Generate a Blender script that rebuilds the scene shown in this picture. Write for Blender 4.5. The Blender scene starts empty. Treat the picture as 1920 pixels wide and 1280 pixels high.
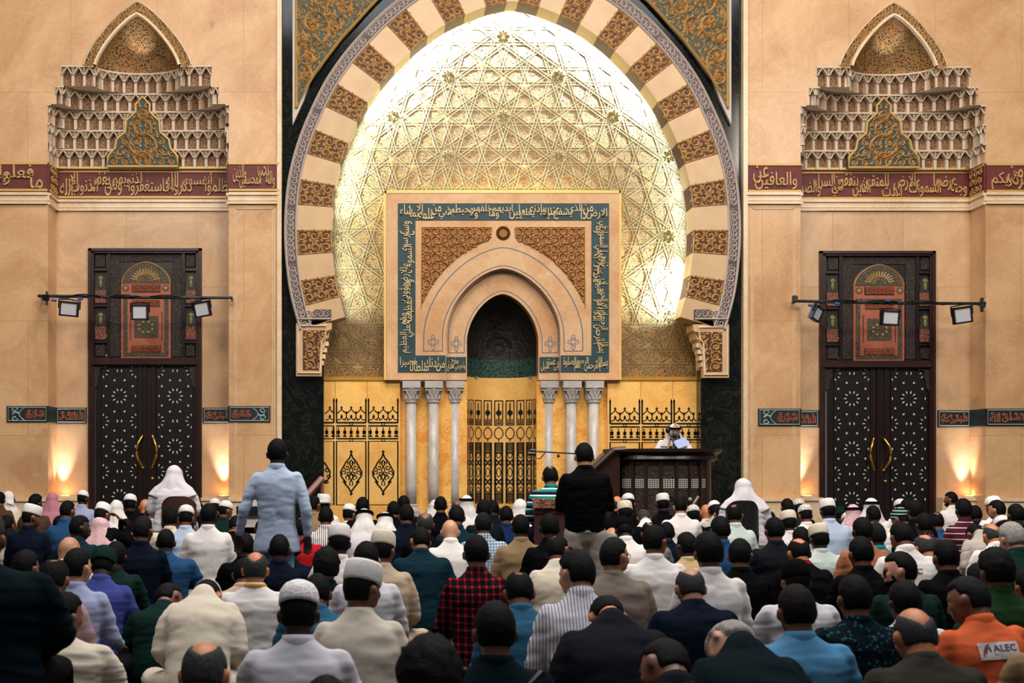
import bpy, math, random
import numpy as np
from mathutils import Vector, Matrix, noise
from mathutils.geometry import tessellate_polygon
random.seed(7)
PI = math.pi
SC = bpy.context.scene
COL = SC.collection
F = 2300.0      # focal length in pixels of a 1920 px wide frame
PX, PY, EYE = 700.0, 884.0, 1.4   # foot of the lens axis in the frame, eye height
YW = 22.0       # front face of the qibla wall
YA = 22.58      # back of the door alcoves

def W(px, py, Y):
    return Vector(((px-PX)*Y/F, Y, EYE-(py-PY)*Y/F))
def X_(px, Y=YW): return (px-PX)*Y/F
def Z_(py, Y=YW): return EYE-(py-PY)*Y/F

# ------------------------------------------------------------ materials
def lin(c):
    if isinstance(c, str):
        c = tuple(int(c[i:i+2], 16)/255 for i in (0, 2, 4))
    return tuple(((v/12.92) if v <= .04045 else ((v+.055)/1.055)**2.4) for v in c[:3])+(1.0,)
MATS = {}
class NT:
    def __init__(s, name):
        s.m = bpy.data.materials.new(name); s.m.use_nodes = True
        s.t = s.m.node_tree; s.b = s.t.nodes['Principled BSDF']
    def n(s, typ, **kw):
        nd = s.t.nodes.new(typ)
        for k, v in kw.items():
            if k.startswith('i_'):
                nd.inputs[k[2:].replace('_', ' ')].default_value = v
            else: setattr(nd, k, v)
        return nd
    def l(s, a, b): s.t.links.new(a, b)
    def coord(s, scale=(1, 1, 1), kind='Object', rot=(0, 0, 0)):
        c = s.n('ShaderNodeTexCoord'); mp = s.n('ShaderNodeMapping')
        mp.inputs['Scale'].default_value = scale; mp.inputs['Rotation'].default_value = rot
        s.l(c.outputs[kind], mp.inputs[0]); return mp.outputs[0]
    def mix(s, f, a, b, mode='MIX'):
        m = s.n('ShaderNodeMix', data_type='RGBA', blend_type=mode)
        for i, v in ((0, f), (6, a), (7, b)):
            if hasattr(v, 'is_output'): s.l(v, m.inputs[i])
            elif i == 0: m.inputs[i].default_value = v
            else: m.inputs[i].default_value = lin(v)
        return m.outputs[2]
    def ramp(s, f, stops):
        r = s.n('ShaderNodeValToRGB'); e = r.color_ramp.elements
        while len(e) < len(stops): e.new(.5)
        for k, (p, c) in enumerate(stops):
            e[k].position = p; e[k].color = lin(c) if isinstance(c, str) else (c, c, c, 1)
        s.l(f, r.inputs[0]); return r.outputs[0]
    def bump(s, h, strength=.3, dist=.01):
        b = s.n('ShaderNodeBump'); b.inputs['Strength'].default_value = strength
        b.inputs['Distance'].default_value = dist
        s.l(h, b.inputs['Height']); s.l(b.outputs[0], s.b.inputs['Normal'])

def plain(name, col, rough=.6, metal=0., n=0, amt=.25, bump=0., bs=40., spec=.5, col2=None):
    """one colour with soft natural variation"""
    if name in MATS: return MATS[name]
    t = NT(name); b = t.b
    b.inputs['Roughness'].default_value = rough; b.inputs['Metallic'].default_value = metal
    b.inputs['Specular IOR Level'].default_value = spec
    if n or bump:
        co = t.coord()
    if n:
        nz = t.n('ShaderNodeTexNoise', i_Scale=float(n), i_Detail=4.); t.l(co, nz.inputs[0])
        c0 = lin(col)
        if col2 is None:
            c2 = tuple(max(0, v*(1-amt)) for v in c0[:3])+(1,)
        else: c2 = lin(col2)
        m = t.n('ShaderNodeMix', data_type='RGBA'); m.inputs[6].default_value = c2; m.inputs[7].default_value = c0
        r = t.ramp(nz.outputs[0], [(.35, 0.), (.65, 1.)]); t.l(r, m.inputs[0]); t.l(m.outputs[2], b.inputs[0])
    else: b.inputs[0].default_value = lin(col)
    if bump:
        nb = t.n('ShaderNodeTexNoise', i_Scale=float(bs), i_Detail=3.); t.l(co, nb.inputs[0]); t.bump(nb.outputs[0], bump)
    MATS[name] = t.m; return t.m

def marble(name, base, dark, vein, scale=1., rough=.18, joint=None, veinamt=.6, vdark=None):
    t = NT(name); co = t.coord(kind='Object')
    n1 = t.n('ShaderNodeTexNoise', i_Scale=.9*scale, i_Detail=8., i_Roughness=.62, i_Distortion=1.2); t.l(co, n1.inputs[0])
    c = t.ramp(n1.outputs[0], [(.34, dark), (.62, base)])
    n2 = t.n('ShaderNodeTexNoise', i_Scale=1.3*scale, i_Detail=9., i_Roughness=.7, i_Distortion=2.2); t.l(co, n2.inputs[0])
    v = t.ramp(n2.outputs[0], [(.485, 0.), (.5, 1.), (.515, 0.)])
    vm = t.n('ShaderNodeMath', operation='MULTIPLY'); t.l(v, vm.inputs[0]); vm.inputs[1].default_value = veinamt
    c = t.mix(vm.outputs[0], c, vein)
    if vdark:
        n3 = t.n('ShaderNodeTexNoise', i_Scale=3.1*scale, i_Detail=8., i_Roughness=.75, i_Distortion=1.5); t.l(co, n3.inputs[0])
        v3 = t.ramp(n3.outputs[0], [(.63, 0.), (.70, 1.)])
        vm3 = t.n('ShaderNodeMath', operation='MULTIPLY'); t.l(v3, vm3.inputs[0]); vm3.inputs[1].default_value = .7
        c = t.mix(vm3.outputs[0], c, vdark)
    if joint:
        bw, bh, jc = joint
        sx = t.n('ShaderNodeSeparateXYZ'); t.l(t.coord(), sx.inputs[0])
        cx = t.n('ShaderNodeCombineXYZ'); t.l(sx.outputs[0], cx.inputs[0]); t.l(sx.outputs[2], cx.inputs[1])
        br = t.n('ShaderNodeTexBrick', i_Scale=1., i_Mortar_Size=.004, i_Mortar_Smooth=.2)
        br.inputs['Brick Width'].default_value = bw; br.inputs['Row Height'].default_value = bh
        br.inputs['Color1'].default_value = (1, 1, 1, 1); br.inputs['Color2'].default_value = (.86, .86, .86, 1)
        t.l(cx.outputs[0], br.inputs[0])
        c = t.mix(.55, c, br.outputs[0], 'MULTIPLY')
        c = t.mix(br.outputs[1], c, jc)
    t.l(c, t.b.inputs[0]); t.b.inputs['Roughness'].default_value = rough
    t.b.inputs['Specular IOR Level'].default_value = .4
    MATS[name] = t.m; return t.m

def carved(name, hi, lo, scale=30., rough=.45, metal=.0, third=None, strength=.6):
    """fine carved arabesque: bright ridges over a dark ground"""
    t = NT(name); co = t.coord()
    nz = t.n('ShaderNodeTexNoise', i_Scale=scale*.35, i_Detail=1.); t.l(co, nz.inputs[0])
    mx = t.n('ShaderNodeMix', data_type='VECTOR'); mx.inputs[0].default_value = .10
    t.l(co, mx.inputs[4]); t.l(nz.outputs[1], mx.inputs[5])
    vo = t.n('ShaderNodeTexVoronoi', feature='DISTANCE_TO_EDGE', i_Scale=scale, i_Randomness=.85); t.l(mx.outputs[1], vo.inputs[0])
    r = t.ramp(vo.outputs[0], [(.10, 1.), (.24, 0.)])
    base = lo
    if third:
        n3 = t.n('ShaderNodeTexNoise', i_Scale=scale*.12, i_Detail=1.); t.l(co, n3.inputs[0])
        rr = t.ramp(n3.outputs[0], [(.46, 0.), (.54, 1.)]); base = t.mix(rr, lo, third)
    t.l(t.mix(r, base, hi), t.b.inputs[0]); t.b.inputs['Roughness'].default_value = rough
    t.b.inputs['Metallic'].default_value = metal; t.bump(r, strength, .012)
    MATS[name] = t.m; return t.m

def emit(name, col, s):
    if name in MATS: return MATS[name]
    t = NT(name); t.b.inputs['Emission Color'].default_value = lin(col); t.b.inputs['Emission Strength'].default_value = s
    t.b.inputs[0].default_value = lin(col); MATS[name] = t.m; return t.m

# ------------------------------------------------------------ mesh builder
class MB:
    def __init__(s): s.v = []; s.f = []
    def add(s, vs, fs):
        o = len(s.v); s.v += [tuple(p) for p in vs]; s.f += [tuple(i+o for i in f) for f in fs]
    def box(s, x0, x1, y0, y1, z0, z1):
        if x0 > x1: x0, x1 = x1, x0
        if z0 > z1: z0, z1 = z1, z0
        s.add([(x0,y0,z0),(x1,y0,z0),(x1,y1,z0),(x0,y1,z0),(x0,y0,z1),(x1,y0,z1),(x1,y1,z1),(x0,y1,z1)],
              [(0,1,5,4),(1,2,6,5),(2,3,7,6),(3,0,4,7),(4,5,6,7),(3,2,1,0)])
    def pbox(s, px0, py0, px1, py1, Y, th=.03):
        """pixel rectangle measured at distance Y, standing th deep behind that plane"""
        s.box(X_(px0, Y), X_(px1, Y), Y, Y+th, Z_(py1, Y), Z_(py0, Y)); return s
    def bev(s, px0, py0, px1, py1, Y, out=.02, inset=2.):
        """rectangular plate with sloping edges rising 'out' towards the hall"""
        a = [W(px0,py0,Y),W(px1,py0,Y),W(px1,py1,Y),W(px0,py1,Y)]
        b = [W(px0+inset,py0+inset,Y),W(px1-inset,py0+inset,Y),W(px1-inset,py1-inset,Y),W(px0+inset,py1-inset,Y)]
        for p in b: p.y = Y-out
        s.add(a+b, [(4,7,6,5),(0,4,5,1),(1,5,6,2),(2,6,7,3),(3,7,4,0)]); return s
    def poly(s, pts, Y, th=.03, holes=(), back=False):
        """2-D outline (x,z) world, front at Y, extruded away by th"""
        loops = [list(pts)]+[list(h) for h in holes]
        flat = [p for lp in loops for p in lp]
        tris = tessellate_polygon([[Vector((p[0], p[1], 0)) for p in lp] for lp in loops])
        n = len(flat); vs = [(p[0], Y, p[1]) for p in flat]+[(p[0], Y+th, p[1]) for p in flat]
        fs = []
        for t in tris:
            a, b, c = (flat[i] for i in t)
            cr = (b[0]-a[0])*(c[1]-a[1])-(b[1]-a[1])*(c[0]-a[0])
            if abs(cr) < 1e-12: continue
            t = tuple(t) if cr > 0 else tuple(reversed(t))
            fs.append(t)
            if back: fs.append(tuple(i+n for i in reversed(t)))
        k = 0
        for lp in loops:
            m = len(lp)
            ar = sum(lp[i][0]*lp[(i+1)%m][1]-lp[(i+1)%m][0]*lp[i][1] for i in range(m))
            for i in range(m):
                j = (i+1) % m
                q = (k+j, k+i, k+i+n, k+j+n)
                inner = lp is not loops[0]
                if (ar < 0) != inner: q = tuple(reversed(q))
                fs.append(q)
            k += m
        s.add(vs, fs); return s
    def ppoly(s, pp, Y, th=.03, holes=()):
        c = lambda L: [(X_(p[0], Y), Z_(p[1], Y)) for p in L]
        return s.poly(c(pp), Y, th, [c(h) for h in holes])
    def rib(s, pts, w, h, Y, closed=False, taper=False, flat=0.):
        """raised ridge along a 2-D world path (x,z) on plane Y"""
        n = len(pts)
        if n < 2: return s
        vs = []
        for i, p in enumerate(pts):
            a = pts[(i-1) % n] if (closed or i) else pts[0]
            b = pts[(i+1) % n] if (closed or i < n-1) else pts[-1]
            dx, dz = b[0]-a[0], b[1]-a[1]; L = math.hypot(dx, dz) or 1
            nx, nz = -dz/L, dx/L
            ww = w*.5
            if taper: ww *= .35+.65*math.sin(PI*min(1., max(0., (i+.6)/(n+.2))))
            vs.append((p[0]+nx*ww, Y, p[1]+nz*ww))
            if flat:
                vs.append((p[0]+nx*ww*flat, Y-h, p[1]+nz*ww*flat)); vs.append((p[0]-nx*ww*flat, Y-h, p[1]-nz*ww*flat))
            else: vs.append((p[0], Y-h, p[1]))
            vs.append((p[0]-nx*ww, Y, p[1]-nz*ww))
        k = 4 if flat else 3
        fs = []
        for i in range(n if closed else n-1):
            a, b = i*k, ((i+1) % n)*k
            for j in range(k-1): fs.append((a+j, a+j+1, b+j+1, b+j))
        s.add(vs, fs); return s
    def tube(s, path, r, n=8, cap=True):
        path = [Vector(p) for p in path]; rr = r if isinstance(r, (list, tuple)) else [r]*len(path)
        vs = []; up = Vector((0, 0, 1))
        for i, p in enumerate(path):
            d = (path[min(i+1, len(path)-1)]-path[max(i-1, 0)]).normalized()
            a = d.cross(up)
            if a.length < .1: a = d.cross(Vector((1, 0, 0)))
            a.normalize(); b = d.cross(a)
            for k in range(n):
                t = 2*PI*k/n; vs.append(p+(a*math.cos(t)+b*math.sin(t))*rr[i])
        fs = []
        for i in range(len(path)-1):
            for k in range(n):
                fs.append((i*n+k, i*n+(k+1) % n, (i+1)*n+(k+1) % n, (i+1)*n+k))
        if cap: fs += [tuple(range(n)), tuple(range(len(vs)-1, len(vs)-n-1, -1))]
        s.add(vs, fs); return s
    def lathe(s, prof, c, n=24, sx=1., sy=1., a0=0., a1=2*PI):
        full = abs(a1-a0-2*PI) < 1e-6; m = n if full else n+1; vs = []
        for r, z in prof:
            for k in range(m):
                t = a0+(a1-a0)*k/n; vs.append((c[0]+r*sx*math.cos(t), c[1]+r*sy*math.sin(t), c[2]+z))
        fs = []
        for i in range(len(prof)-1):
            for k in range(n):
                fs.append((i*m+k, i*m+(k+1) % m, (i+1)*m+(k+1) % m, (i+1)*m+k))
        if full:
            if prof[0][0] > 1e-4: fs.append(tuple(range(m-1, -1, -1)))
            if prof[-1][0] > 1e-4: fs.append(tuple(range(len(vs)-m, len(vs))))
        s.add(vs, fs); return s
    def ball(s, c, r, nu=12, nv=8):
        rx, ry, rz = r if isinstance(r, tuple) else (r, r, r)
        pr = [(math.sin(PI*i/nv)+1e-5, -math.cos(PI*i/nv)) for i in range(nv+1)]
        o = MB().lathe([(a, b*rz) for a, b in pr], (0, 0, 0), nu, rx, ry)
        s.add([(v[0]+c[0], v[1]+c[1], v[2]+c[2]) for v in o.v], o.f); return s
    def make(s, name, mat, parent=None, smooth=False, label=None):
        me = bpy.data.meshes.new(name); me.from_pydata(s.v, [], s.f)
        if mat: me.materials.append(mat)
        if smooth: me.polygons.foreach_set('use_smooth', [True]*len(me.polygons))
        me.update()
        o = bpy.data.objects.new(name, me); COL.objects.link(o)
        if parent: o.parent = parent
        if label: o['label'] = label
        return o

def multi(name, mbs, mats, parent=None):
    v = []; f = []; mi = []
    for k, mb in enumerate(mbs):
        o = len(v); v += mb.v; f += [tuple(i+o for i in q) for q in mb.f]; mi += [k]*len(mb.f)
    me = bpy.data.meshes.new(name); me.from_pydata(v, [], f)
    for m in mats: me.materials.append(m)
    me.polygons.foreach_set('material_index', mi); me.update()
    o = bpy.data.objects.new(name, me); COL.objects.link(o)
    if parent: o.parent = parent
    return o
def tag(o, label, cat, group=None, kind=None):
    if label: o['label'] = label
    if cat: o['category'] = cat
    if group: o['group'] = group
    if kind: o['kind'] = kind
    return o
def struct(o): o['kind'] = 'structure'; return o
def empty(name, loc=(0, 0, 0), rz=0.):
    o = bpy.data.objects.new(name, None); COL.objects.link(o); o.location = loc; o.rotation_euler.z = rz
    o.empty_display_size = .1; return o
def at_empty(name, label, cat, group=None, kind=None):
    o = empty(name); return tag(o, label, cat, group, kind)

# ------------------------------------------------------------ ornament generators
def spiral(cx, cz, r0, r1, a0, turns, cw, n=18):
    out = []
    for i in range(n+1):
        t = i/n; r = r0*(1-t)+r1*t; a = a0+(1 if cw else -1)*turns*2*PI*t
        out.append((cx+r*math.cos(a), cz+r*math.sin(a)))
    return out
def leaf(cx, cz, a, L):
    """closed small leaf outline as a tapering ridge path"""
    ca, sa = math.cos(a), math.sin(a)
    return [(cx+ca*L*t-sa*L*.25*math.sin(PI*t), cz+sa*L*t+ca*L*.25*math.sin(PI*t)) for t in (0, .25, .5, .75, 1)]
def scrolls(inside, x0, x1, z0, z1, s, axis=None, seed=1):
    """list of (path, widthfactor) of vine scrolls filling a region; mirrored about axis when given"""
    rnd = random.Random(seed); out = []
    nz = max(1, int(round((z1-z0)/(s*.9)))); dz = (z1-z0)/nz
    xa = axis if axis is not None else x0
    nx = max(1, int(round((x1-xa)/s))); dx = (x1-xa)/nx
    for j in range(nz):
        for i in range(nx):
            cx = xa+(i+.5)*dx; cz = z0+(j+.5)*dz; r = min(dx, dz)*.5
            cw = (i+j) % 2 == 0; a0 = (0 if cw else PI)+PI/2*(j % 2)
            P = [(spiral(cx, cz, r, r*.16, a0, 1.35, cw), 1.), (spiral(cx, cz, r*1.02, r*1.3, a0, -.22, cw, 6), .9)]
            for k in range(4):
                a = a0+k*PI/2+.6; P.append((leaf(cx+r*.95*math.cos(a), cz+r*.95*math.sin(a), a+(.9 if cw else -.9), r*.55), 1.2))
            P.append((leaf(cx, cz, a0+1, r*.35), 1.3)); P.append((leaf(cx, cz, a0+3.4, r*.35), 1.3))
            for path, wf in P:
                out.append((path, wf))
                if axis is not None: out.append(([(2*axis-p[0], p[1]) for p in path], wf))
    res = []
    for path, wf in out:
        cur = []
        for p in path:
            if inside(p[0], p[1]): cur.append(p)
            else:
                if len(cur) > 1: res.append((cur, wf))
                cur = []
        if len(cur) > 1: res.append((cur, wf))
    return res
def pip(poly):
    P = list(poly)
    def f(x, y):
        c = False; j = len(P)-1
        for i in range(len(P)):
            if (P[i][1] > y) != (P[j][1] > y) and x < (P[j][0]-P[i][0])*(y-P[i][1])/(P[j][1]-P[i][1])+P[i][0]: c = not c
            j = i
        return c
    return f
def vines(mb, polyw, Y, s, w, h, axis=None, seed=1, margin=0.):
    xs = [p[0] for p in polyw]; zs = [p[1] for p in polyw]; f = pip(polyw)
    if margin:
        g = f; f = lambda x, z: g(x+margin, z) and g(x-margin, z) and g(x, z+margin) and g(x, z-margin)
    for path, wf in scrolls(f, min(xs), max(xs), min(zs), max(zs), s, axis, seed):
        mb.rib(path, w*wf, h, Y, taper=True)
    return mb
def prect(px0, py0, px1, py1, Y):
    return [(X_(px0, Y), Z_(py1, Y)), (X_(px1, Y), Z_(py1, Y)), (X_(px1, Y), Z_(py0, Y)), (X_(px0, Y), Z_(py0, Y))]

# ------------------------------------------------------------ arabic lettering
AR = {'ا':(0xFE8D,2),'أ':(0xFE83,2),'إ':(0xFE87,2),'آ':(0xFE81,2),'ب':(0xFE8F,4),'ة':(0xFE93,2),'ت':(0xFE95,4),'ث':(0xFE99,4),
 'ج':(0xFE9D,4),'ح':(0xFEA1,4),'خ':(0xFEA5,4),'د':(0xFEA9,2),'ذ':(0xFEAB,2),'ر':(0xFEAD,2),'ز':(0xFEAF,2),'س':(0xFEB1,4),
 'ش':(0xFEB5,4),'ص':(0xFEB9,4),'ض':(0xFEBD,4),'ط':(0xFEC1,4),'ظ':(0xFEC5,4),'ع':(0xFEC9,4),'غ':(0xFECD,4),'ف':(0xFED1,4),
 'ق':(0xFED5,4),'ك':(0xFED9,4),'ل':(0xFEDD,4),'م':(0xFEE1,4),'ن':(0xFEE5,4),'ه':(0xFEE9,4),'و':(0xFEED,2),'ى':(0xFEEF,2),
 'ي':(0xFEF1,4),'ء':(0xFE80,1),'ئ':(0xFE89,4),'ؤ':(0xFE85,2)}
def shape_ar(word):
    out = []; i = 0; L = list(word)
    seq = []
    while i < len(L):
        if L[i] == 'ل' and i+1 < len(L) and L[i+1] in 'اأإ':
            seq.append(({'ا': 0xFEFB, 'أ': 0xFEF7, 'إ': 0xFEF9}[L[i+1]], 2)); i += 2
        else: seq.append(AR[L[i]]); i += 1
    for k, (b, n) in enumerate(seq):
        prev = k > 0 and seq[k-1][1] == 4 and n > 1
        nxt = k < len(seq)-1 and n == 4 and seq[k+1][1] > 1
        out.append(chr(b+(3 if prev and nxt else 1 if prev else 2 if nxt else 0)))
    return ''.join(reversed(out))
def text_mesh(body, bold=.0, extrude=0.0, res=2):
    c = bpy.data.curves.new('lettering', 'FONT'); c.body = body; c.extrude = extrude; c.offset = bold; c.resolution_u = res
    o = bpy.data.objects.new('lettering', c); COL.objects.link(o)
    dg = bpy.context.evaluated_depsgraph_get(); dg.update()
    me = bpy.data.meshes.new_from_object(o.evaluated_get(dg))
    v = [tuple(p.co) for p in me.vertices]; f = [tuple(p.vertices) for p in me.polygons]
    bpy.data.objects.remove(o); bpy.data.curves.remove(c); bpy.data.meshes.remove(me)
    return v, f
def arabic(mb, text, x0, x1, z0, z1, Y, vert=0, out=.02, bold=.012, tiers=True, rows=1):
    """fills the world rectangle with stacked arabic words reading right to left;
    vert=1: line runs upwards, vert=-1: downwards"""
    words = text.split(); L = (x1-x0) if not vert else (z1-z0); H = (z1-z0) if not vert else (x1-x0)
    items = []
    for w in words:
        v, f = text_mesh(shape_ar(w), bold, .5)
        xs = [p[0] for p in v]; items.append((v, f, min(xs), max(xs)))
    # two interleaved tiers: words overlap horizontally by a third
    pos = 0.; places = []
    for k, (v, f, a, b) in enumerate(items):
        wd = b-a
        places.append((pos, k % 2)); pos += wd*(.66 if tiers else 1.)+(.05 if tiers else .22)
    total = places[-1][0]+(items[-1][3]-items[-1][2])
    sc = L/total
    for (v, f, a, b), (p, tier) in zip(items, places):
        ys = [q[1] for q in v]; y0, y1 = min(ys), max(ys)
        hh = H*(.74 if tiers else .86)
        base = (0 if tier == 0 else H*.26) if tiers else H*.07
        if y1-y0 < .55: hh *= .75
        sy = hh/max(y1-y0, .01)
        vs = []
        for q in v:
            u = L-(p+(b-q[0]))*sc; t = base+(q[1]-y0)*sy; d = Y-out*(.5+q[2])
            if vert == 0: vs.append((x0+u, d, z0+t))
            elif vert == 1: vs.append((x0+t, d, z0+L-u))
            else: vs.append((x1-t, d, z0+u))
        mb.add(vs, f)
    return mb
# ============================================================ SETTING
M_wall = marble('beige marble slabs', 'd0a67a', 'b88b60', 'dfc6a2', .8, .3, (1.55, 2.05, 'a07c55'), .3, '9a6b42')
M_pier = marble('sandy marble slabs', 'd0aa84', 'b9926c', 'e0c9ab', .9, .3, (1.3, 2.4, 'a07c55'), .3, '8f6540')
M_trim = marble('pale stone trim', 'dcc4a4', 'cfae86', 'efe0c8', 1.4, .25)
M_dark = marble('dark green marble', '10140f', '070b0b', '4a4230', 1.2, .1, (1.6, 1.9, '0a0e0e'), .45, '4a3420')
M_onyx = marble('honey onyx panels', 'e8b868', 'd99c4c', 'f3d69c', 1.1, .12, None, .5, 'b9692c')
M_onyx2 = marble('veined honey onyx', 'f2b95c', 'e0913a', 'fbe3b0', 2.2, .12, None, .8, '9e3f1c')
M_gmar = marble('grey marble', 'b9b2ab', 'a39c96', 'd6d0c8', 1.6, .22)
M_cream = plain('cream stone', 'c8a57c', .35, n=3, amt=.12)
M_mihrab = marble('peach marble', 'd2ab83', 'c49468', 'e6cdad', 1.5, .12, None, .4)
M_gold = plain('gilded relief', 'c2965a', .45, .05, n=12, amt=.3)
M_gold2 = plain('bright gilt edge', 'bf9650', .4, .1)
M_maroon = plain('maroon ground', '641f1a', .6, n=8, amt=.3)
M_teal = plain('teal ground', '163c42', .55, n=6, amt=.3)
M_dteal = plain('dark teal ground', '0a1f22', .5, n=6, amt=.3)
M_green = plain('green ground', '22392a', .55, n=5, amt=.3)
M_brown = plain('dark brown ground', '4c1c0e', .6, n=8, amt=.3)
M_ink = plain('black stone inlay', '14181a', .2)
M_white = plain('off-white plaster lines', 'bfab95', .5)
M_greylace = plain('grey relief scrolls', 'b7a9a0', .5)
M_lilac = plain('dark plum ground', '4b3a3c', .6)
M_wood = plain('dark walnut wood', '1f100b', .32, n=6, amt=.45, bump=.08, bs=30)
M_wood2 = plain('reddish walnut wood', '341a12', .3, n=6, amt=.4)
M_black = plain('black metal', '0a0b0e', .4)
M_brass = plain('polished brass', 'd9a545', .22, .85)
M_pearl = plain('mother of pearl inlay', 'd9d2c4', .3)
M_orange = plain('terracotta inlay', 'a2573c', .5, n=10, amt=.2)
M_inkgreen = plain('olive green inlay', '39402e', .5, n=10, amt=.3)
M_tan = plain('tan carved stucco', 'd3a468', .5, n=8, amt=.2)
M_tand = plain('dark carved hollow', '6b3a20', .7)
M_carve = carved('gilded fine carving', 'c08c3e', '43210f', 26., third='1e3a30')
M_cellc = carved('gilded cell carving', '96693a', '341a0f', 34.)
M_dome = carved('painted dome carving', '9c7440', '1a332c', 24., third='5a2a1a')
M_mosaic = carved('gilded mosaic carving', '98763f', '2c130b', 38., .4, strength=.3)
M_doorc = carved('carved dark wood', '2c1a12', '0f0806', 26., .6)
M_rug = carved('patterned red carpet', '9a6a54', '541a1a', 46., .9)

floor = MB(); floor.box(-14, 19, -6, 23.5, -.1, 0)
M_carpet = plain('dark olive carpet', '181e19', .95, n=60, amt=.4)
struct(floor.make('floor', M_carpet))
cl = MB()
for k in range(14):
    y = 2.2+k*1.3; cl.box(-13, 18, y, y+.05, 0, .004)
o = cl.make('carpet_row_stripe', plain('mustard carpet line', 'b29a3a', .95)); struct(o); o.name = 'trim_1'

# --- marble wall with the two alcoves ------------------------------------------------
def arch_px(cx, half, ys, apex, ybot, n=18, p=1.8, q=.6):
    P = []
    for i in range(n+1):
        u = math.sin(i/n*PI/2); P.append((cx-half*(1-min(1, u)**p)**q, ys-(ys-apex)*u))
    P[-1] = (cx, apex)
    out = P+[(2*cx-x, y) for x, y in reversed(P[:-1])]
    if ybot is not None: out = [(cx-half, ybot)]+out+[(cx+half, ybot)]
    return out
def hood_curve(cx, half, yb, apex): return arch_px(cx, half, yb, apex, None, 16, 1.32, .79)
SIDES = [dict(cx=257.5, L=90, R=429, r=[(115, 397), (104, 410), (89, 429)], oy=0, p0=-160, p1=525, n='left'),
         dict(cx=1675, L=1501, R=1848, r=[(1531, 1820), (1517, 1833), (1501, 1848)], oy=2, p0=1398, p1=2120, n='right')]
for S in SIDES:
    cx, L, R, oy = S['cx'], S['L'], S['R'], S['oy']
    hood = hood_curve(cx, 77.5, 123+oy, 28+oy)
    r1, r2, r3 = S['r']
    pts = [(S['p0'], -420), (S['p1'], -420), (S['p1'], 1031), (R, 1031), (R, 195+oy), (r2[1], 195+oy), (r2[1], 161+oy), (r1[1], 161+oy), (r1[1], 123+oy)]
    pts += list(reversed(hood))+[(r1[0], 123+oy), (r1[0], 161+oy), (r2[0], 161+oy), (r2[0], 195+oy), (L, 195+oy), (L, 1031), (S['p0'], 1031)]
    m = MB().ppoly(pts, YW, .9)
    struct(m.make('wall_'+S['n'], M_wall))
    # alcove back wall with a doorway hole
    dl, dr, dt = (165, 378, 465) if S['n'] == 'left' else (1537, 1755, 470)
    top = 262+oy
    bp = [(L-10, top), (R+10, top), (R+10, 1031), (dr+9 if 0 else R+10, 1031)]
    w = MB()
    xs = [X_(L)-.3, X_(dl, YA), X_(dr, YA), X_(R)+.3]
    zt = Z_(150)
    w.box(xs[0], xs[1], YA, YA+.5, 0, zt); w.box(xs[2], xs[3], YA, YA+.5, 0, zt); w.box(xs[1], xs[2], YA, YA+.5, Z_(dt, YA), zt)
    struct(w.make('wall_alcove_'+S['n'], M_pier))
    # ledge bench (plinth) round the alcove and piers
    t = MB()
    zt = .93
    for a, b, yf in ((X_(S['p0']), X_(L)-.0, YW-.16), (X_(R), X_(S['p1'])-.02, YW-.16)):
        t.box(a, b, yf, YW-.001, 0, zt-.06); t.box(a, b, yf-.03, YW-.001, zt-.06, zt)
    for a, b in ((X_(L)+.002, X_(dl, YA)-.02), (X_(dr, YA)+.02, X_(R)-.002)):
        t.box(a, b, YA-.22, YA-.001, 0, zt-.06); t.box(a, b, YA-.25, YA-.001, zt-.06, zt)
    struct(t.make('baseboard_'+S['n'], M_trim))
    # mouldings above the door zone
    t = MB()
    z0 = Z_(372)
    for (zz, hh, pr) in ((Z_(361), .05, .05), (Z_(366), .10, .02), (Z_(378), .045, .045)):
        t.box(X_(S['p0']), X_(L), YW-pr, YW, zz-hh, zz); t.box(X_(R), X_(S['p1'])-.02, YW-pr, YW, zz-hh, zz)
        t.box(X_(L), X_(R), YA-pr, YA-.001, zz-hh, zz)
        t.box(X_(L)-.001, X_(L)+pr, YW, YA, zz-hh, zz); t.box(X_(R)-pr, X_(R)+.001, YW, YA, zz-hh, zz)
    for (a, b) in ((S['p0'], L), (R, S['p1'])):
        pa, pb = max(a, -60)+8 if a < 0 else a+10, b-10
        if S['n'] == 'left' and a < 0: pa, pb = 13, 400
        if S['n'] == 'right' and b > 1920: pa, pb = 1400, 0
        if pa < pb and pb-pa < 200:
            for u in (0, 3):
                x0, x1 = X_(pa+u*1.), X_(pb-u)
                t.box(x0, x0+.012, YW-.012, YW, zt+.1, Z_(388+u)); t.box(x1-.012, x1, YW-.012, YW, zt+.1, Z_(388+u)); t.box(x0, x1, YW-.012, YW, Z_(388+u)-.012, Z_(388+u))
    struct(t.make('trim_2' if S['n'] == 'left' else 'trim_3', M_trim))
    # edge strip against the dark marble
    t = MB(); e = S['p1'] if S['n'] == 'left' else S['p0']
    t.box(X_(e)-.05, X_(e)+.03, YW-.04, YW+.12, 0, Z_(-300))
    struct(t.make('trim_4' if S['n'] == 'left' else 'trim_5', M_trim))

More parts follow.
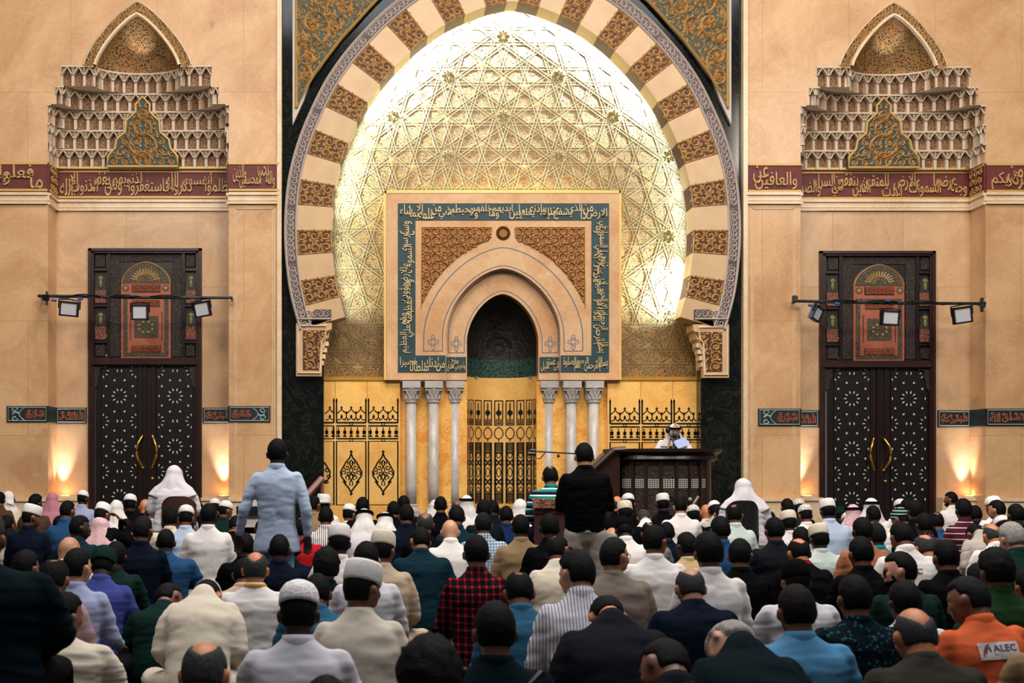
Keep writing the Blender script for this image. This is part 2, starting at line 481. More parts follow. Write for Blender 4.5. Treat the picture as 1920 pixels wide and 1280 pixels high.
# --- dark marble surround with the arch cut out --------------------------------------
HIN = [(0,2),(26,6),(50,12),(88,27),(125,44),(160,68),(192,95),(220,124),(248,156),(275,195),(293,231),(313,276),(325,312),(334,350),(338,390),(339.5,432),(338,470),(334,510),(328,545),(320,572),(314,594)]
def dens(P, n):
    """resample evenly"""
    d = [0.]
    for a, b in zip(P, P[1:]): d.append(d[-1]+math.dist(a, b))
    out = []
    for i in range(n+1):
        s = d[-1]*i/n; k = 0
        while k < len(d)-2 and d[k+1] < s: k += 1
        t = (s-d[k])/(d[k+1]-d[k]+1e-9); out.append((P[k][0]*(1-t)+P[k+1][0]*t, P[k][1]*(1-t)+P[k+1][1]*t))
    return out
HD = dens(HIN, 90)
for _ in range(6):
    HD = [HD[0]]+[((HD[i-1][0]+2*HD[i][0]+HD[i+1][0])/4, (HD[i-1][1]+2*HD[i][1]+HD[i+1][1])/4) for i in range(1, len(HD)-1)]+[HD[-1]]
def offs(P, d):
    out = []
    for i, p in enumerate(P):
        a = P[max(i-1, 0)]; b = P[min(i+1, len(P)-1)]
        tx, ty = b[0]-a[0], b[1]-a[1]; L = math.hypot(tx, ty); nx, ny = ty/L, -tx/L
        if i == 0:
            # mitre at the pointed crown
            k = d/ny if ny else d
            out.append((0., p[1]+(-abs(d/abs(ny)) if d > 0 else abs(d/abs(ny))) if abs(ny) > .2 else p[1]-d)); continue
        out.append((max(0., p[0]+nx*d), p[1]+ny*d))
    return out
AX = 961.
def both(P):   # half profile (from crown down) -> full left-to-right pixel outline
    return [(AX-x, y) for x, y in reversed(P)]+[(AX+x, y) for x, y in P[1:]]
YR = 21.93      # face of the arch ring
m = MB()
# marble slab as a polygon following the ring's outer edge
outer = both(offs(HD, 80))
pts = [(525, -420), (1400, -420), (1400, 1031), (1314, 1031), (1314, 600)]+list(reversed(outer))+[(607, 600), (607, 1031), (525, 1031)]
m.ppoly(pts, YW+.1, .3)
struct(m.make('wall_centre', M_dark))

# --- arch ring ------------------------------------------------------------------------
arch = at_empty('horseshoe_arch', 'great horseshoe arch of alternating cream and carved gilt blocks round the mosaic recess', 'arch')
mid = offs(HD, 33); ds = [0.]
for a, b in zip(mid, mid[1:]): ds.append(ds[-1]+math.dist(a, b))
tot = ds[-1]
def at_s(s):
    s = max(0., min(tot, s)); k = 0
    while k < len(ds)-2 and ds[k+1] < s: k += 1
    return k+(s-ds[k])/(ds[k+1]-ds[k]+1e-9)
def samp(P, u):
    k = min(int(u), len(P)-2); t = u-k
    return (P[k][0]*(1-t)+P[k+1][0]*t, P[k][1]*(1-t)+P[k+1][1]*t)
P0 = HD; P1 = offs(HD, 66); P2 = offs(HD, 88)
s0 = tot-min(range(len(mid)), key=lambda i: abs(mid[i][1]-541)+(0 if mid[i][0] > 300 else 999))*0
k541 = min(range(50, len(mid)), key=lambda i: abs(mid[i][1]-541))
c0 = ds[k541]; cuts = []; c = c0
edges = [tot, c0+22]
while edges[-1] > 0:
    edges.append(edges[-1]-45)
edges[-1] = 0
def blk(u0, u1, fa, fb, sgn, n=5):
    inn = [samp(P0, u0+(u1-u0)*i/n) for i in range(n+1)]; out_ = [samp(P1, u0+(u1-u0)*i/n) for i in range(n+1)]
    def mixp(a, b, t): return (a[0]*(1-t)+b[0]*t, a[1]*(1-t)+b[1]*t)
    A = [mixp(a, b, fa) for a, b in zip(inn, out_)]; B = [mixp(a, b, fb) for a, b in zip(inn, out_)]
    return [(AX+sgn*x, y) for x, y in A+list(reversed(B))]
for sgn in (-1, 1):
    for k in range(len(edges)-1):
        sb, sa = edges[k], edges[k+1]
        if sb-sa < 4: continue
        dark = k % 2 == 1
        u0, u1 = at_s(sa), at_s(sb)
        pl = blk(u0, u1, 0, 1, sgn)
        if min(p[1] for p in pl) < -140: continue
        if dark:
            b = MB().ppoly(pl, YR+.012, .46).make('voussoir', M_brown, arch, label='dark carved arch block with gilt scrolls')
            W_ = abs(sb-sa); g = MB()
            H_ = 66.
            # scroll motif in local coordinates, mapped on to the block
            loc = scrolls(lambda a, b_: .02 < b_ < .98 and -.96 < a < .96, -1, 1, 0, 1, .5, axis=0., seed=k)
            def mp(q):
                u = u0+(u1-u0)*(q[1]); f = (q[0]+1)/2
                a = samp(P0, u); b2 = samp(P1, u)
                return (X_(AX+sgn*(a[0]*(1-f)+b2[0]*f), YR), Z_(a[1]*(1-f)+b2[1]*f, YR))
            dx = .22
            for row in range(2):
                for colm in range(3):
                    for (qx, qy) in [((colm+.5)/3*2-1, (row+.5)/2)]:
                        cw = (colm+row) % 2 == 0
                        sp = []
                        for i in range(17):
                            t = i/16; r = 1-.84*t; a = (PI/2 if row else -PI/2)+(1 if cw else -1)*2.7*PI*t
                            sp.append(mp((qx+.30*r*math.cos(a), qy+.215*r*math.sin(a))))
                        g.rib(sp, .046, .028, YR+.012, taper=True)
                        for kk in range(5):
                            a = kk*1.257+.5
                            lf = [mp((qx+(.30+.12*t)*math.cos(a+.5*t)*.95, qy+(.215+.09*t)*math.sin(a+.5*t)*.95)) for t in (0, .33, .66, 1)]
                            g.rib(lf, .05, .026, YR+.012, taper=True)
            cr = [mp((.16*math.cos(i*PI/4)*(1 if i % 2 else .55), .5+.18*math.sin(i*PI/4)*(1 if i % 2 else .55))) for i in range(8)]
            g.rib(cr, .04, .03, YR+.012, closed=True)
            fr = [mp(q) for q in [(-.95, .04)]+[(-.95, v) for v in (.35, .65, .96)]+[(v, .96) for v in (-.5, 0, .5, .95)]+[(.95, v) for v in (.65, .35, .04)]+[(v, .04) for v in (.5, 0, -.5)]]
            g.rib(fr, .028, .02, YR+.012, closed=True)
            g.make('scroll_relief', M_gold, b)
        else:
            MB().ppoly(pl, YR, .47).make('voussoir', M_cream, arch, label='plain cream arch block')
# scrolled grey border band
q = MB(); A = both(P1); B = both(P2)
foot = [(AX-P2[-1][0], 598)]
pl = [(AX-314, 598), (AX-P2[-1][0]+6, 598)]+[(a, b) for a, b in B]+[(AX+P2[-1][0]-6, 598), (AX+314+26, 598), (AX+340, 580), (AX+P1[-1][0]-6, 580)]+list(reversed(A))+[(AX-P1[-1][0]+6, 580), (AX-340, 580), (AX-340, 598)]
pl = [p for i, p in enumerate(pl) if i not in (0,)]
band = MB().ppoly(pl, YR-.01, .2).make('border_band', M_lilac, arch, label='plum band with pale running scrolls')
g = MB()
def pathw(P, d=0.): return [(X_(x, YR), Z_(y, YR)) for x, y in P]
g.rib(pathw(both(offs(HD, 67))), .035, .02, YR-.01); g.rib(pathw(both(offs(HD, 87))), .045, .03, YR-.01)
g.rib(pathw([(AX-404, 598), (AX-341, 598)]), .04, .03, YR-.01); g.rib(pathw([(AX+404, 598), (AX+341, 598)]), .04, .03, YR-.01)
mb_ = offs(HD, 77); dd = [0.]
for a, b in zip(mb_, mb_[1:]): dd.append(dd[-1]+math.dist(a, b))
s = dd[-1]-8; idx = 0
while s > 0:
    k = max(i for i in range(len(dd)) if dd[i] <= s); p = mb_[k]
    if p[1] > -60:
        for sg in (-1, 1):
            cxx, czz = X_(AX+sg*p[0], YR), Z_(p[1], YR)
            g.rib(spiral(cxx, czz, .078, .012, (idx % 2)*PI+.8, 1.6, (idx % 2 == 0), 14), .026, .016, YR-.01, taper=True)
    s -= 10.5; idx += 1
for sg in (-1, 1):
    for i in range(5):
        cxx, czz = X_(AX+sg*(393-i*11), YR), Z_(589, YR)
        g.rib(spiral(cxx, czz, .07, .012, i*PI, 1.5, i % 2 == 0, 12), .024, .016, YR-.01, taper=True)
g.make('scroll_relief', M_greylace, band)

# bracket blocks under the arch feet
for sg, lab in ((-1, 'carved cream bracket block under the left foot of the great arch'), (1, 'carved cream bracket block under the right foot of the great arch')):
    b = at_empty('arch_bracket', lab, 'bracket', 'bracket blocks under the great arch')
    fx = lambda x: AX+sg*(AX-x)
    oy = 0 if sg < 0 else 3
    pl = [(555, 605), (622, 605), (622, 616), (617, 620), (616, 632), (611, 636), (609, 650), (605, 655), (604, 672), (603, 705), (555, 705)]
    MB().ppoly([(fx(x), y+oy) for x, y in pl], YR+.01, .5).make('block', M_cream, b)
    fr = [(559, 610), (612, 610), (610, 632), (603, 640), (600, 699), (559, 699)]
    t = MB(); t.rib([(X_(fx(x), YR), Z_(y+oy, YR)) for x, y in fr], .05, .03, YR+.01, closed=True, flat=.5); t.make('moulding', M_trim, b)
    pn = [(568, 619), (618, 619), (612, 632), (606, 642), (601, 655), (600, 693), (568, 693)]
    p = MB().ppoly([(fx(x), y+oy) for x, y in pn], YR-.002, .02).make('panel', M_brown, b, label='dark panel with gilt scrolls')
    wp = [(X_(fx(x), YR), Z_(y+oy, YR)) for x, y in pn]
    vines(MB(), wp, YR-.002, .2, .04, .025, seed=4).make('scroll_relief', M_gold, p)
    st = MB()
    for j in range(4):
        st.pbox(min(fx(604-j), fx(616-j*3)), 640+oy+j*12, max(fx(604-j), fx(616-j*3)), 648+oy+j*12, YR+.04, .25)
    st.make('stalactite', M_trim, b)

# teal spandrels with gilt vines
for sg, lab in ((-1, 'green and gilt vine-carved corner spandrel left of the great arch'), (1, 'green and gilt vine-carved corner spandrel right of the great arch')):
    sp = at_empty('arch_spandrel', lab, 'spandrel', 'corner spandrels beside the great arch')
    fx = lambda x: AX+sg*(AX-x)
    outer_ = [(548, 231), (568, 187), (582, 147), (600, 124), (614, 103), (637, 74), (661, 47), (682, 22), (703, 0), (740, -32), (790, -62), (548, -62)]
    inner_ = [(555, 200), (575, 160), (590, 134), (620, 95), (640, 68), (665, 42), (690, 14), (708, -5), (745, -40), (770, -58), (555, -58)]
    c = lambda L: [(X_(fx(x), YR), Z_(y, YR)) for x, y in L]
    MB().poly(c(outer_), YR+.09, .1).make('frame', M_greylace, sp)
    gnd = MB().poly(c(inner_), YR+.07, .03).make('ground', M_green, sp)
    t = MB().rib(c(inner_), .05, .035, YR+.07, closed=True); t.make('gilt_edge', M_gold2, sp)
    v = MB(); f = pip(c(inner_))
    # large vine loops with palmettes, denser scrolls round them
    for (x, y, r, a, cw) in ((588, 42, 26, 0, 1), (643, 8, 20, 2, 0), (575, 105, 17, 3, 1), (625, 45, 15, 1, 0), (600, -10, 20, 0, 0), (660, -30, 22, 2, 1), (572, 140, 10, 0, 0), (700, -30, 16, 1, 1), (568, 70, 10, 4, 0)):
        xx, zz = X_(fx(x), YR), Z_(y, YR); rr = r*YR/F
        for path, wf in ((spiral(xx, zz, rr, rr*.25, a, 1.1, bool(cw) == (sg < 0), 26), 1.), (spiral(xx, zz, rr, rr*1.7, a, -.25, bool(cw) == (sg < 0), 12), .9)):
            path = [p for p in path if f(*p)]
            v.rib(path, .062*wf, .045, YR+.07, taper=True)
        for kk in range(6):
            aa = kk*PI/3+.4; lp = leaf(xx+rr*.98*math.cos(aa), zz+rr*.98*math.sin(aa), aa+1.2, rr*.5)
            if all(f(*p) for p in lp): v.rib(lp, .05, .035, YR+.07, taper=True)
        for kk in range(5):
            aa = PI/2+kk*2*PI/5; lp = leaf(xx, zz, aa, rr*.42)
            if all(f(*p) for p in lp): v.rib(lp, .06, .05, YR+.07, taper=True)
    vines(v, c(inner_), YR+.07, .22, .026, .02, seed=9, margin=.03)
    v.make('vine_relief', M_gold, sp)

# --- gilded mosaic field with ten-point star strapwork --------------------------------
YM = 22.85
fx0, fx1, fy0, fy1 = 560, 1370, -150, 712
fld = MB().ppoly([(fx0, fy0), (fx1, fy0), (fx1, fy1), (1100, fy1), (1100, 430), (790, 430), (790, fy1), (fx0, fy1)], YM, .1).make('mosaic_field', M_mosaic)
tag(fld, 'tall gilded mosaic field of ten-point star strapwork inside the great arch', 'mosaic')
U = YM/F
v1 = (104.0*U, 75.3*U)
ctr = (X_(943.5, YM), Z_(218, YM))
bx = (X_(fx0, YM)+.05, X_(fx1, YM)-.05, Z_(fy1, YM)+.02, Z_(fy0, YM)-.05)
strap = MB(); bed = MB(); plates = MB(); flow = MB()
HX = (X_(726, YM), X_(1162, YM), Z_(740, YM), Z_(360, YM))
def clipseg(a, b):
    # Liang-Barsky against the field rectangle
    t0, t1 = 0., 1.; dx, dz = b[0]-a[0], b[1]-a[1]
    for p, q in ((-dx, a[0]-bx[0]), (dx, bx[1]-a[0]), (-dz, a[1]-bx[2]), (dz, bx[3]-a[1])):
        if abs(p) < 1e-12:
            if q < 0: return None
        else:
            r = q/p
            if p < 0: t0 = max(t0, r)
            else: t1 = min(t1, r)
    if t0 >= t1: return None
    return (a[0]+dx*t0, a[1]+dz*t0), (a[0]+dx*t1, a[1]+dz*t1)
def hidden(p): return HX[0]+.1 < p[0] < HX[1]-.1 and HX[2] < p[1] < HX[3]-.1
def strapseg(a, b, hk=0.):
    if hidden(a) and hidden(b): return
    c = clipseg(a, b)
    if not c: return
    (ax, az), (bx_, bz) = c; L = math.hypot(bx_-ax, bz-az)
    if L < .02: return
    nx, nz = -(bz-az)/L, (bx_-ax)/L
    bed.rib([(ax, az), (bx_, bz)], .050, .003+hk*.6, YM, flat=.9)
    for o_ in (-.026, .026):
        strap.rib([(ax+nx*o_, az+nz*o_), (bx_+nx*o_, bz+nz*o_)], .013, .010+hk*.6, YM, flat=.5)
for i in range(-9, 10):
    for j in range(-9, 10):
        cx, cz = ctr[0]+(i+j)*v1[0], ctr[1]+(i-j)*v1[1]
        if not (bx[0]-1.2 < cx < bx[1]+1.2 and bx[2]-1 < cz < bx[3]+1): continue
        rot = lambda x, y, a: (cx+(x*math.cos(a)-y*math.sin(a))*U, cz+(x*math.sin(a)+y*math.cos(a))*U)
        for d in range(10):
            a = d*PI/5
            T = 104 if d in (0, 5) else 64 if d in (1, 9, 4, 6) else 66
            for sgn in (1, -1): strapseg(rot(10.3, 14.2*sgn, a), rot(T, 14.2*sgn, a), .0016*(d % 5))
            a2 = (18+36*d)*PI/180
            ext = lambda e: {0: 39, 5: 39, 2: 44, 3: 44, 7: 44, 8: 44}.get(e % 10, 20.3)
            strapseg(rot(60.9, -ext(d), a2), rot(60.9, ext(d+1), a2), .0016*((d+3) % 5)+.0005)
            # five-point star plate at each vertex
            vx = rot(67.3, 0, a2)
            if bx[0] < vx[0]-.15 and vx[0]+.15 < bx[1] and bx[2] < vx[1]-.15 and vx[1]+.15 < bx[3] and not hidden(vx) and (d in (0, 1, 2)):
                st = []
                for k in range(10):
                    r = (14. if k % 2 == 0 else 6.)*U; aa = a2+PI+k*PI/5
                    st.append((vx[0]+r*math.cos(aa), vx[1]+r*math.sin(aa)))
                plates.add([(p[0], YM-.006, p[1]) for p in st]+[(vx[0], YM-.016, vx[1])], [((k+1) % 10, k, 10) for k in range(10)])
        c0_ = (cx, cz)
        if bx[0] < cx-.25 and cx+.25 < bx[1] and bx[2] < cz-.25 and cz+.25 < bx[3] and not hidden(c0_):
            flow.add([(cx+16*U*math.cos(k*PI/5), YM-.006, cz+16*U*math.sin(k*PI/5)) for k in range(10)], [tuple(reversed(range(10)))])
            for k in range(8):
                aa = k*PI/4; lp = [(cx+r*U*math.cos(aa+o2), cz+r*U*math.sin(aa+o2)) for r, o2 in ((3, 0), (7, .32), (12, 0), (7, -.32))]
                strap.rib(lp, .012, .02, YM-.006, closed=True)
bed.make('strap_bed', plain('dull gold strap beds', '6b5732', .45, .1), fld)
strap.make('strapwork', plain('gilded strapwork', 'a3895a', .4, .1), fld)
plates.make('star_plate', plain('gold star plates', '957643', .4, .15), fld)
flow.make('rosette_plate', plain('olive gold rosettes', '7d6c42', .4, .2), fld)
# gilt sill under the mosaic
sl = MB(); YL = 22.40
sl.pbox(604, 706, 748, 713, YL-.02, .5); sl.pbox(1140, 706, 1316, 713, YL-.02, .5); sl.make('gilt_sill', plain('gilded sill', 'b98836', .35, .4), fld)

# --- honey onyx dado with black inlay ------------------------------------------------------
def inlay_rect(mb, x0, y0, x1, y1, Y, w=.028):
    mb.rib([(X_(x0, Y), Z_(y0, Y)), (X_(x1, Y), Z_(y0, Y)), (X_(x1, Y), Z_(y1, Y)), (X_(x0, Y), Z_(y1, Y))], w, .004, Y, closed=True, flat=.95)
def fleur(mb, x, y, Y, s=1.):
    pl = [(0, -6), (1.6, -3.4), (3.4, -1.6), (2, .4), (1.1, 1), (1.8, 4), (-1.8, 4), (-1.1, 1), (-2, .4), (-3.4, -1.6), (-1.6, -3.4)]
    mb.ppoly([(x+a*s, y+b*s) for a, b in pl], Y-.004, .004)
def rp(mb, pts, Y, w=.024): mb.rib([(X_(a, Y), Z_(b, Y)) for a, b in pts], w, .004, Y, flat=.95)
def medallion(mb, cx, cy, Y):
    for sg in (-1, 1):
        rp(mb, [(cx, cy-36), (cx+sg*3, cy-28), (cx+sg*10, cy-20), (cx+sg*14, cy-12), (cx+sg*20, cy-2), (cx+sg*19, cy+6), (cx+sg*13, cy+14), (cx+sg*12, cy+20), (cx+sg*5, cy+28), (cx, cy+36)], Y, .028)
        for (a, b, r, a0, cw) in ((8, -10, 5, 0, 1), (13, 0, 5, 1, 0), (8, 9, 5, 2, 1), (12, 18, 3.5, 0, 0), (5, -18, 3.5, 2, 1), (5, 1, 4, 3, 0)):
            pa = spiral(cx+sg*a, cy+b, r, r*.3, a0 if sg > 0 else PI-a0, .95, (cw == 1) == (sg > 0), 12); rp(mb, pa, Y, .02)
    rp(mb, [(cx+3*math.sin(i*.8), cy-24+i*3.2) for i in range(16)], Y, .02); rp(mb, [(cx-3*math.sin(i*.8), cy-24+i*3.2) for i in range(16)], Y, .02)
    fleur(mb, cx, cy-38, Y, .9); fleur(mb, cx, cy+38, Y, -.9)
def onyx_column(mb, x0, x1, Y, oy=0, cut=None, cutL=None):
    """one inlaid column of the grille pattern between x0 and x1 (full width 55 px)"""
    c = (x0+x1)/2; L, R = x0, x1
    keep = lambda x: (cut is None or x <= cut) and (cutL is None or x >= cutL)
    lim = lambda x: min(x, cut) if cut else (max(x, cutL) if cutL else x)
    for xe in (L, R):
        if keep(xe): rp(mb, [(xe, 748+oy), (xe, 792+oy)], Y, .03); mb.ppoly([(xe-2, 752+oy), (xe, 744+oy), (xe+2, 752+oy)], Y-.004, .004)
    rp(mb, [(lim(L), 792+oy), (lim(R), 792+oy)], Y, .03)
    for k in (-1, 0, 1):
        xx = c+k*18
        if not (keep(xx+7) and keep(xx-7)): continue
        fleur(mb, xx, 765+oy, Y, .75); fleur(mb, xx, 781+oy, Y, .8)
        rp(mb, [(xx-9, 775+oy), (xx-4, 771+oy), (xx, 767+oy), (xx+4, 771+oy), (xx+9, 775+oy)], Y, .02)
        rp(mb, [(xx-8, 787+oy), (xx-3, 786+oy), (xx, 781+oy), (xx+3, 786+oy), (xx+8, 787+oy)], Y, .018)
        if k < 1: fleur(mb, xx+9, 774+oy, Y, .7); rp(mb, [(xx+9, 776+oy), (xx+9, 782+oy), (xx+5, 787+oy)], Y, .02); rp(mb, [(xx+9, 782+oy), (xx+13, 787+oy)], Y, .02)
    inl = [(L, 798+oy, R, 822+oy), (L, 827+oy, R, 946+oy)]
    for a, b, c2, d in inl:
        inlay_rect(mb, lim(a), b, lim(c2), d, Y, .028)
    for k in (-2, -1, 0, 1, 2):
        xx = c+k*12
        if not keep(xx+3) or not keep(xx-3) : continue
        mb.pbox(xx-1, 801+oy, xx+1, 818+oy, Y-.004, .004); mb.pbox(xx-3, 807+oy, xx+3, 813+oy, Y-.004, .004)
        mb.pbox(xx-3.4, 816+oy, xx+3.4, 818.5+oy, Y-.004, .004)
    # small link knots between the tiers
    for yy in (794.5, 824.5): mb.rib(spiral(X_(c, Y), Z_(yy+oy, Y), .028, .026, 0, 1, True, 10), .014, .004, Y, flat=.9)
    if keep(c+20) and keep(c-20): medallion(mb, c, 886+oy, Y)
    elif cut is None or cut > c:
        pass
for (a, b, cols, lab, oy) in ((604.5, 750, [(575, 626), (631, 686), (691, 746)], 'honey onyx wall panel with black inlay left of the mihrab columns', 0),
                              (1139, 1312, [(1144, 1199), (1204, 1259), (1264, 1319)], 'honey onyx wall panel with black inlay behind the pulpit', 2)):
    pn = MB(); Yp = YL
    pn.box(X_(a, Yp), X_(b, Yp), Yp, Yp+.3, 0, Z_(712, Yp))
    if a > 1000: pn.box(X_(1312, Yp)+.002, X_(1321, Yp), Yp-.2, Yp+.1, 0, Z_(710, Yp))
    p = pn.make('onyx_panel', M_onyx); tag(p, lab, 'panel', 'inlaid onyx panels')
    k = MB()
    for n_, (x0, x1) in enumerate(cols):
        onyx_column(k, x0, x1, Yp-.001, oy, cut=1310 if x1 > 1312 else None, cutL=606 if x0 < 600 else None)
    if a < 700:
        # right half of the medallion cut by the dark marble
        for (x, y, r) in ((613, 880, 5), (616, 892, 4), (612, 902, 4)): rp(k, spiral(x, y, r, 1.3, 0, 1, True, 12), Yp-.001, .02)
        rp(k, [(606, 864), (612, 872), (619, 884), (618, 894), (612, 903), (606, 906)], Yp-.001, .026)
    k.make('black_inlay', M_ink, p)
    j = MB()
    for xx in ([626+2.5, 688.5] if a < 700 else [1201.5, 1261.5]): j.pbox(xx-.5, 713, xx+.5, 746, Yp-.002, .003)
    j.make('joint', plain('panel joint', '8a6a3a', .6), p)

# --- mihrab ------------------------------------------------------------------------------
YF = 22.3
mih = at_empty('mihrab', 'central mihrab with a dark pointed niche in a peach marble frame under the mosaic', 'prayer niche')
# nested arches measured on the front: outer frame, inner arch, niche mouth
CXM = 943.5
big = arch_px(CXM, 107, 625, 503, 666)
small = arch_px(CXM-1, 67, 640, 551, 668)
fr = MB()
outl = [(725, 362), (1161, 362), (1161, 712), (725, 712)]
hole = [(x, y) for x, y in big]
hole2 = [(CXM-107, 710)]+hole[1:-1]+[(CXM+107, 710)]
# frame as one polygon open at the foot
fpts = [(725, 362), (1161, 362), (1161, 712), (CXM+107, 712)]+list(reversed(big[1:-1]))+[(CXM-107, 712), (725, 712)]
fr.ppoly(fpts, YF, .3); fr.make('outer_frame', M_mihrab, mih)
YI = YF+.18
ip = [(CXM-112, 480)]+[(CXM+112, 480), (CXM+112, 712), (CXM+66, 712)]+list(reversed(small[1:-1]))+[(CXM-68, 712), (CXM-112, 712)]
MB().ppoly(ip, YI, .25).make('inner_arch', M_mihrab, mih)
ge = MB()
for (x0, y0, x1, y1) in ((721, 357, 1164, 362), (1161, 357, 1165, 712), (720, 357, 724.5, 712)): ge.pbox(x0, y0, x1, y1, YF-.01, .55)
ge.make('gilt_edge', plain('soft gilt edging', 'dfb765', .4, .2), mih)
# teal calligraphy band
def bandp(x0, y0, x1, y1, Y, nm='teal_band'): return MB().pbox(x0, y0, x1, y1, Y, .03)
tb = MB().ppoly([(746, 381), (1142, 381), (1142, 698), (CXM+108, 698), (CXM+108, 666), (1109, 666), (1109, 413), (779, 413), (779, 666), (CXM-108, 666), (CXM-108, 698), (746, 698)], YF-.008, .02)
tb.pbox(CXM-107, 669, CXM-70, 698, YI-.01, .02); tb.pbox(CXM+68, 669, CXM+107, 698, YI-.01, .02)
tbo = tb.make('lettered_band', M_teal, mih, label='teal band with gilt arabic lettering')
cg = MB()
Yc = YF-.008
KUR = 'الله لا إله إلا هو الحي القيوم لا تأخذه سنة ولا نوم له ما في السموات وما في'
KUR2 = 'الارض من ذا الذي يشفع عنده إلا بإذنه يعلم ما بين ايديهم وما خلفهم ولا يحيطون بشيء من علمه إلا بما شاء'
KUR3 = 'وسع كرسيه السموات والارض ولا يؤوده حفظهما وهو العلي العظيم'
arabic(cg, 'بسم الله الرحمن الرحيم '+KUR, X_(1112, Yc), X_(1140, Yc), Z_(662, Yc), Z_(415, Yc), Yc, 1, .02, .0)
arabic(cg, KUR2, X_(750, Yc), X_(1138, Yc), Z_(411, Yc), Z_(383, Yc), Yc, 0, .02, .0)
arabic(cg, KUR3, X_(749, Yc), X_(777, Yc), Z_(662, Yc), Z_(415, Yc), Yc, -1, .02, .0)
arabic(cg, 'بسم الله الرحمن الرحيم أقم الصلوة', X_(1056, Yc), X_(1139, Yc), Z_(696, Yc), Z_(669, Yc), Yc, 0, .02, .004)
arabic(cg, 'إلى غسق الليل', X_(1014, YI), X_(1048, YI), Z_(696, YI), Z_(671, YI), YI-.01, 0, .02, .004)
arabic(cg, 'وأخرجني مخرج صدق', X_(838, YI), X_(872, YI), Z_(696, YI), Z_(671, YI), YI-.01, 0, .02, .004)
arabic(cg, 'من لدنك سلطانا نصيرا', X_(750, Yc), X_(834, Yc), Z_(696, Yc), Z_(669, Yc), Yc, 0, .02, .004)
cg.make('gilt_lettering', plain('gilt lettering', 'd3b884', .45, .05), tbo)
# carved tan spandrels
for sg in (-1, 1):
    fx = lambda x: CXM+sg*(x-CXM)
    sp = [(984-20, 427), (1095, 427), (1096, 572), (1080, 540), (1060, 513), (1035, 488), (1010, 470), (985, 457), (970, 451), (966, 444)]
    a = MB().ppoly([(fx(x), y) for x, y in sp], YF-.004, .02).make('carved_spandrel', M_tand, mih, label='tan carved corner panel')
    vines(MB(), [(X_(fx(x), YF), Z_(y, YF)) for x, y in sp], YF-.004, .17, .036, .034, seed=3).make('relief', M_tan, a)
    t = MB().rib([(X_(fx(x), YF), Z_(y, YF)) for x, y in [(966, 426), (1096, 426), (1097, 578)]], .02, .02, YF); t.make('edge_line', M_gold2, a)
md = MB()
cxx, czz = X_(943.5, YF), Z_(437, YF)
for r, h in ((.115, .02), (.085, .035)):
    md.rib([(cxx+r*math.cos(i*PI/16), czz+r*math.sin(i*PI/16)) for i in range(32)], .035, h, YF, closed=True)
md.poly([(cxx+.08*math.cos(i*PI/12), czz+.08*math.sin(i*PI/12)) for i in range(24)], YF-.01, .01)
md.make('medallion', plain('bronze medallion', '7a5228', .4, .5), mih)
# blue-grey inlay lines round the arches
def archline(half, ys, apex, ybot, Y, cx=CXM): return [(X_(x, Y), Z_(y, Y)) for x, y in arch_px(cx, half, ys, apex, ybot)]
M_bline = plain('blue-grey inlay', '56697a', .35)
bl = MB()
bl.rib(archline(149, 630, 464, 658, YF), .02, .003, YF, flat=.9); bl.rib(archline(114, 628, 498, 658, YF), .018, .003, YF, flat=.9)
bl.rib(archline(103, 628, 510, 661, YI), .016, .003, YI, flat=.9); bl.rib(archline(73, 640, 545, 661, YI), .016, .003, YI, flat=.9)
for x0, x1, Y, yy in ((794.5, 829.5, YF, 658), (1057.5, 1092.5, YF, 658), (840.5, 870.5, YI, 661), (1016.5, 1046.5, YI, 661)):
    bl.rib([(X_(x0, Y), Z_(yy, Y)), (X_(x1, Y), Z_(yy, Y))], .016, .003, Y, flat=.9)
    cx_ = (x0+x1)/2; cy = yy-17
    qx, qz = X_(cx_, Y), Z_(cy, Y)
    for sc_l in (1., .55): bl.rib([(qx+sc_l*.075*(1+.35*math.cos(4*t*PI/16))*math.cos(t*PI/16), qz+sc_l*.10*(1+.35*math.cos(4*t*PI/16))*math.sin(t*PI/16)) for t in range(32)], .014, .004, Y, closed=True)
    bl.rib([(qx, qz-.13), (qx+.02, qz-.17), (qx-.03, Z_(yy, Y))], .014, .004, Y); bl.rib([(qx, qz-.13), (qx-.02, qz-.17), (qx+.03, Z_(yy, Y))], .014, .004, Y)
bl.make('inlay_line', M_bline, mih)
# niche: half-cylinder with semi-dome
nc = (X_(CXM-1, YI+.1), YI+.2); rN = 67*(YI)/F
zb, zs, za = 0., Z_(700, YI), Z_(551, YI)
def niche_grid(z0, z1, nz, mat, nm, closing=False, dp=.62, par=mih, lab=None):
    m = MB(); vs = []; na = 28
    for j in range(nz+1):
        z = z0+(z1-z0)*j/nz
        for i in range(na+1):
            t = PI*i/na
            k = 1.
            if closing:
                q = max(0., (z-Z_(640, YI))/(z1-Z_(640, YI))); k = max(0., 1-min(1., q)**1.8)**.6
            vs.append((nc[0]-rN*k*math.cos(t), nc[1]+dp*k*math.sin(t), z))
    fs = [(j*(na+1)+i, j*(na+1)+i+1, (j+1)*(na+1)+i+1, (j+1)*(na+1)+i) for j in range(nz) for i in range(na)]
    m.add(vs, fs); return m.make(nm, mat, par, smooth=True, label=lab)
M_nd = carved('shadowy gilt niche carving', '1d1810', '0b0907', 9., .6, third='081210')  # deep shade of the hollow vault is put into these dark colours
niche_grid(Z_(668, YI+.1), Z_(549, YI), 20, M_nd, 'niche_dome', True, lab='dark niche vault with shade put into its colour')
niche_grid(Z_(703, YI+.1), Z_(668, YI+.1), 1, carved('teal niche lettering', '1f443e', '0a2221', 16., .5), 'niche_band', lab='teal band round the niche')
onx = niche_grid(0, Z_(703, YI+.1), 1, M_onyx, 'niche_wall', lab='honey onyx niche wall with black inlay')
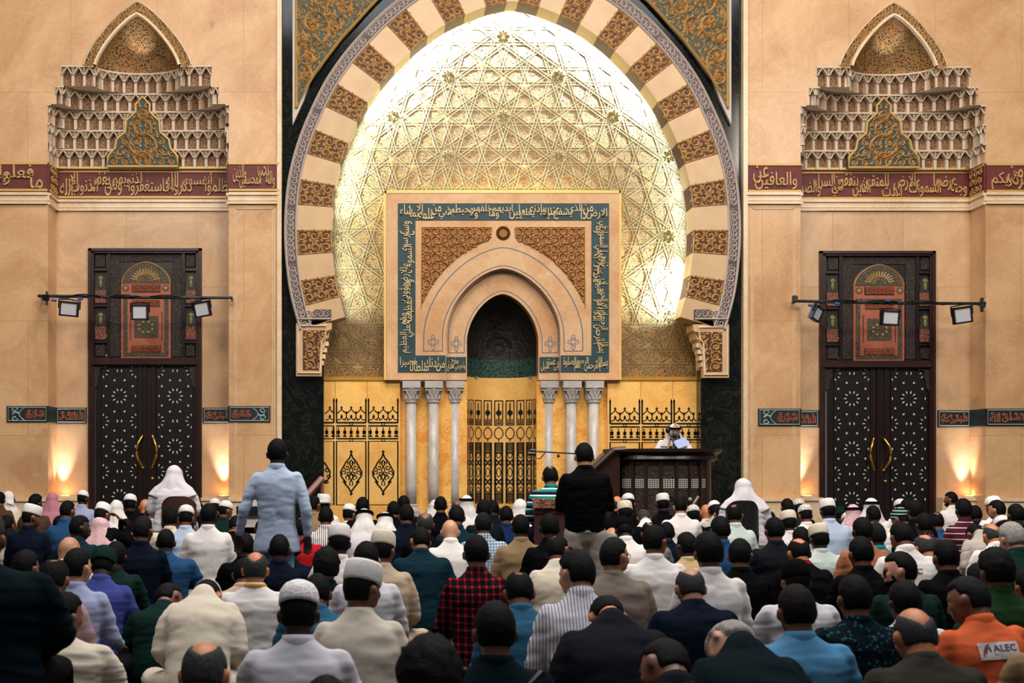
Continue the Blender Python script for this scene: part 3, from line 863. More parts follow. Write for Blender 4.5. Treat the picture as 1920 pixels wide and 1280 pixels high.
# sunburst at the niche back
sb = MB(); sc = Vector((nc[0], nc[1]+.60, Z_(652, YI+.8)))
for k in range(13):
    a = PI*k/12
    sb.rib([(sc.x+r*math.cos(a), sc.z+r*math.sin(a)) for r in (.14, .2, .26)], .012, .006, sc.y-.04)
sb.rib([(sc.x+.1*math.cos(i*PI/10), sc.z+.1*math.sin(i*PI/10)) for i in range(20)], .02, .012, sc.y-.04, closed=True)
sb.rib([(sc.x+.22*math.cos(i*PI/12), sc.z+.22*math.sin(i*PI/12)) for i in range(13)], .016, .012, sc.y-.04)
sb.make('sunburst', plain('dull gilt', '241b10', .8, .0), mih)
# black inlay on the curved wall
bi = MB(); zpx = lambda y: Z_(y, YI+.75)
def cyl(u, z, e=.006):   # u in (-1,1) along the half circle
    t = PI*(u+1)/2; return (nc[0]-(rN-e)*math.cos(t), nc[1]+(.62-e)*math.sin(t), z)
def cq(u0, u1, z0, z1):
    n = 3; vs = []; 
    for i in range(n+1):
        u = u0+(u1-u0)*i/n; vs += [cyl(u, z0), cyl(u, z1)]
    bi.add(vs, [(2*i, 2*i+2, 2*i+3, 2*i+1) for i in range(n)])
def cr_(P, w):
    for (a, b) in zip(P, P[1:]):
        du, dz = (b[0]-a[0])*.97, b[1]-a[1]; L = math.hypot(du, dz) or 1; nu, nz = -dz/L*w/2/.97, du/L*w/2
        bi.add([cyl(a[0]+nu, a[1]+nz), cyl(a[0]-nu, a[1]-nz), cyl(b[0]-nu, b[1]-nz), cyl(b[0]+nu, b[1]+nz)], [(0, 1, 2, 3)])
NCOL = 9; cw_ = 1.9/NCOL
for c in range(NCOL):
    u = -.95+cw_*(c+.5); h = cw_*.40
    z0, z1 = zpx(797), zpx(750)
    for a, b, cc, d in ((u-h, u+h, z0, z0+.018), (u-h, u+h, z1-.018, z1), (u-h, u-h+.02, z0, z1), (u+h-.02, u+h, z0, z1)): cq(a, b, cc, d)
    zm = (z0+z1)/2
    cq(u-.012, u+.012, z0+.04, z1-.05); cq(u-.05, u+.05, zm-.03, zm+.03); cq(u-.03, u+.03, zm-.05, zm+.05)
    for kx in (-.05, -.03, .03, .05): cq(u+kx-.007, u+kx+.007, z0+.04, z0+.12)
    cq(u-.06, u+.06, z0+.03, z0+.045)
    zc = zpx(812); cr_([(u+h*.95*math.sin(i*PI/10), zc+.105*math.cos(i*PI/10)*(1.15 if i % 20 == 0 else 1)) for i in range(21)], .018)
    cq(u-.01, u+.01, zc-.15, zc-.1)
    z1 = zpx(829); z0 = zpx(943)
    for a, b in ((u-h, u-h+.035), (u+h-.035, u+h)): cq(a, b, z0, z1)
    for yy in (829, 847, 848.5, 923, 925, 942): cq(u-h, u+h, zpx(yy)-.014, zpx(yy))
    for (ya, yb) in ((830, 846), (926, 941)):
        za_, zb_ = zpx(yb), zpx(ya); nn = 4
        for i in range(-nn, nn+1):
            for sg in (-1, 1):
                A_ = []; 
                for t in range(2):
                    zz = za_+(zb_-za_)*t; uu = u+(i/nn+sg*(t-.5)*.9)*h*.9; A_.append((max(u-h, min(u+h, uu)), zz))
                cr_(A_, .008)
    # lens medallions and scrolls down the strip
    for yc in (850, 885, 921):
        zc = zpx(yc)
        pts_ = [(u+h*.48*math.sin(i*PI/8), zc+.085*math.cos(i*PI/8)) for i in range(17)]
        pts_ = [p for p in pts_ if zpx(924) < p[1] < zpx(848)]
        cr_(pts_, .016)
    for yc in (867, 903):
        zc = zpx(yc)
        for sg in (-1, 1):
            for sh in (-1, 1):
                cr_([(u+sg*(.008+h*.65*math.sin(i*.35)), zc+sh*(.02+.085*i/6)) for i in range(7)], .026)
                cr_([(u+sg*h*(.75-.25*math.cos(i)), zc+sh*(.03+.03*math.sin(i))) for i in range(7)], .014)
        cq(u-.02, u+.02, zc-.02, zc+.02)
bi.make('black_inlay', M_ink, onx)
# veined onyx behind the columns
bk = MB(); Yb = YI+.02
bk.box(X_(748, Yb), X_(876, Yb), Yb, Yb+.1, 0, Z_(715, Yb)); bk.box(X_(1006, Yb), X_(1140, Yb), Yb, Yb+.1, 0, Z_(715, Yb))
bk.make('onyx_backing', M_onyx2, mih, label='veined orange onyx behind the columns')
# six grey columns
def column(cx, Y, wcap):
    u = Y/F; x = X_(cx, Y); c = (x, Y+.12, 0)
    rs = 9.8*u; root = empty('column'); root.parent = mih
    sh = MB(); zt = Z_(755, Y); zb = Z_(945, Y)
    sh.lathe([(rs*1.02, zb), (rs, zb+.3), (rs*.96, zt)], c, 24); 
    sh.make('shaft', M_gmar, root, smooth=True)
    b = MB(); b.box(x-rs*1.9, x+rs*1.9, Y-.05, Y+.3, 0, zb-.35); b.box(x-rs*1.6, x+rs*1.6, Y-.03, Y+.28, zb-.35, zb-.18)
    b.lathe([(rs*1.55, zb-.18), (rs*1.6, zb-.13), (rs*1.4, zb-.08), (rs*1.2, zb-.05), (rs*1.25, zb-.02), (rs*1.02, zb)], c, 24)
    b.make('base', M_gmar, root)
    cp = MB(); H = zt
    cp.lathe([(rs*1.02, H), (rs*1.22, H+.015), (rs*1.22, H+.04), (rs*1.02, H+.05), (rs*1.12, H+.09), (rs*1.18, H+.16), (rs*1.45, H+.22), (rs*1.62, H+.27)], c, 24)
    for k in range(10):   # acanthus leaves and volutes
        a = k*2*PI/10
        for (r0, r1, z0, z1, w) in ((1.15, 1.5, .05, .15, .05), (1.3, 1.75, .14, .25, .04)):
            aa = a+(0 if w == .05 else PI/10)
            P = []
            for t in range(5):
                q = t/4; r = rs*(r0+(r1-r0)*q**2); P.append((c[0]+r*math.cos(aa), c[1]+r*math.sin(aa), H+z0+(z1-z0)*q))
            cp.tube(P, [w*.4, w*.55, w*.5, w*.4, w*.15], 6)
    ab = 17*u*wcap
    cp.box(x-ab, x+ab, Y-.04, Y+.3, Z_(725, Y)-.02, Z_(714, Y)-.003); cp.box(x-ab*.92, x+ab*.92, Y-.01, Y+.27, Z_(725, Y)-.07, Z_(725, Y)-.02)
    cp.make('capital', M_gmar, root)
    return root
for cx, Y in ((771.5, YF-.03), (813.5, YF-.03), (853.5, YI-.04), (1030, YI-.04), (1073, YF-.03), (1115, YF-.03)):
    column(cx, Y, 1.)
# ============================================================ DOOR ALCOVES
M_rec = M_pier
def star_poly(cx, cy, R, r, n, a0=PI/2):
    return [(cx+(R if k % 2 == 0 else r)*math.cos(a0+k*PI/n), cy+(R if k % 2 == 0 else r)*math.sin(a0+k*PI/n)) for k in range(2*n)]
for S in SIDES:
    cx, L, R, oy, nm = S['cx'], S['L'], S['R'], S['oy'], S['n']
    side = 'left' if nm == 'left' else 'right'
    # ---- painted hood
    hood = at_empty('niche_hood', 'painted pointed half dome with a gilt scroll border above the %s door' % side, 'half dome', 'painted half domes over the doors')
    outr = hood_curve(cx, 100, 122+oy, 5+oy); inr = hood_curve(cx, 80, 123+oy, 26+oy)
    ring = MB().ppoly(outr+list(reversed(inr)), YW-.02, .03).make('border', M_dteal, hood, label='dark border with gilt scrolls')
    v = MB(); mids = hood_curve(cx, 90, 122.5+oy, 15+oy); mids = dens(mids, 26)
    for i, (x, y) in enumerate(mids):
        xx, zz = X_(x), Z_(y)
        v.rib(spiral(xx, zz, .085, .015, i*2.1, 1.4, i % 2 == 0, 12), .026, .02, YW-.02, taper=True)
        for k in range(4): v.rib(leaf(xx, zz, i+k*PI/2, .09), .03, .016, YW-.02, taper=True)
    v.make('scroll_relief', M_gold, ring)
    e = MB(); e.rib([(X_(a), Z_(b)) for a, b in hood_curve(cx, 101, 122+oy, 4+oy)], .03, .02, YW-.02)
    e.rib([(X_(a), Z_(b)) for a, b in hood_curve(cx, 79, 123+oy, 27+oy)], .07, .05, YW-.02, flat=.5); e.make('edge_moulding', M_trim, ring)
    # dome interior: half-dome between mouth and back
    m = MB(); vs = []; nz_, na = 18, 30; half = 78*YW/F; xc = X_(cx)
    for j in range(nz_+1):
        u = math.sin(j/nz_*PI/2); k = (1-min(1, u)**1.32)**.79 if u < 1 else 0
        z = Z_(123+oy)+(Z_(27+oy)-Z_(123+oy))*u
        for i in range(na+1):
            t = PI*i/na; vs.append((xc-half*k*math.cos(t), YW-.015+.56*k*math.sin(t), z))
    m.add(vs, [(j*(na+1)+i, j*(na+1)+i+1, (j+1)*(na+1)+i+1, (j+1)*(na+1)+i) for j in range(nz_) for i in range(na)])
    m.make('half_dome', M_dome, hood, smooth=True)
    # ---- muqarnas tiers
    mq = at_empty('muqarnas', 'stalactite tiers of small gilt pointed cells above the %s door' % side, 'muqarnas', 'muqarnas over the doors')
    c0 = X_((L+R)/2)
    def plan(tier):
        """plan polyline (x, y) for the face of each tier"""
        pts = []
        ext = S['r'][min(tier, 2)]
        half, p = ((81*YW/F, 2.), (138*YW/F, 2.4), (163*YW/F, 4.), (165*YW/F, 7.), (167*YW/F, 12.))[tier]
        cc = X_(cx) if tier == 0 else (X_(cx)+c0)/2 if tier == 1 else c0
        D = (.44, .445, .45, .455, .46)[tier]
        n = 60
        xa, xb = X_(ext[0]), X_(ext[1])
        lo, hi = max(cc-half, xa+.01), min(cc+half, xb-.01)
        if xa < lo-.05: pts.append((xa, YW+.005))
        for i in range(n+1):
            t = PI*i/n; cxp = math.cos(t); sp_ = math.sin(t)
            x = cc-half*abs(cxp)**(2/p)*(1 if cxp > 0 else -1); y = YW+.005+D*sp_**(2/p)
            pts.append((min(max(x, lo), hi), y))
        if xb > hi+.05: pts.append((xb, YW+.005))
        return pts
    zr = [Z_(123+oy), Z_(161+oy), Z_(195+oy), Z_(231+oy), Z_(267+oy), Z_(304+oy)]
    wcell = 23.2*YW/F
    wht = MB(); gc = MB(); sa = MB(); dk = MB()
    plans = [plan(t) for t in range(5)]
    for tier in range(5):
        P = plans[tier]; zt, zb = zr[tier], zr[tier+1]
        d = [0.]
        for a, b in zip(P, P[1:]): d.append(d[-1]+math.dist(a, b))
        n = max(3, round(d[-1]/wcell)); n += (n % 2 == 0)
        def on(s):
            s = max(0, min(d[-1], s)); k = 0
            while k < len(d)-2 and d[k+1] < s: k += 1
            t = (s-d[k])/(d[k+1]-d[k]+1e-9); return (P[k][0]*(1-t)+P[k+1][0]*t, P[k][1]*(1-t)+P[k+1][1]*t)
        step = d[-1]/n
        shift = .5 if tier % 2 else 0.
        cells = []
        for i in range(-1, n+1):
            s0_, s1_ = (i+shift)*step, (i+1+shift)*step
            s0_, s1_ = max(0, s0_), min(d[-1], s1_)
            if s1_-s0_ < step*.2: continue
            a, b = on(s0_), on(s1_)
            # bow each cell slightly outwards like a facet
            ex = Vector((b[0]-a[0], b[1]-a[1], 0)); Lc = ex.length
            if Lc < .03: continue
            ex.normalize(); nrm = Vector((ex.y, -ex.x, 0))
            if nrm.y > 0 and abs(nrm.y) > .2: nrm = -nrm
            H = zt-zb
            def q(u, v_, w_): # u 0..1 across, v 0..1 up, w outwards (m)
                return (a[0]+ex.x*Lc*u+nrm.x*w_, a[1]+ex.y*Lc*u+nrm.y*w_, zb+H*v_)
            full = (s1_-s0_) > step*.8
            B, T, SH = .02, .88, .56     # base, apex, shoulder heights
            jl, jr = .12, .88
            arch = [(jl, 0.), (jl, SH), (.5, T), (jr, SH), (jr, 0.)]
            # spandrels (coloured triangles) on the face
            ledge = wht; wht = MB(); gc = MB(); sa = MB(); dk = MB()
            for tri in ([(0, SH+.04), (.5, 1), (0, 1)], [(1, SH+.04), (1, 1), (.5, 1)]):
                vs = [q(x, y, 0.) for x, y in tri]; sa.add(vs, [(0, 1, 2)]) if (i % 2) else gc.add(vs, [(0, 1, 2)])
            # recessed coloured panel behind the pointed opening
            vs = [q(x, y, -.085) for x, y in arch]; dk.add(vs, [(4, 3, 2, 1, 0)])
            # recess walls and white frame
            for (p0, p1) in zip(arch, arch[1:]):
                vs = [q(*p0, 0.), q(*p1, 0.), q(*p1, -.09), q(*p0, -.09)]; wht.add(vs, [(0, 1, 2, 3)])
            def bar(p0, p1, w, h=.022):
                du, dv = (p1[0]-p0[0])*Lc, (p1[1]-p0[1])*H; Ln = math.hypot(du, dv); nu, nv = -dv/Ln*w/2/Lc, du/Ln*w/2/H
                A = [q(p0[0]+nu, p0[1]+nv, 0), q(p0[0]-nu, p0[1]-nv, 0), q(p1[0]-nu, p1[1]-nv, 0), q(p1[0]+nu, p1[1]+nv, 0)]
                Bq = [q(p0[0]+nu*.5, p0[1]+nv*.5, h), q(p0[0]-nu*.5, p0[1]-nv*.5, h), q(p1[0]-nu*.5, p1[1]-nv*.5, h), q(p1[0]+nu*.5, p1[1]+nv*.5, h)]
                wht.add(A+Bq, [(4, 5, 6, 7), (0, 1, 5, 4), (2, 3, 7, 6), (1, 2, 6, 5), (3, 0, 4, 7)])
            # piers at both sides of the opening
            for (u0, u1) in ((0., jl), (jr, 1.)):
                vs = [q(u0, 0, 0), q(u1, 0, 0), q(u1, SH+.1, 0), q(u0, SH+.1, 0)]; wht.add(vs, [(0, 1, 2, 3)])
            bar((.06, SH-.02), (.5, T+.06), .026, .03); bar((.94, SH-.02), (.5, T+.06), .026, .03)
            bar((0, SH), (0, 1), .012)
            cells.append((wht, gc, sa, dk)); wht = ledge
        # soffit shelf between this tier and the one above: strip joining outlines
        wht_edge = [(x, y, zt) for x, y in P]
        for (a, b) in zip(P, P[1:]):
            for zz, hh in ((zt, .03),):
                if math.dist(a, b) < 1e-4: continue
                ex = Vector((b[0]-a[0], b[1]-a[1], 0)).normalized(); nr = Vector((ex.y, -ex.x, 0))
                o2 = .025
                wht.add([(a[0]+nr.x*o2, a[1]+nr.y*o2, zz-hh), (b[0]+nr.x*o2, b[1]+nr.y*o2, zz-hh), (b[0]+nr.x*o2, b[1]+nr.y*o2, zz), (a[0]+nr.x*o2, a[1]+nr.y*o2, zz),
                         (a[0], a[1], zz-hh), (b[0], b[1], zz-hh)], [(0, 1, 2, 3), (4, 5, 1, 0)])
        # shelf: fan between this plan and the alcove back so no gaps show
        up = P; N = len(up)
        wht.add([(x, y, zt-.001) for x, y in up]+[(x, YA+.3, zt-.001) for x, y in up], [(i, i+1, i+1+N, i+N) for i in range(N-1)])
        wht.add([(x, y, zb+.001) for x, y in up]+[(x, YA+.3, zb+.001) for x, y in up], [(i+1, i, i+N, i+1+N) for i in range(N-1)])
        if tier > 0:
            prev = plans[tier-1]; N = len(prev)
            wht.add([(x, YW-.0+.004, zt+.0) for x, y in prev]+[(x, y, zt+.0) for x, y in prev], [])
        tierobj = wht.make('tier_ledge', M_white, mq)
        if 'green cell carving' not in MATS: carved('green cell carving', '9a8446', '24402f', 30.)
        for c_ in cells: multi('pointed_cell', c_, (M_white, M_cellc, MATS['green cell carving'], M_cellc), tierobj)
        wht = MB(); gc = MB(); sa = MB(); dk = MB()
    # backing above the hood line
    bkb = MB(); bkb.box(X_(L)+.01, X_(R)-.01, YA-.02, YA-.002, Z_(313), Z_(124))
    bkb.make('backing', M_white, mq)
    # ---- green stepped panel
    tp = at_empty('stepped_panel', 'green and gilt stepped arabesque panel in the muqarnas above the %s door' % side, 'panel', 'stepped arabesque panels')
    YP = YA-.17
    off = X_((L+R)/2)*F/YP+PX      # centre in pixels at that depth
    hp = [(0, 182), (13, 196), (13, 210), (31, 227), (33, 248), (49, 262), (52, 278), (65, 293), (66, 312)]
    outl = [(off+x, y+oy) for x, y in hp]+[(off-x, y+oy) for x, y in reversed(hp[1:])]
    gnd = MB().ppoly(outl, YP, .1).make('ground', M_teal, tp)
    wp = [(X_(x, YP), Z_(y, YP)) for x, y in outl]
    MB().rib(wp, .05, .035, YP, closed=True, flat=.4).make('gilt_edge', M_gold2, tp)
    v = MB(); vines(v, wp, YP, .2, .036, .03, axis=X_(off, YP), seed=5, margin=.04)
    f = pip(wp)
    for yy, r in ((215, 8), (240, 14), (272, 22), (298, 13)):
        cxx, czz = X_(off, YP), Z_(yy+oy, YP); rr = r*YP/F
        for sg in (-1, 1):
            pa = [(cxx+sg*rr*math.sin(t*PI/8)*(1-.15*math.cos(t*PI/4)), czz-rr*math.cos(t*PI/8)) for t in range(9)]
            v.rib([p for p in pa if f(*p)], .045, .045, YP)
    v.make('vine_relief', M_gold, tp)
    bl_ = MB().pbox(L-6, 312+oy, R+30, 317+oy, YA-.09, .08); bl_.make('gilt_sill', M_gold2, tp)
    # ---- lettered friezes: three per side
    zt, zb = Z_(305+oy), Z_(359+oy)
    texts = {'left': (('ما فعلوا وهم', -40, L), ('ظلموا أنفسهم ذكروا الله فاستغفروا لذنوبهم ومن يغفر الذنوب إلا الله', L, R), ('والله يحب المحسنين والذين', R, 524)),
             'right': (('والعافين عن', 1402, L), ('وجنة عرضها السموات والارض أعدت للمتقين الذين ينفقون في السراء والضراء', L, R), ('مغفرة من ربكم', R, 1960))}[nm]
    labs = {'left': ('maroon frieze with gilt arabic lettering at the far left edge', 'long maroon frieze with gilt arabic lettering over the left door alcove', 'short maroon frieze with gilt arabic lettering left of the dark marble'),
            'right': ('short maroon frieze with gilt arabic lettering right of the dark marble', 'long maroon frieze with gilt arabic lettering over the right door alcove', 'maroon frieze with gilt arabic lettering at the far right edge')}[nm]
    for k, (tx, a, b) in enumerate(texts):
        fz = at_empty('lettered_frieze', labs[k], 'frieze', 'maroon lettered friezes')
        Yf = (YA if k == 1 else YW)-.03
        x0, x1 = X_(a), X_(b)
        g = MB(); g.box(x0+(.0 if k != 1 else .03), x1-(.03 if k == 1 else 0), Yf, Yf+.03, zb, zt)
        if k == 1:
            g.box(x0, x0+.03, YW, YA, zb, zt); g.box(x1-.03, x1, YW, YA, zb, zt)
        g.make('ground', M_maroon, fz)
        e = MB()
        for zz in (zb+.02, zt-.02):
            e.box(x0+.0, x1-.0, Yf-.015, Yf, zz-.02, zz+.02)
            if k == 1: e.box(x0+.03, x0+.045, YW, YA-.05, zz-.02, zz+.02); e.box(x1-.045, x1-.03, YW, YA-.05, zz-.02, zz+.02)
        e.make('gilt_edge', M_gold2, fz)
        t = MB(); arabic(t, tx, x0+.08, x1-.08, zb+.045, zt-.045, Yf, 0, .03, .006)
        t.make('lettering', M_gold, fz)
        if k == 1:
            for xs_, dr_ in ((x0+.031, 1), (x1-.031, -1)):
                s_ = MB()
                for j in range(3):
                    for i in range(3):
                        pth = spiral(0, 0, .075, .015, j+i, 1.3, j % 2 == 0, 10)
                        s_.tube([(xs_+dr_*.004, YW+.13+.16*i+p[0], zb+.1+j*.16+p[1]) for p in pth], .013, 4)
                s_.make('side_scrolls', M_gold, fz)
    # ---- dark teal kufic bands beside the doors
    yb0, yb1 = (760, 790) if nm == 'left' else (765, 800)
    dl, dr = (165, 378) if nm == 'left' else (1537, 1755)
    segs = {'left': (('المؤمنون ان الله', 13, L, YW, 0), ('الصلاة كانت على', L, dl, YA, 0), ('المؤمنين كتابا', dr, R, YA, 0), ('موقوتا صدق الله', R, 507, YW, 1)),
            'right': (('المؤمنون ان الله', 1421, L, YW, 0), ('الصلاة كانت على', L, dl, YA, 0), ('المؤمنين كتابا', dr, R, YA, 0), ('موقوتا صدق الله', R, 1960, YW, 1))}[nm]
    zt2, zb2 = Z_(yb0+1), Z_(yb1+1 if nm == 'left' else yb1-2)
    pos = ('on the pier left of the %s door alcove', 'just left of the %s door', 'just right of the %s door', 'on the pier right of the %s door alcove')
    for k, (tx, a, b, Y, rt) in enumerate(segs):
        kb = at_empty('kufic_band', 'teal band with orange arabic lettering '+pos[k] % side, 'lettered band', 'dark teal lettered bands')
        x0 = X_(a, Y if a in (dl, dr) else YW); x1 = X_(b, Y if b in (dl, dr) else YW)
        if k == 1: x1 -= .02
        if k == 2: x0 += .02
        g = MB(); g.box(x0, x1, Y-.02, Y, zb2, zt2)
        if k == 1: g.box(x0, x0+.02, YW, YA-.02, zb2, zt2)
        if k == 2: g.box(x1-.02, x1, YW, YA-.02, zb2, zt2)
        g.make('ground', M_dteal, kb)
        e = MB(); e.rib([(x0+.03, zb2+.025), (x1-.03, zb2+.025), (x1-.03, zt2-.025), (x0+.03, zt2-.025)], .018, .012, Y-.02, closed=True, flat=.6)
        xa, xb = x0+.06, x1-.06
        if k in (0, 3):
            xe = x0+.2 if k == 0 else x1-.2
            if b < 1950:
                sg = 1 if k == 0 else -1
                for zz in (-1, 1):
                    e.rib(spiral(xe-sg*.06, (zb2+zt2)/2+zz*.075, .055, .02, 0, 1., zz*sg > 0, 12), .022, .01, Y-.02)
                e.rib([(xe+sg*(.12-.1*math.sin(t*PI/8)), zb2+.03+(zt2-zb2-.06)*t/8) for t in range(9)], .018, .01, Y-.02)
                e.rib(leaf(xe-sg*.1, (zb2+zt2)/2, 0 if sg > 0 else PI, .13), .03, .01, Y-.02)
                if k == 0: xa = x0+.34
                else: xb = x1-.34
        e.make('border_lines', plain('pale grey-green lines', '8fa39c', .5), kb)
        t = MB(); zz0 = zb2+.05; H = zt2-zb2
        arabic(t, tx, xa, xb, zz0, zz0+H*.55, Y-.02, 0, .014, .015, tiers=False)
        # upper fleurons between the shafts
        rnd = random.Random(k*7+3); n = int((xb-xa)/.1)
        for i in range(n):
            xx = xa+(i+.5)*(xb-xa)/n
            if i % 4 == 3: t.box(xx-.01, xx+.01, Y-.034, Y-.02, zz0+H*.2, zt2-.05)
            else:
                t.rib(spiral(xx, zt2-.1, .032, .008, i*1.3, 1.2, i % 2 == 0, 9), .02, .012, Y-.02); t.rib([(xx, zt2-.13), (xx+.03, zt2-.165)], .02, .012, Y-.02)
        t.make('lettering', M_orange, kb)
    # ---- door
    YD = YA+.05
    px = lambda x, y: (dl+(x-165)*(dr-dl)/213., y+(5 if nm == 'right' else 0))   # left-door pixel -> this door
    door = empty('door_1' if nm == 'left' else 'door_2'); struct(door)
    door['label'] = 'tall dark walnut double door with pearl star inlay in the %s alcove' % side
    def pb(mb, x0, y0, x1, y1, Y, th=.03):
        a, b = px(x0, y0), px(x1, y1); return mb.pbox(a[0], a[1], b[0], b[1], Y, th)
    def pv(mb, x0, y0, x1, y1, Y, out=.02, ins=1.5):
        a, b = px(x0, y0), px(x1, y1); return mb.bev(a[0], a[1], b[0], b[1], Y, out, ins)
    fr = MB()
    for r in ((165, 465, 171, 1030), (372, 465, 378, 1030), (165, 465, 378, 470)): pb(fr, *r, YA-.045, .25)
    for r in ((171, 470, 175.5, 1030), (367.5, 470, 372, 1030), (171, 470, 372, 474)): pb(fr, *r, YA-.01, .2)
    pb(fr, 165, 676, 378, 683, YA-.03, .2); pb(fr, 171, 671, 372, 676, YA, .2)
    fr.make('frame', M_wood2, door)
    tr = MB(); pb(tr, 175, 474, 368, 672, YD+.02, .05)
    for x in (201, 204, 341, 344): pb(tr, x, 474, x+2.4, 672, YD-.03, .05)
    for (a, b) in ((176, 200), (347, 368)):
        for y in (505, 572, 640): pb(tr, a, y, b, y+2.6, YD-.035, .05)
    tro = tr.make('transom', M_wood, door)
    c = MB()
    for (a, b) in ((178, 199), (348, 367)):
        for (y0, y1) in ((477, 502), (646, 669)): pv(c, a, y0, b, y1, YD+.02, .03)
    pb(c, 207, 476, 225, 668, YD+.0, .02); pb(c, 322, 476, 340, 668, YD, .02); pb(c, 225, 476, 322, 490, YD, .02)
    c.make('carved_panel', M_doorc, tro)
    for (x0, x1) in ((177, 200), (347, 369)):
        for (y0, y1) in ((513, 568), (582, 636)):
            nb = MB(); cxn = (x0+x1)/2
            a_ = [px(x, y) for x, y in [(x0+1, y1), (x0+1, y0+28), (x0+3, y0+20), (x0+1, y0+14), (x0+5, y0+6), (cxn, y0), (x1-5, y0+6), (x1-1, y0+14), (x1-3, y0+20), (x1-1, y0+28), (x1-1, y1)]]
            nb.ppoly(a_, YD-.0, .02); n_o = nb.make('small_niche', plain('smoky green niche', '1c211c', .5), tro)
            v2 = MB(); p0, p1 = px(x0+1, y1-24), px(x1-1, y1)
            v2.ppoly([(p0[0], p0[1]), (p1[0], p0[1]), (p1[0], p1[1]), (p0[0], p1[1])], YD-.01, .01)
            v2.make('orange_panel', carved('terracotta carving', '8f4a34', '2f3324', 30.) if 'terracotta carving' not in MATS else MATS['terracotta carving'], n_o)
            v3 = MB(); q0 = px(cxn, y0+12); xx, zz = X_(q0[0], YD), Z_(q0[1], YD)
            v3.ball((xx, YD-.01, zz-.06), (.035, .02, .09), 10, 6); v3.ball((xx, YD-.01, zz+.03), (.05, .02, .045), 10, 6)
            v3.make('bud_ornament', plain('dull olive gilt', '6b6236', .5), n_o)
    # arched marquetry panel
    ar = [px(*p) for p in arch_px(273.5, 46.5, 530, 490, 673)]
    mp_ = MB().ppoly(ar, YD-.02, .04).make('marquetry_panel', M_orange, tro, label='orange and green inlaid arched panel')
    gi = MB(); ol = MB(); bk_ = MB()
    a2 = [px(*p) for p in arch_px(273.5, 44, 530, 493, 531)]; ol.ppoly(a2, YD-.026, .01)
    for k in range(-6, 7):
        a = PI/2+k*PI/14
        for r0, r1, w in ((14, 24, .03),):
            p0 = px(273.5+r0*math.cos(a)*1.15, 528-r0*math.sin(a)); p1 = px(273.5+r1*math.cos(a)*1.15, 528-r1*math.sin(a))
            gi.rib([(X_(p0[0], YD), Z_(p0[1], YD)), (X_(p1[0], YD), Z_(p1[1], YD))], w, .01, YD-.026)
    p0 = px(273.5, 528)
    for r in (9, 12): gi.rib([(X_(p0[0]+r*math.cos(t*PI/12), YD), Z_(p0[1]-r*math.sin(t*PI/12), YD)) for t in range(13)], .014, .01, YD-.026)
    gi.rib([(X_(x, YD), Z_(y, YD)) for x, y in [px(*p) for p in arch_px(273.5, 45, 530, 492, 531)]], .02, .012, YD-.026)
    for x in (236, 311): 
        q0 = px(x, 540); gi.poly(star_poly(X_(q0[0], YD), Z_(q0[1], YD), .05, .022, 8), YD-.03, .01)
        ol.poly(star_poly(X_(q0[0], YD), Z_(q0[1], YD), .075, .05, 8), YD-.026, .01)
    pb(bk_, 247, 533, 301, 548, YD-.026, .01)
    v4 = MB(); A, B_ = px(248, 547), px(300, 534)
    v4.box(0, 0, 0, 0, 0, 0) if 0 else None
    for rect, tx in (((248, 534, 300, 547), 'بسم الله الرحمن الرحيم'), ((248, 562, 300, 574), 'الحمد لله'), ((247, 648, 301, 660), 'رب العالمين')):
        A, B_ = px(rect[0], rect[3]), px(rect[2], rect[1])
        # fine illegible scroll lettering in the photograph: built as scrollwork
        w_ = prect(A[0], B_[1], B_[0], A[1], YD); vines(v4, w_, YD-.03, .07, .02, .012, seed=2)
    v4.make('scroll_inlay', M_orange, mp_)
    for (x0, y0, x1, y1) in ((231, 555, 239, 668), (308, 555, 316, 668), (239, 555, 308, 559.5), (239, 661, 308, 668), (248, 562, 300, 575), (246, 647, 302, 661)): pb(ol, x0, y0, x1, y1, YD-.026, .01)
    pb(ol, 252, 592, 297, 633, YD-.026, .01)
    ol.make('green_inlay', carved('olive green marquetry', '2f3626', '6d4a33', 34.) if 'olive green marquetry' not in MATS else MATS['olive green marquetry'], mp_)
    for y in range(586, 636, 4):
        for x in (244, 303): pb(bk_, x, y, x+1.6, y+2, YD-.03, .008)
    bk_.make('black_inlay', M_black, mp_)
    gi2 = gi
    for k in range(8):
        a = k*PI/4+PI/8; q0 = px(274+13*math.cos(a), 613+10*math.sin(a)); gi.poly([(X_(q0[0], YD)+.022*math.cos(t), Z_(q0[1], YD)+.022*math.sin(t)) for t in [i*PI/4 for i in range(8)]], YD-.034, .01)
    gi.make('gilt_inlay', plain('faded gilt inlay', '9a7a4a', .5), mp_)
    # leaves
    for li, (x0, x1, ccx) in enumerate(((180, 273.5, 224), (275, 367, 328.2))):
        lf = MB(); pb(lf, x0, 683, x1, 1030, YD+.04, .06); pb(lf, x0, 683, x0+10, 1030, YD+.02, .03); pb(lf, x1-10, 683, x1, 1030, YD+.02, .03)
        if li == 0: pb(lf, 258, 683, 266, 1030, YD+.0, .05); pb(lf, 270.5, 683, 274.5, 1030, YD-.02, .06)
        else: pb(lf, 284, 683, 292, 1030, YD+.0, .05)
        leafo = lf.make('door_leaf', M_wood, door)
        pn = MB(); pb(pn, ccx-33, 690, ccx+33, 1020, YD+.015, .03); pno = pn.make('inlaid_panel', plain('near-black wood panel', '120d0d', .35, n=8, amt=.4), leafo)
        iv = MB(); Yq = YD+.012
        def petal(x, y, ang, l=3.2, w=1.25):
            if abs(x-ccx) > 32: return
            ca, sa_ = math.cos(ang), math.sin(ang)
            pts = [px(x+u*ca-v_*sa_, y+u*sa_+v_*ca) for u, v_ in ((l, 0), (0, w), (-l, 0), (0, -w))]
            iv.ppoly(pts, Yq, .004)
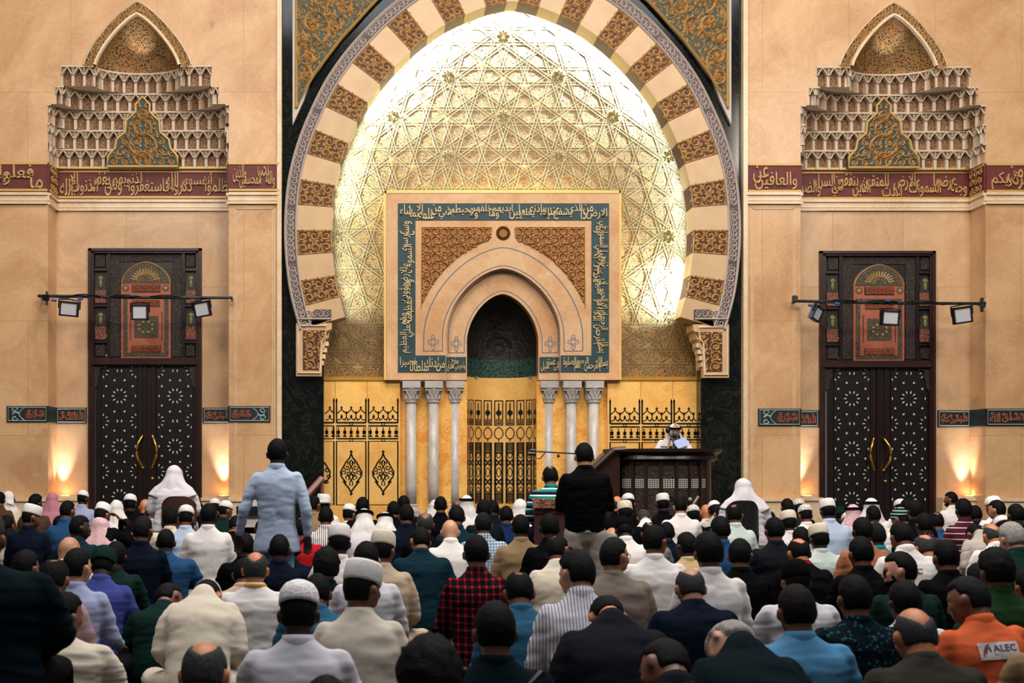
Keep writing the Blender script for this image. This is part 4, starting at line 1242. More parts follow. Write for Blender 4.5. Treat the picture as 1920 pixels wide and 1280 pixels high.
        def pstar(x, y, r=2.6):
            if abs(x-ccx) > 32: return
            iv.ppoly([px(a, b) for a, b in star_poly(x, y, r, r*.42, 6)], Yq, .004)
        for k in range(-1, 4):
            yc = 742+k*94.3
            for j in range(10):
                a = PI/10+j*PI/5+PI/2*0
                petal(ccx+12.2*math.cos(a+PI/10), yc+12.2*math.sin(a+PI/10)*.98, a+PI/10)
                for sx_ in (-1, 1):
                    xx = ccx+sx_*34+12.2*math.cos(a+PI/10); yy = yc+47.1+12.2*math.sin(a+PI/10)
                    if abs(xx-ccx) < 31.5: petal(xx, yy, a+PI/10, 2.8, 1.1)
            for sx_ in (-1, 1):
                for sy_ in (-1, 1): pstar(ccx+sx_*9.5, yc+sy_*29.3); pstar(ccx+sx_*24.8, yc+sy_*18.2)
                petal(ccx+sx_*30, yc, PI/2, 3, 1.2); petal(ccx+sx_*4, yc+47.1, PI/2, 3.2, 1.3)
        # keep only what is on the panel
        iv.make('pearl_inlay', M_pearl, pno)
        hb = MB(); sg = -1 if li == 0 else 1; hx = 267 if li == 0 else 284
        P = []
        for i in range(13):
            t = i/12; q0 = px(hx+sg*10.5*math.sin(PI*t), 815+62*t); P.append((X_(q0[0], YD-.08), YD-.02-.09*min(1, 4*t, 4*(1-t)), Z_(q0[1], YD-.08)))
        hb.tube(P, [.012]+[.02]*11+[.012], 8); hb.make('door_handle', M_brass, leafo, smooth=True)
        if li == 1:
            q0 = px(285.5, 897); kh = MB().ball((X_(q0[0], YD), YD-.005, Z_(q0[1], YD)), (.028, .012, .028)); kh.make('lock', M_brass, leafo, smooth=True)
    # carved corner brackets under the transom
    cb = MB()
    for sx_ in (-1, 1):
        f_ = lambda x: 271.5+sx_*(x-271.5)
        pts = [px(f_(x), y) for x, y in [(180-8, 683), (207, 683), (200, 686), (197, 690), (190, 688), (187, 692), (187, 702), (184, 708), (183, 722), (178, 728), (172, 732)]]
        cb.ppoly(pts, YD-.02, .06)
    cb.make('corner_bracket', M_doorc, door)
    # ---- uplights on the ledge
    for k, (x, y) in enumerate(((97+25, 929), (420, 928)) if nm == 'left' else ((1512, 936), (1818, 938))):
        ul = MB(); xx = X_(x, YA-.1); 
        ul.lathe([(.10, 0), (.11, .03), (.10, .035)], (xx, YA-.12, .93), 16, 1., .6); o = ul.make('uplight', M_trim)
        tag(o, 'small round ledge uplight by the %s side of the %s door' % (('left', 'right')[k], side), 'uplight', 'ledge uplights beside the doors')
        MB().lathe([(.001, .036), (.085, .036)], (xx, YA-.12, .93), 16, 1., .6).make('lens', emit('warm lamp lens', 'ffe2b0', 9.), o)

# ============================================================ LIGHT BARS
def light_bar(pts, panels, lab, plate_x, Yl=21.8):
    lb = at_empty('light_bar', lab, 'light bar', 'light bars in front of the doors')
    b = MB(); b.tube([W(x, y, Yl) for x, y in pts], .028, 8)
    b.make('bar', M_black, lb)
    e = MB()
    for (x, y0, y1) in plate_x:
        e = MB()
        e.pbox(x-1.4, y0, x+1.4, y1, Yl-.03, .08); 
        for k in range(4): e.tube([W(x-6, (y0+y1)/2-5+k*3, Yl-.02), W(x+5, (y0+y1)/2-4+k*2.5, Yl-.04)], .018, 6)
        e.make('end_clamp', M_black, lb)
    for (x, y) in (pts[0], pts[-1]): e = MB(); e.tube([W(x+(3 if x == pts[0][0] else -3), y, Yl), (X_(x+(3 if x == pts[0][0] else -3), Yl), YW, Z_(y, Yl))], .02, 6); e.make('wall_arm', M_black, lb)
    cbm = MB(); rnd = random.Random(5)
    for k in range(7):
        x0 = pts[0][0]+20+k*38; P = []
        for i in range(9):
            t = i/8; x = x0+60*t; 
            if x > pts[-1][0]-10: break
            yb = pts[0][1]+(pts[-1][1]-pts[0][1])*(x-pts[0][0])/(pts[-1][0]-pts[0][0])
            P.append(W(x, yb+(-3.5 if k % 2 else 3)*math.sin(PI*t)+rnd.uniform(-.5, .5), Yl-.04))
        if len(P) > 2: cbm.tube(P, .012, 5)
    cbm.make('cable', M_black, lb)
    pl = MB(); 
    for (x, y) in ((pts[0][0]+26, pts[0][1]+8), (pts[0][0]+75, pts[0][1]+5), ((pts[0][0]+pts[-1][0])/2-10, pts[0][1]-1)):
        pl.tube([W(x, y, Yl-.06), W(x+9, y+1, Yl-.06)], .026, 6)
    pl.make('plug', plain('blue cable plug', '2d4a86', .5), lb)
    for (x0, x1, y0, y1, sk, tilt, yaw) in panels:
        cx, cy = (x0+x1)/2, (y0+y1)/2; c = W(cx, cy, Yl-.12); w, h = (x1-x0)*Yl/F/2, (y1-y0)*Yl/F/2
        M = Matrix.Translation(c) @ Matrix.Rotation(sk, 4, 'Y') @ Matrix.Rotation(yaw, 4, 'Z') @ Matrix.Rotation(tilt, 4, 'X')
        def tb_(mb, X0, X1, Y0, Y1, Z0, Z1):
            t = MB(); t.box(X0, X1, Y0, Y1, Z0, Z1); mb.add([tuple(M @ Vector(p)) for p in t.v], t.f)
        pn = MB(); tb_(pn, -w, w, -.02, .05, -h, h)
        for a in ((-w, -w+.03, -h, h), (w-.03, w, -h, h), (-w, w, -h, -h+.03), (-w, w, h-.03, h)): tb_(pn, a[0], a[1], -.045, 0, a[2], a[3])
        po = pn.make('light_panel', M_black, lb)
        df = MB(); tb_(df, -w+.03, w-.03, -.03, -.015, -h+.03, h-.03); df.make('diffuser', plain('white lamp diffuser', 'b4b4ba', .6), po)
        yk = MB()
        for sx_ in (-1, 1):
            a = M @ Vector((sx_*(w+.02), 0, 0)); b_ = M @ Vector((sx_*(w+.02), 0, h+.02)); yk.tube([a, b_], .012, 5)
            yk.tube([b_, W(cx, cy-(y1-y0)/2-4, Yl)], .012, 5)
        yk.make('yoke', M_black, po)
light_bar([(71, 554.5), (250, 557.5), (436, 558)], [(112, 147, 565, 593, math.radians(5), .12, .1), (247, 278, 571, 600, 0., .05, 0.), (364, 395, 565, 594, math.radians(-9), .12, -.15)],
          'black bar with three white lamp panels across the left door', [(87, 546, 571)])
light_bar([(1490, 564), (1660, 568), (1848, 569)], [(1518, 1543, 574, 601, math.radians(22), .05, .6), (1652, 1685, 582, 610, math.radians(3), .05, 0.), (1787, 1821, 575, 606, math.radians(-8), .1, -.1)],
          'black bar with three white lamp panels across the right door', [(1491, 553, 568), (1843, 558, 584)])

# ============================================================ PULPIT
YMn = 19.0
pul = at_empty('pulpit', 'dark carved wooden pulpit with pale lattice inlay right of the mihrab', 'pulpit')
pc = (X_(1240, 19.4), 19.4); Rx, Ry = (1332-1146)/2*19/F, .62
def ell(u, e=0.): # u 0..1 over the front half, left to right
    t = PI*u; return (pc[0]-(Rx+e)*math.cos(t), pc[1]-(Ry+e)*math.sin(t))
z_top, z_r1, z_floor = Z_(841, 18.9), Z_(866, 18.9), .0
def sweep(mb, z0, z1, e0, e1, u0=0., u1=1., n=40):
    vs = []
    for i in range(n+1):
        u = u0+(u1-u0)*i/n; a = ell(u, e0); b = ell(u, e1)
        vs += [(*a, z0), (*b, z1)]
    mb.add(vs, [(2*i, 2*i+2, 2*i+3, 2*i+1) for i in range(n)])
m = MB()
for (z0, z1, e0, e1) in ((z_top-.05, z_top, .16, .16), (z_top-.10, z_top-.05, .08, .16), (z_top-.16, z_top-.10, .10, .08), (z_r1, z_top-.16, .03, .10), (0, z_r1, 0, 0)): sweep(m, z0, z1, e0, e1)
vs = [(*ell(i/40, .16), z_top) for i in range(41)]+[(*ell(i/40, -.06), z_top) for i in range(41)]
m.add(vs, [(i, i+1, i+42, i+41) for i in range(40)])
m.box(pc[0]-Rx, pc[0]+Rx, 19.4, 20.6, 0, .55)       # floor the speaker stands on
m.box(pc[0]+Rx-.04, pc[0]+Rx+.04, 19.4, 20.6, .5, z_top)
m.make('parapet', M_wood, pul)
st = MB()
bars = [1158, 1163, 1168, 1188, 1209, 1235, 1263, 1288, 1310, 1326]
for x in bars:
    u = math.acos(max(-1, min(1, -(X_(x, 18.95)-pc[0])/Rx)))/PI
    sweep(st, 0, z_r1, .02, .02, u-.012, u+.012, 2); sweep(st, 0, z_r1, .035, .035, u-.006, u+.006, 2)
st.make('upright', M_wood2, pul)
la = MB(); lb2 = MB()
for a, b in zip(bars[2:], bars[3:]):
    ua, ub = [math.acos(max(-1, min(1, -(X_(x, 18.95)-pc[0])/Rx)))/PI for x in (a+3, b-3)]
    z0, z1 = Z_(915, 18.9), Z_(897, 18.9)
    if ub-ua < .02: continue
    n = 5; m_ = 5
    for i in range(n):
        for j in range(m_):
            u0, u1 = ua+(ub-ua)*i/n, ua+(ub-ua)*(i+1)/n; w0, w1 = z0+(z1-z0)*j/m_, z0+(z1-z0)*(j+1)/m_
            uc, wc = (u0+u1)/2, (w0+w1)/2
            if (i+j) % 2 == 0: P = [(uc, w0), (u1, wc), (uc, w1), (u0, wc)]
            else: P = [(u0+(u1-u0)*.3, w0), (u1, w0+(w1-w0)*.3), (u0+(u1-u0)*.7, w1), (u0, w0+(w1-w0)*.7)]
            la.add([(*ell(p[0], .012), p[1]) for p in P], [(0, 1, 2, 3)])
    sweep(lb2, 0.2, z_r1-.06, .008, .008, ua, ub, 3)
la.make('lattice_inlay', plain('pale pearl lattice', 'a8aba0', .4), pul); lb2.make('lattice_panel', M_doorc, pul)
# stair rail sloping down on the left
sr = MB(); x0 = pc[0]-Rx
sr.add([(x0-.5, 18.95, 0), (x0+.02, 18.95, 0), (x0+.02, 18.95, z_top-.02), (x0-.08, 18.95, z_top-.05), (x0-.5, 18.95, z_top-.42),
        (x0-.5, 19.9, 0), (x0+.02, 19.9, 0), (x0+.02, 19.9, z_top-.02), (x0-.08, 19.9, z_top-.05), (x0-.5, 19.9, z_top-.42)], [(0, 1, 2, 3, 4), (9, 8, 7, 6, 5), (2, 7, 8, 3), (3, 8, 9, 4), (0, 4, 9, 5)])
sr.tube([(x0-.55, 18.9, z_top-.45), (x0-.08, 18.9, z_top-.02), (x0+.1, 18.9, z_top-.01)], .05, 8)
sr.make('stair_side', M_wood2, pul)
mic = at_empty('microphone_stand', 'black gooseneck microphones on the pulpit rail before the speaker', 'microphone')
mm = MB(); b = W(1262, 838, 19.0)
mm.lathe([(.07, 0), (.06, .04), (.02, .05)], (b.x, b.y, z_top), 12); mm.tube([(b.x, b.y, z_top), (b.x, b.y-.02, z_top+.12), (b.x-.06, b.y+.06, z_top+.25)], .014, 6)
mm.tube([(b.x, b.y, z_top), (b.x+.03, b.y, z_top+.1), (b.x+.04, b.y+.06, z_top+.17)], .014, 6); mm.make('gooseneck', M_black, mic)
mh = MB(); mh.ball((b.x-.065, b.y+.07, z_top+.29), (.035, .04, .05)); mh.ball((b.x+.045, b.y+.07, z_top+.2), (.033, .04, .045)); mh.make('foam_head', M_black, mic, smooth=True)

# boom microphone before the mihrab
bm = at_empty('boom_microphone', 'long thin boom arm with black microphones in front of the mihrab', 'microphone')
Yb_ = 17.5
t = MB(); t.tube([W(1003, 846, Yb_), W(1093, 851, Yb_+.2)], .012, 6); t.tube([W(1093, 851, Yb_+.2), W(1093, 860, Yb_+.2), (X_(1093, Yb_), Yb_+.2, .0)], .014, 6)
t.tube([W(1003, 858, Yb_), W(1012, 860, Yb_), W(1022, 848, Yb_)], .008, 5); t.make('boom_arm', M_black, bm)
t = MB(); t.tube([W(990, 850, Yb_), W(1003, 850, Yb_)], .03, 8); t.tube([W(994, 844, Yb_), W(1004, 844, Yb_)], .02, 8); t.pbox(1002, 842, 1005, 855, Yb_, .05)
t.tube([W(1047, 849, Yb_), W(1047, 852, Yb_)], .006, 5); t.ball(W(1047, 854.5, Yb_), .022); t.make('microphone_head', M_black, bm)

# rug-draped high seat of the striped man
hs = at_empty('high_chair', 'high dark red chair with a patterned rug draped over its back', 'chair')
Yc_ = 13.3
t = MB(); t.pbox(1003, 950, 1063, 962, Yc_+.05, .12); zs = .58
t.box(X_(1003, Yc_), X_(1063, Yc_), Yc_+.05, Yc_+.6, zs-.08, zs); t.box(X_(1004, Yc_), X_(1062, Yc_), Yc_+.06, Yc_+.12, zs, Z_(940, Yc_))
t.make('seat', plain('burgundy upholstery', '3b1217', .7), hs)
t = MB()
for a, b in ((1003, 1040), (1040, 1003), (1063, 1050)):
    t.tube([W(a, 960, Yc_+.1), (X_(b, Yc_), Yc_+.15, .0)], .022, 6); t.tube([W(a, 960, Yc_+.55), (X_(b, Yc_), Yc_+.55, .0)], .022, 6)
t.make('folding_leg', M_wood2, hs)
rg = MB(); vs = []; nx, nz = 16, 6
for j in range(nz+1):
    for i in range(nx+1):
        x = X_(999+(1064-999)*i/nx, Yc_); z = Z_(935+17*j/nz+(2 if i % 5 == 0 else 0), Yc_)
        vs.append((x, Yc_+.02-.015*math.sin(i*1.1)*j/nz, z))
for i in range(nx+1): vs.append((X_(999+(1064-999)*i/nx, Yc_), Yc_+.16, Z_(935, Yc_)-.0))
rg.add(vs, [(j*(nx+1)+i, (j+1)*(nx+1)+i, (j+1)*(nx+1)+i+1, j*(nx+1)+i+1) for j in range(nz) for i in range(nx)]+[(i, i+1, (nz+1)*(nx+1)+i+1, (nz+1)*(nx+1)+i) for i in range(nx)])
rg.make('draped_rug', M_rug, hs, label='patterned red rug')

# black office chair back
def chair_back(name, label, px0, px1, ytop, Y, zs, mat, mesh=False):
    c = at_empty(name, label, 'chair'); x0, x1 = X_(px0, Y), X_(px1, Y); zt = Z_(ytop, Y); cx = (x0+x1)/2; w = (x1-x0)/2
    b = MB(); vs = []; n = 16
    prof = [(0., 1.)]
    for i in range(n+1):
        t = -1+2*i/n; arch = (1-abs(t)**4)
        y = Y-.02+.10*(1-t*t)*-1+.1
        vs += [(cx+w*t, y, zs+.12), (cx+w*t*.98, y+.01, zt-.10*(1-arch)), (cx+w*t, y+.05, zs+.12), (cx+w*t*.98, y+.055, zt-.10*(1-arch))]
    fs = []
    for i in range(n):
        a, d = 4*i, 4*(i+1); fs += [(a, d, d+1, a+1), (a+2, a+3, d+3, d+2), (a+1, d+1, d+3, a+3), (a, a+2, d+2, d)]
    b.add(vs, fs); b.make('backrest', mat, c, smooth=False)
    s = MB(); s.lathe([(w*.6, -.05), (w*1.0, -.04), (w*1.02, .0), (w*.9, .03)], (cx, Y+.3, zs), 20, 1, .95); s.make('seat', mat, c, smooth=True)
    for sx_ in (-1, 1):
        for sy_ in (0, 1):
            l = MB().tube([(cx+sx_*w*.7, Y+.12+.36*sy_, zs-.04), (cx+sx_*w*.85, Y+.06+.48*sy_, 0)], .016, 6); l.make('leg', M_black, c)
    p = MB()
    for sx_ in (-1, 1): p.tube([(cx+sx_*w*.8, Y+.05, zs-.02), (cx+sx_*w*.85, Y+.03, zs+.16)], .016, 6)
    p.make('back_post', M_black, c)
    return c
chair_back('chair', 'black curved-back chair under the white-hooded person right of the pulpit', 1366, 1427, 938, 14.9, .47, M_black)
chair_back('chair', 'brown wooden chair under the white-hooded person by the left door', 300, 366, 930, 15.0, .62, plain('brown chair wood', '3d2318', .4))

so_ = at_empty('stool', 'low black stool under the dark-coated person at the left edge', 'stool')
sx0 = (-30-PX)*5.2/F
MB().lathe([(.17, .36), (.19, .37), (.19, .41), (.17, .42)], (sx0, 5.15, 0), 20).make('seat', M_black, so_)
for a in range(4): MB().tube([(sx0+.13*math.cos(a*PI/2+.8), 5.15+.13*math.sin(a*PI/2+.8), .37), (sx0+.17*math.cos(a*PI/2+.8), 5.15+.17*math.sin(a*PI/2+.8), 0)], .012, 6).make('leg', M_black, so_)
# screen behind the walking man, monitors and tripod by the pulpit
sc_ = at_empty('floor_screen', 'low black screen on a white stand behind the walking man', 'screen')
t = MB().pbox(443, 949, 492, 966, 17.6, .06); t.make('display', M_black, sc_)
t = MB().pbox(447, 966, 490, 1000, 17.65, .25); t.box(X_(447, 17.65), X_(490, 17.65), 17.65, 17.9, 0, .6); t.pbox(470, 915, 492, 949, 17.7, .04); t.make('stand', plain('white board', 'c9c2bd', .5), sc_)
cm = at_empty('camera_tripod', 'black camera on a tripod among the heads before the pulpit', 'camera')
t = MB().pbox(1258, 930, 1296, 941, 17.9, .25); t.make('camera_body', M_black, cm)
t = MB(); t.ball(W(1294, 936, 17.85), (.03, .02, .03)); t.tube([W(1300, 945, 17.9), W(1310, 930, 17.9)], .02, 6); t.make('lens', plain('grey lens', '8d887c', .3), cm)
t = MB()
for dx in (-.25, .05, .3): t.tube([W(1277, 940, 18.0), (X_(1277, 18.)+dx, 18.+abs(dx)-.1, 0)], .018, 6)
t.make('leg', M_black, cm)
hr = at_empty('wooden_ramp_rail', 'slanting reddish wooden rail against the dark marble', 'rail')
t = MB().tube([W(570, 934, 21.0), W(604, 896, 21.2)], .06, 6); t.tube([W(604, 896, 21.2), (X_(604, 21.2), 21.2, 0)], .03, 6); t.tube([W(572, 932, 21.0), (X_(572, 21), 21.0, 0)], .03, 6); t.make('handrail', plain('reddish rail wood', '7d4c38', .4), hr)

# ============================================================ LIGHTS AND CAMERA
def area(name, loc, rot, sx, sy, power, col=(1, 1, 1), spread=PI):
    l = bpy.data.lights.new(name, 'AREA'); l.shape = 'RECTANGLE'; l.size = sx; l.size_y = sy; l.energy = power; l.color = col; l.spread = spread
    o = bpy.data.objects.new(name, l); COL.objects.link(o); o.location = loc; o.rotation_euler = rot; return o
def spot(name, loc, tgt, power, ang, col=(1, 1, 1), blend=.6, r=.04):
    l = bpy.data.lights.new(name, 'SPOT'); l.energy = power; l.spot_size = ang; l.spot_blend = blend; l.color = col; l.shadow_soft_size = r
    o = bpy.data.objects.new(name, l); COL.objects.link(o); o.location = loc
    o.rotation_euler = (Vector(tgt)-Vector(loc)).to_track_quat('-Z', 'Y').to_euler(); return o
WARM = (1., .88, .74)
w = bpy.data.worlds.new('hall'); SC.world = w; w.use_nodes = True
w.node_tree.nodes['Background'].inputs[0].default_value = (.85, .86, .95, 1); w.node_tree.nodes['Background'].inputs[1].default_value = .13
# high ceiling lamps of the hall
area('ceiling_lamp', (3, 13, 17), (0, 0, 0), 18, 7, 2800, (1., .95, .9))
area('ceiling_lamp', (3, 4, 17), (0, 0, 0), 18, 6, 1800, (.93, .95, 1.))
# chandeliers lighting the wall from the hall side
for x in (-6, 3, 12):
    area('chandelier_lamp', (x, 9, 11), (math.radians(62), 0, 0), 3, 2, 610, WARM)
# cove lamps hidden behind the great arch, washing the mosaic
COLD = (.56, .77, 1.)
hp = offs(HD, 16)
for sg in (-1, 1):
    for i in range(3, 90, 6):
        x, y = hp[i]; a = hp[max(i-2, 0)]; b = hp[min(i+2, len(HD)-1)]
        p = Vector((X_(AX+sg*x, 22.5), 22.62, Z_(y, 22.5)))
        tan = Vector((sg*(b[0]-a[0]), 0, -(b[1]-a[1]))).normalized(); inw = Vector((-tan.z, 0, tan.x))
        if inw.dot(Vector((X_(AX), 0, Z_(330)))-Vector((p.x, 0, p.z))) < 0: inw = -inw
        dr = (inw+Vector((0, .36, 0))).normalized()
        side = tan; up = dr.cross(side)
        M = Matrix((side, up, -dr)).transposed()
        if M.determinant() < 0: M = Matrix((side, -up, -dr)).transposed()
        pw = 1.
        if sg < 0: pw = 1.5 if 14 < i < 44 else 1. if i < 20 else .5 if i < 66 else .2
        else: pw = 1.3 if i < 44 else .35 if i < 76 else 1.5
        area('cove_lamp', p, M.to_euler(), .55, .10, 32*pw, COLD, math.radians(64))
# uplights in the alcove corners
for (x, pw) in ((-5.70, 1.3), (-2.75, 1.5), (7.83, 1.5), (10.83, 1.3)):
    spot('uplight_lamp', (x, YA-.13, .98), (x, YA-.02, 4.6), 190*pw, math.radians(50), (1., .93, .86), 1., .03)
# hood spots
for cx in (257.5, 1675):
    spot('hood_lamp', (X_(cx), YW+.12, Z_(118)), (X_(cx), YW+.35, Z_(35)), 16, math.radians(70), (1., .85, .7), 1., .02)
# onyx wall glow: small downlights above the dado
for x in (675, 1220): spot('dado_lamp', (X_(x, 21.6), 21.3, Z_(560, 22)), (X_(x, 22.4), 22.4, 1.8), 60, math.radians(80), (1., .8, .5), 1., .1)
cam = bpy.data.cameras.new('camera'); co = bpy.data.objects.new('camera', cam); COL.objects.link(co)
co.location = (0, 0, EYE); co.rotation_euler = (PI/2, 0, 0)
cam.sensor_width = 36; cam.lens = F/1920*36; cam.shift_x = (960-PX)/1920; cam.shift_y = (PY-640)/1920
cam.dof.use_dof = True; cam.dof.focus_distance = 17.; cam.dof.aperture_fstop = 4.5; cam.clip_end = 200
SC.camera = co
SC.view_settings.view_transform = 'Standard'; SC.view_settings.look = 'None'; SC.view_settings.gamma = 1; SC.view_settings.exposure = 0.
# ============================================================ PEOPLE
def sm(e0, e1, x):
    t = np.clip((x-e0)/(e1-e0), 0, 1); return t*t*(3-2*t)
HC = np.array((0., .02, .758))        # head centre of the rest figure, seated, pelvis on the floor
HR = np.array((.080, .098, .112))     # skull half sizes
NECK = np.array((0., -.005, .655))
def capsule(mb, a, b, r0, r1, n=10):
    a, b = Vector(a), Vector(b); P = [a.lerp(b, t/5) for t in range(6)]; R = [r0+(r1-r0)*t/5 for t in range(6)]
    mb.tube(P, R, n); mb.ball(a, r0, n, 6); mb.ball(b, r1, n, 6)
def limb(mb, pts, rs, n=12):
    for (a, b, r, s) in zip(pts, pts[1:], rs, rs[1:]): capsule(mb, a, b, r, s, n)
def loft(mb, secs, n=28, p=2.3):
    """secs: (z, half width, half depth, y offset)"""
    vs = []
    for (z, w, d, y) in secs:
        for k in range(n):
            t = 2*PI*k/n; c, s = math.cos(t), math.sin(t)
            vs.append((w*abs(c)**(2/p)*(1 if c > 0 else -1), y+d*abs(s)**(2/p)*(1 if s > 0 else -1), z))
    fs = [(i*n+k, i*n+(k+1) % n, (i+1)*n+(k+1) % n, (i+1)*n+k) for i in range(len(secs)-1) for k in range(n)]
    fs += [tuple(range(n-1, -1, -1)), tuple(range(len(vs)-n, len(vs)))]
    mb.add(vs, fs)
def solid(mb, voxel, smooth=4, ratio=None, name='base'):
    me = bpy.data.meshes.new(name); me.from_pydata(mb.v, [], mb.f); me.update()
    o = bpy.data.objects.new(name, me); COL.objects.link(o)
    r = o.modifiers.new('r', 'REMESH'); r.mode = 'VOXEL'; r.voxel_size = voxel
    s = o.modifiers.new('s', 'SMOOTH'); s.factor = .5; s.iterations = smooth
    if ratio: d = o.modifiers.new('d', 'DECIMATE'); d.ratio = ratio
    dg = bpy.context.evaluated_depsgraph_get(); dg.update()
    m = bpy.data.meshes.new_from_object(o.evaluated_get(dg)); m.name = name
    bpy.data.objects.remove(o); bpy.data.meshes.remove(me)
    m.polygons.foreach_set('use_smooth', [True]*len(m.polygons)); m.materials.clear(); m.materials.append(None)
    return m
def co_of(me):
    a = np.empty(len(me.vertices)*3); me.vertices.foreach_get('co', a); return a.reshape(-1, 3)
def set_co(me, a): me.vertices.foreach_set('co', a.ravel()); me.update()
def folds(me, amp=.006, seed=0, freq=7.):
    """cloth creases: stretched noise along the normals, stronger round armpits, elbows and waist"""
    co = co_of(me); nr = np.empty(len(me.vertices)*3); me.vertices.foreach_get('normal', nr); nr = nr.reshape(-1, 3)
    out = co.copy()
    for i, (p, n) in enumerate(zip(co, nr)):
        q = Vector((p[0]*freq*.55+seed*3.1+p[2]*2.5*(1 if p[0] > 0 else -1), p[1]*freq*.6, p[2]*freq*1.9+seed))
        v = noise.noise(q)+.5*noise.noise(q*2.3)
        v = (1-abs(v)*1.7)
        w = .45+.9*math.exp(-((abs(p[0])-.2)**2+(p[2]-.42)**2)/.03)+.8*math.exp(-(p[2]-.22)**2/.01)
        out[i] = p+n*(v-.45)*amp*w
    set_co(me, out)

def head_mb(mb):
    mb.ball(tuple(HC), tuple(HR), 28, 20)
    x, y, z = HC
    mb.ball((0, y+.035, z-.055), (.060, .062, .072), 20, 14)          # face and jaw
    mb.ball((0, y+.070, z-.098), (.030, .025, .022), 12, 8)            # chin
    mb.ball((0, y+.098, z-.028), (.013, .020, .026), 10, 8)            # nose
    mb.ball((0, y+.104, z-.040), (.018, .014, .011), 10, 6)
    mb.ball((0, y+.088, z-.070), (.026, .014, .008), 10, 6); mb.ball((0, y+.086, z-.080), (.023, .013, .008), 10, 6)   # lips
    mb.ball((0, y+.080, z+.016), (.058, .020, .013), 14, 6)            # brow
    for s in (-1, 1):
        mb.ball((s*.045, y+.062, z-.035), (.022, .026, .024), 10, 8)
        mb.ball((s*.084, y-.002, z-.026), (.013, .016, .029), 12, 10); mb.ball((s*.090, y-.012, z-.014), (.009, .014, .021), 10, 8)
    mb.lathe([(.062, -.18), (.059, -.12), (.058, -.08), (.060, -.02)], (0, -.005, z), 18, 1., 1.05)
    mb.lathe([(.115, -.215), (.075, -.19), (.058, -.15)], (0, -.015, z), 18, 1., .7)
def hand_mb(mb, wrist, d, palm_up, s, curl=.5):
    """five separate fingers; d = direction of the hand, s = side (+1 right)"""
    w = Vector(wrist); d = Vector(d).normalized(); u = Vector(palm_up); u = (u-d*u.dot(d)).normalized(); sd = d.cross(u)*s
    for k in range(4):
        o = (k-1.5)*.019; capsule(mb, w+sd*o*.5, w+d*.085+sd*o, .016, .012, 8)
    mb.ball(w, .026, 10, 8)
    for k, L in enumerate((.062, .072, .068, .052)):
        o = (k-1.5)*.021; a = w+d*.088+sd*o; c = curl*(.7+.1*k)
        b = a+(d*math.cos(c)-u*math.sin(c))*L*.5; e = b+(d*math.cos(c*2)-u*math.sin(c*2))*L*.5
        capsule(mb, a, b, .0098, .0088, 7); capsule(mb, b, e, .0088, .0075, 7)
    a = w+d*.02-sd*.03; b = a+(d*.7-sd*.7).normalized()*.04; e = b+(d*.93-sd*.3-u*.3).normalized()*.032
    capsule(mb, a, b, .014, .011, 7); capsule(mb, b, e, .011, .009, 7)
POSES = {}
def arms_for(kind, s):
    sh = (s*.158, -.005, .545)
    if kind == 'knees': return sh, (s*.225, .055, .32), (s*.235, .275, .235), (s*.02, .9, -.35)
    if kind == 'lap': return sh, (s*.222, .05, .31), (s*.12, .26, .19), (-s*.75, .65, -.2)
    if kind == 'raise':
        if s > 0: return sh, (.33, .12, .48), (.19, .13, .70), (-.6, -.25, .72)
        return sh, (s*.225, .055, .32), (s*.235, .275, .235), (s*.02, .9, -.35)
def legs_seated(mb, fat=1., kind='cross'):
    for s in (-1, 1):
        if kind == 'cross':
            limb(mb, [(s*.10, .0, .105), (s*.215, .15, .115), (s*.295, .29, .12)], [.098*fat, .085*fat, .066*fat])
            limb(mb, [(s*.295, .29, .12), (s*.13, .35, .075), (-s*.04, .31, .06)], [.064*fat, .056*fat, .046])
        elif kind == 'kneel':
            limb(mb, [(s*.10, .0, .16), (s*.14, .2, .15), (s*.15, .40, .10)], [.10*fat, .088*fat, .068*fat])
            limb(mb, [(s*.15, .40, .075), (s*.12, .15, .065), (s*.10, -.13, .06)], [.062*fat, .06*fat, .045])
        elif kind == 'chair':
            limb(mb, [(s*.10, .0, .10), (s*.13, .22, .11), (s*.14, .44, .09)], [.098*fat, .088*fat, .068*fat])
            limb(mb, [(s*.14, .44, .09), (s*.145, .45, -.12), (s*.15, .44, -.38)], [.066*fat, .058*fat, .05])
        elif kind == 'stand':
            limb(mb, [(s*.09, .0, .02), (s*.105, .01, -.36), (s*.11, -.01, -.78)], [.105*fat, .078*fat, .055*fat])
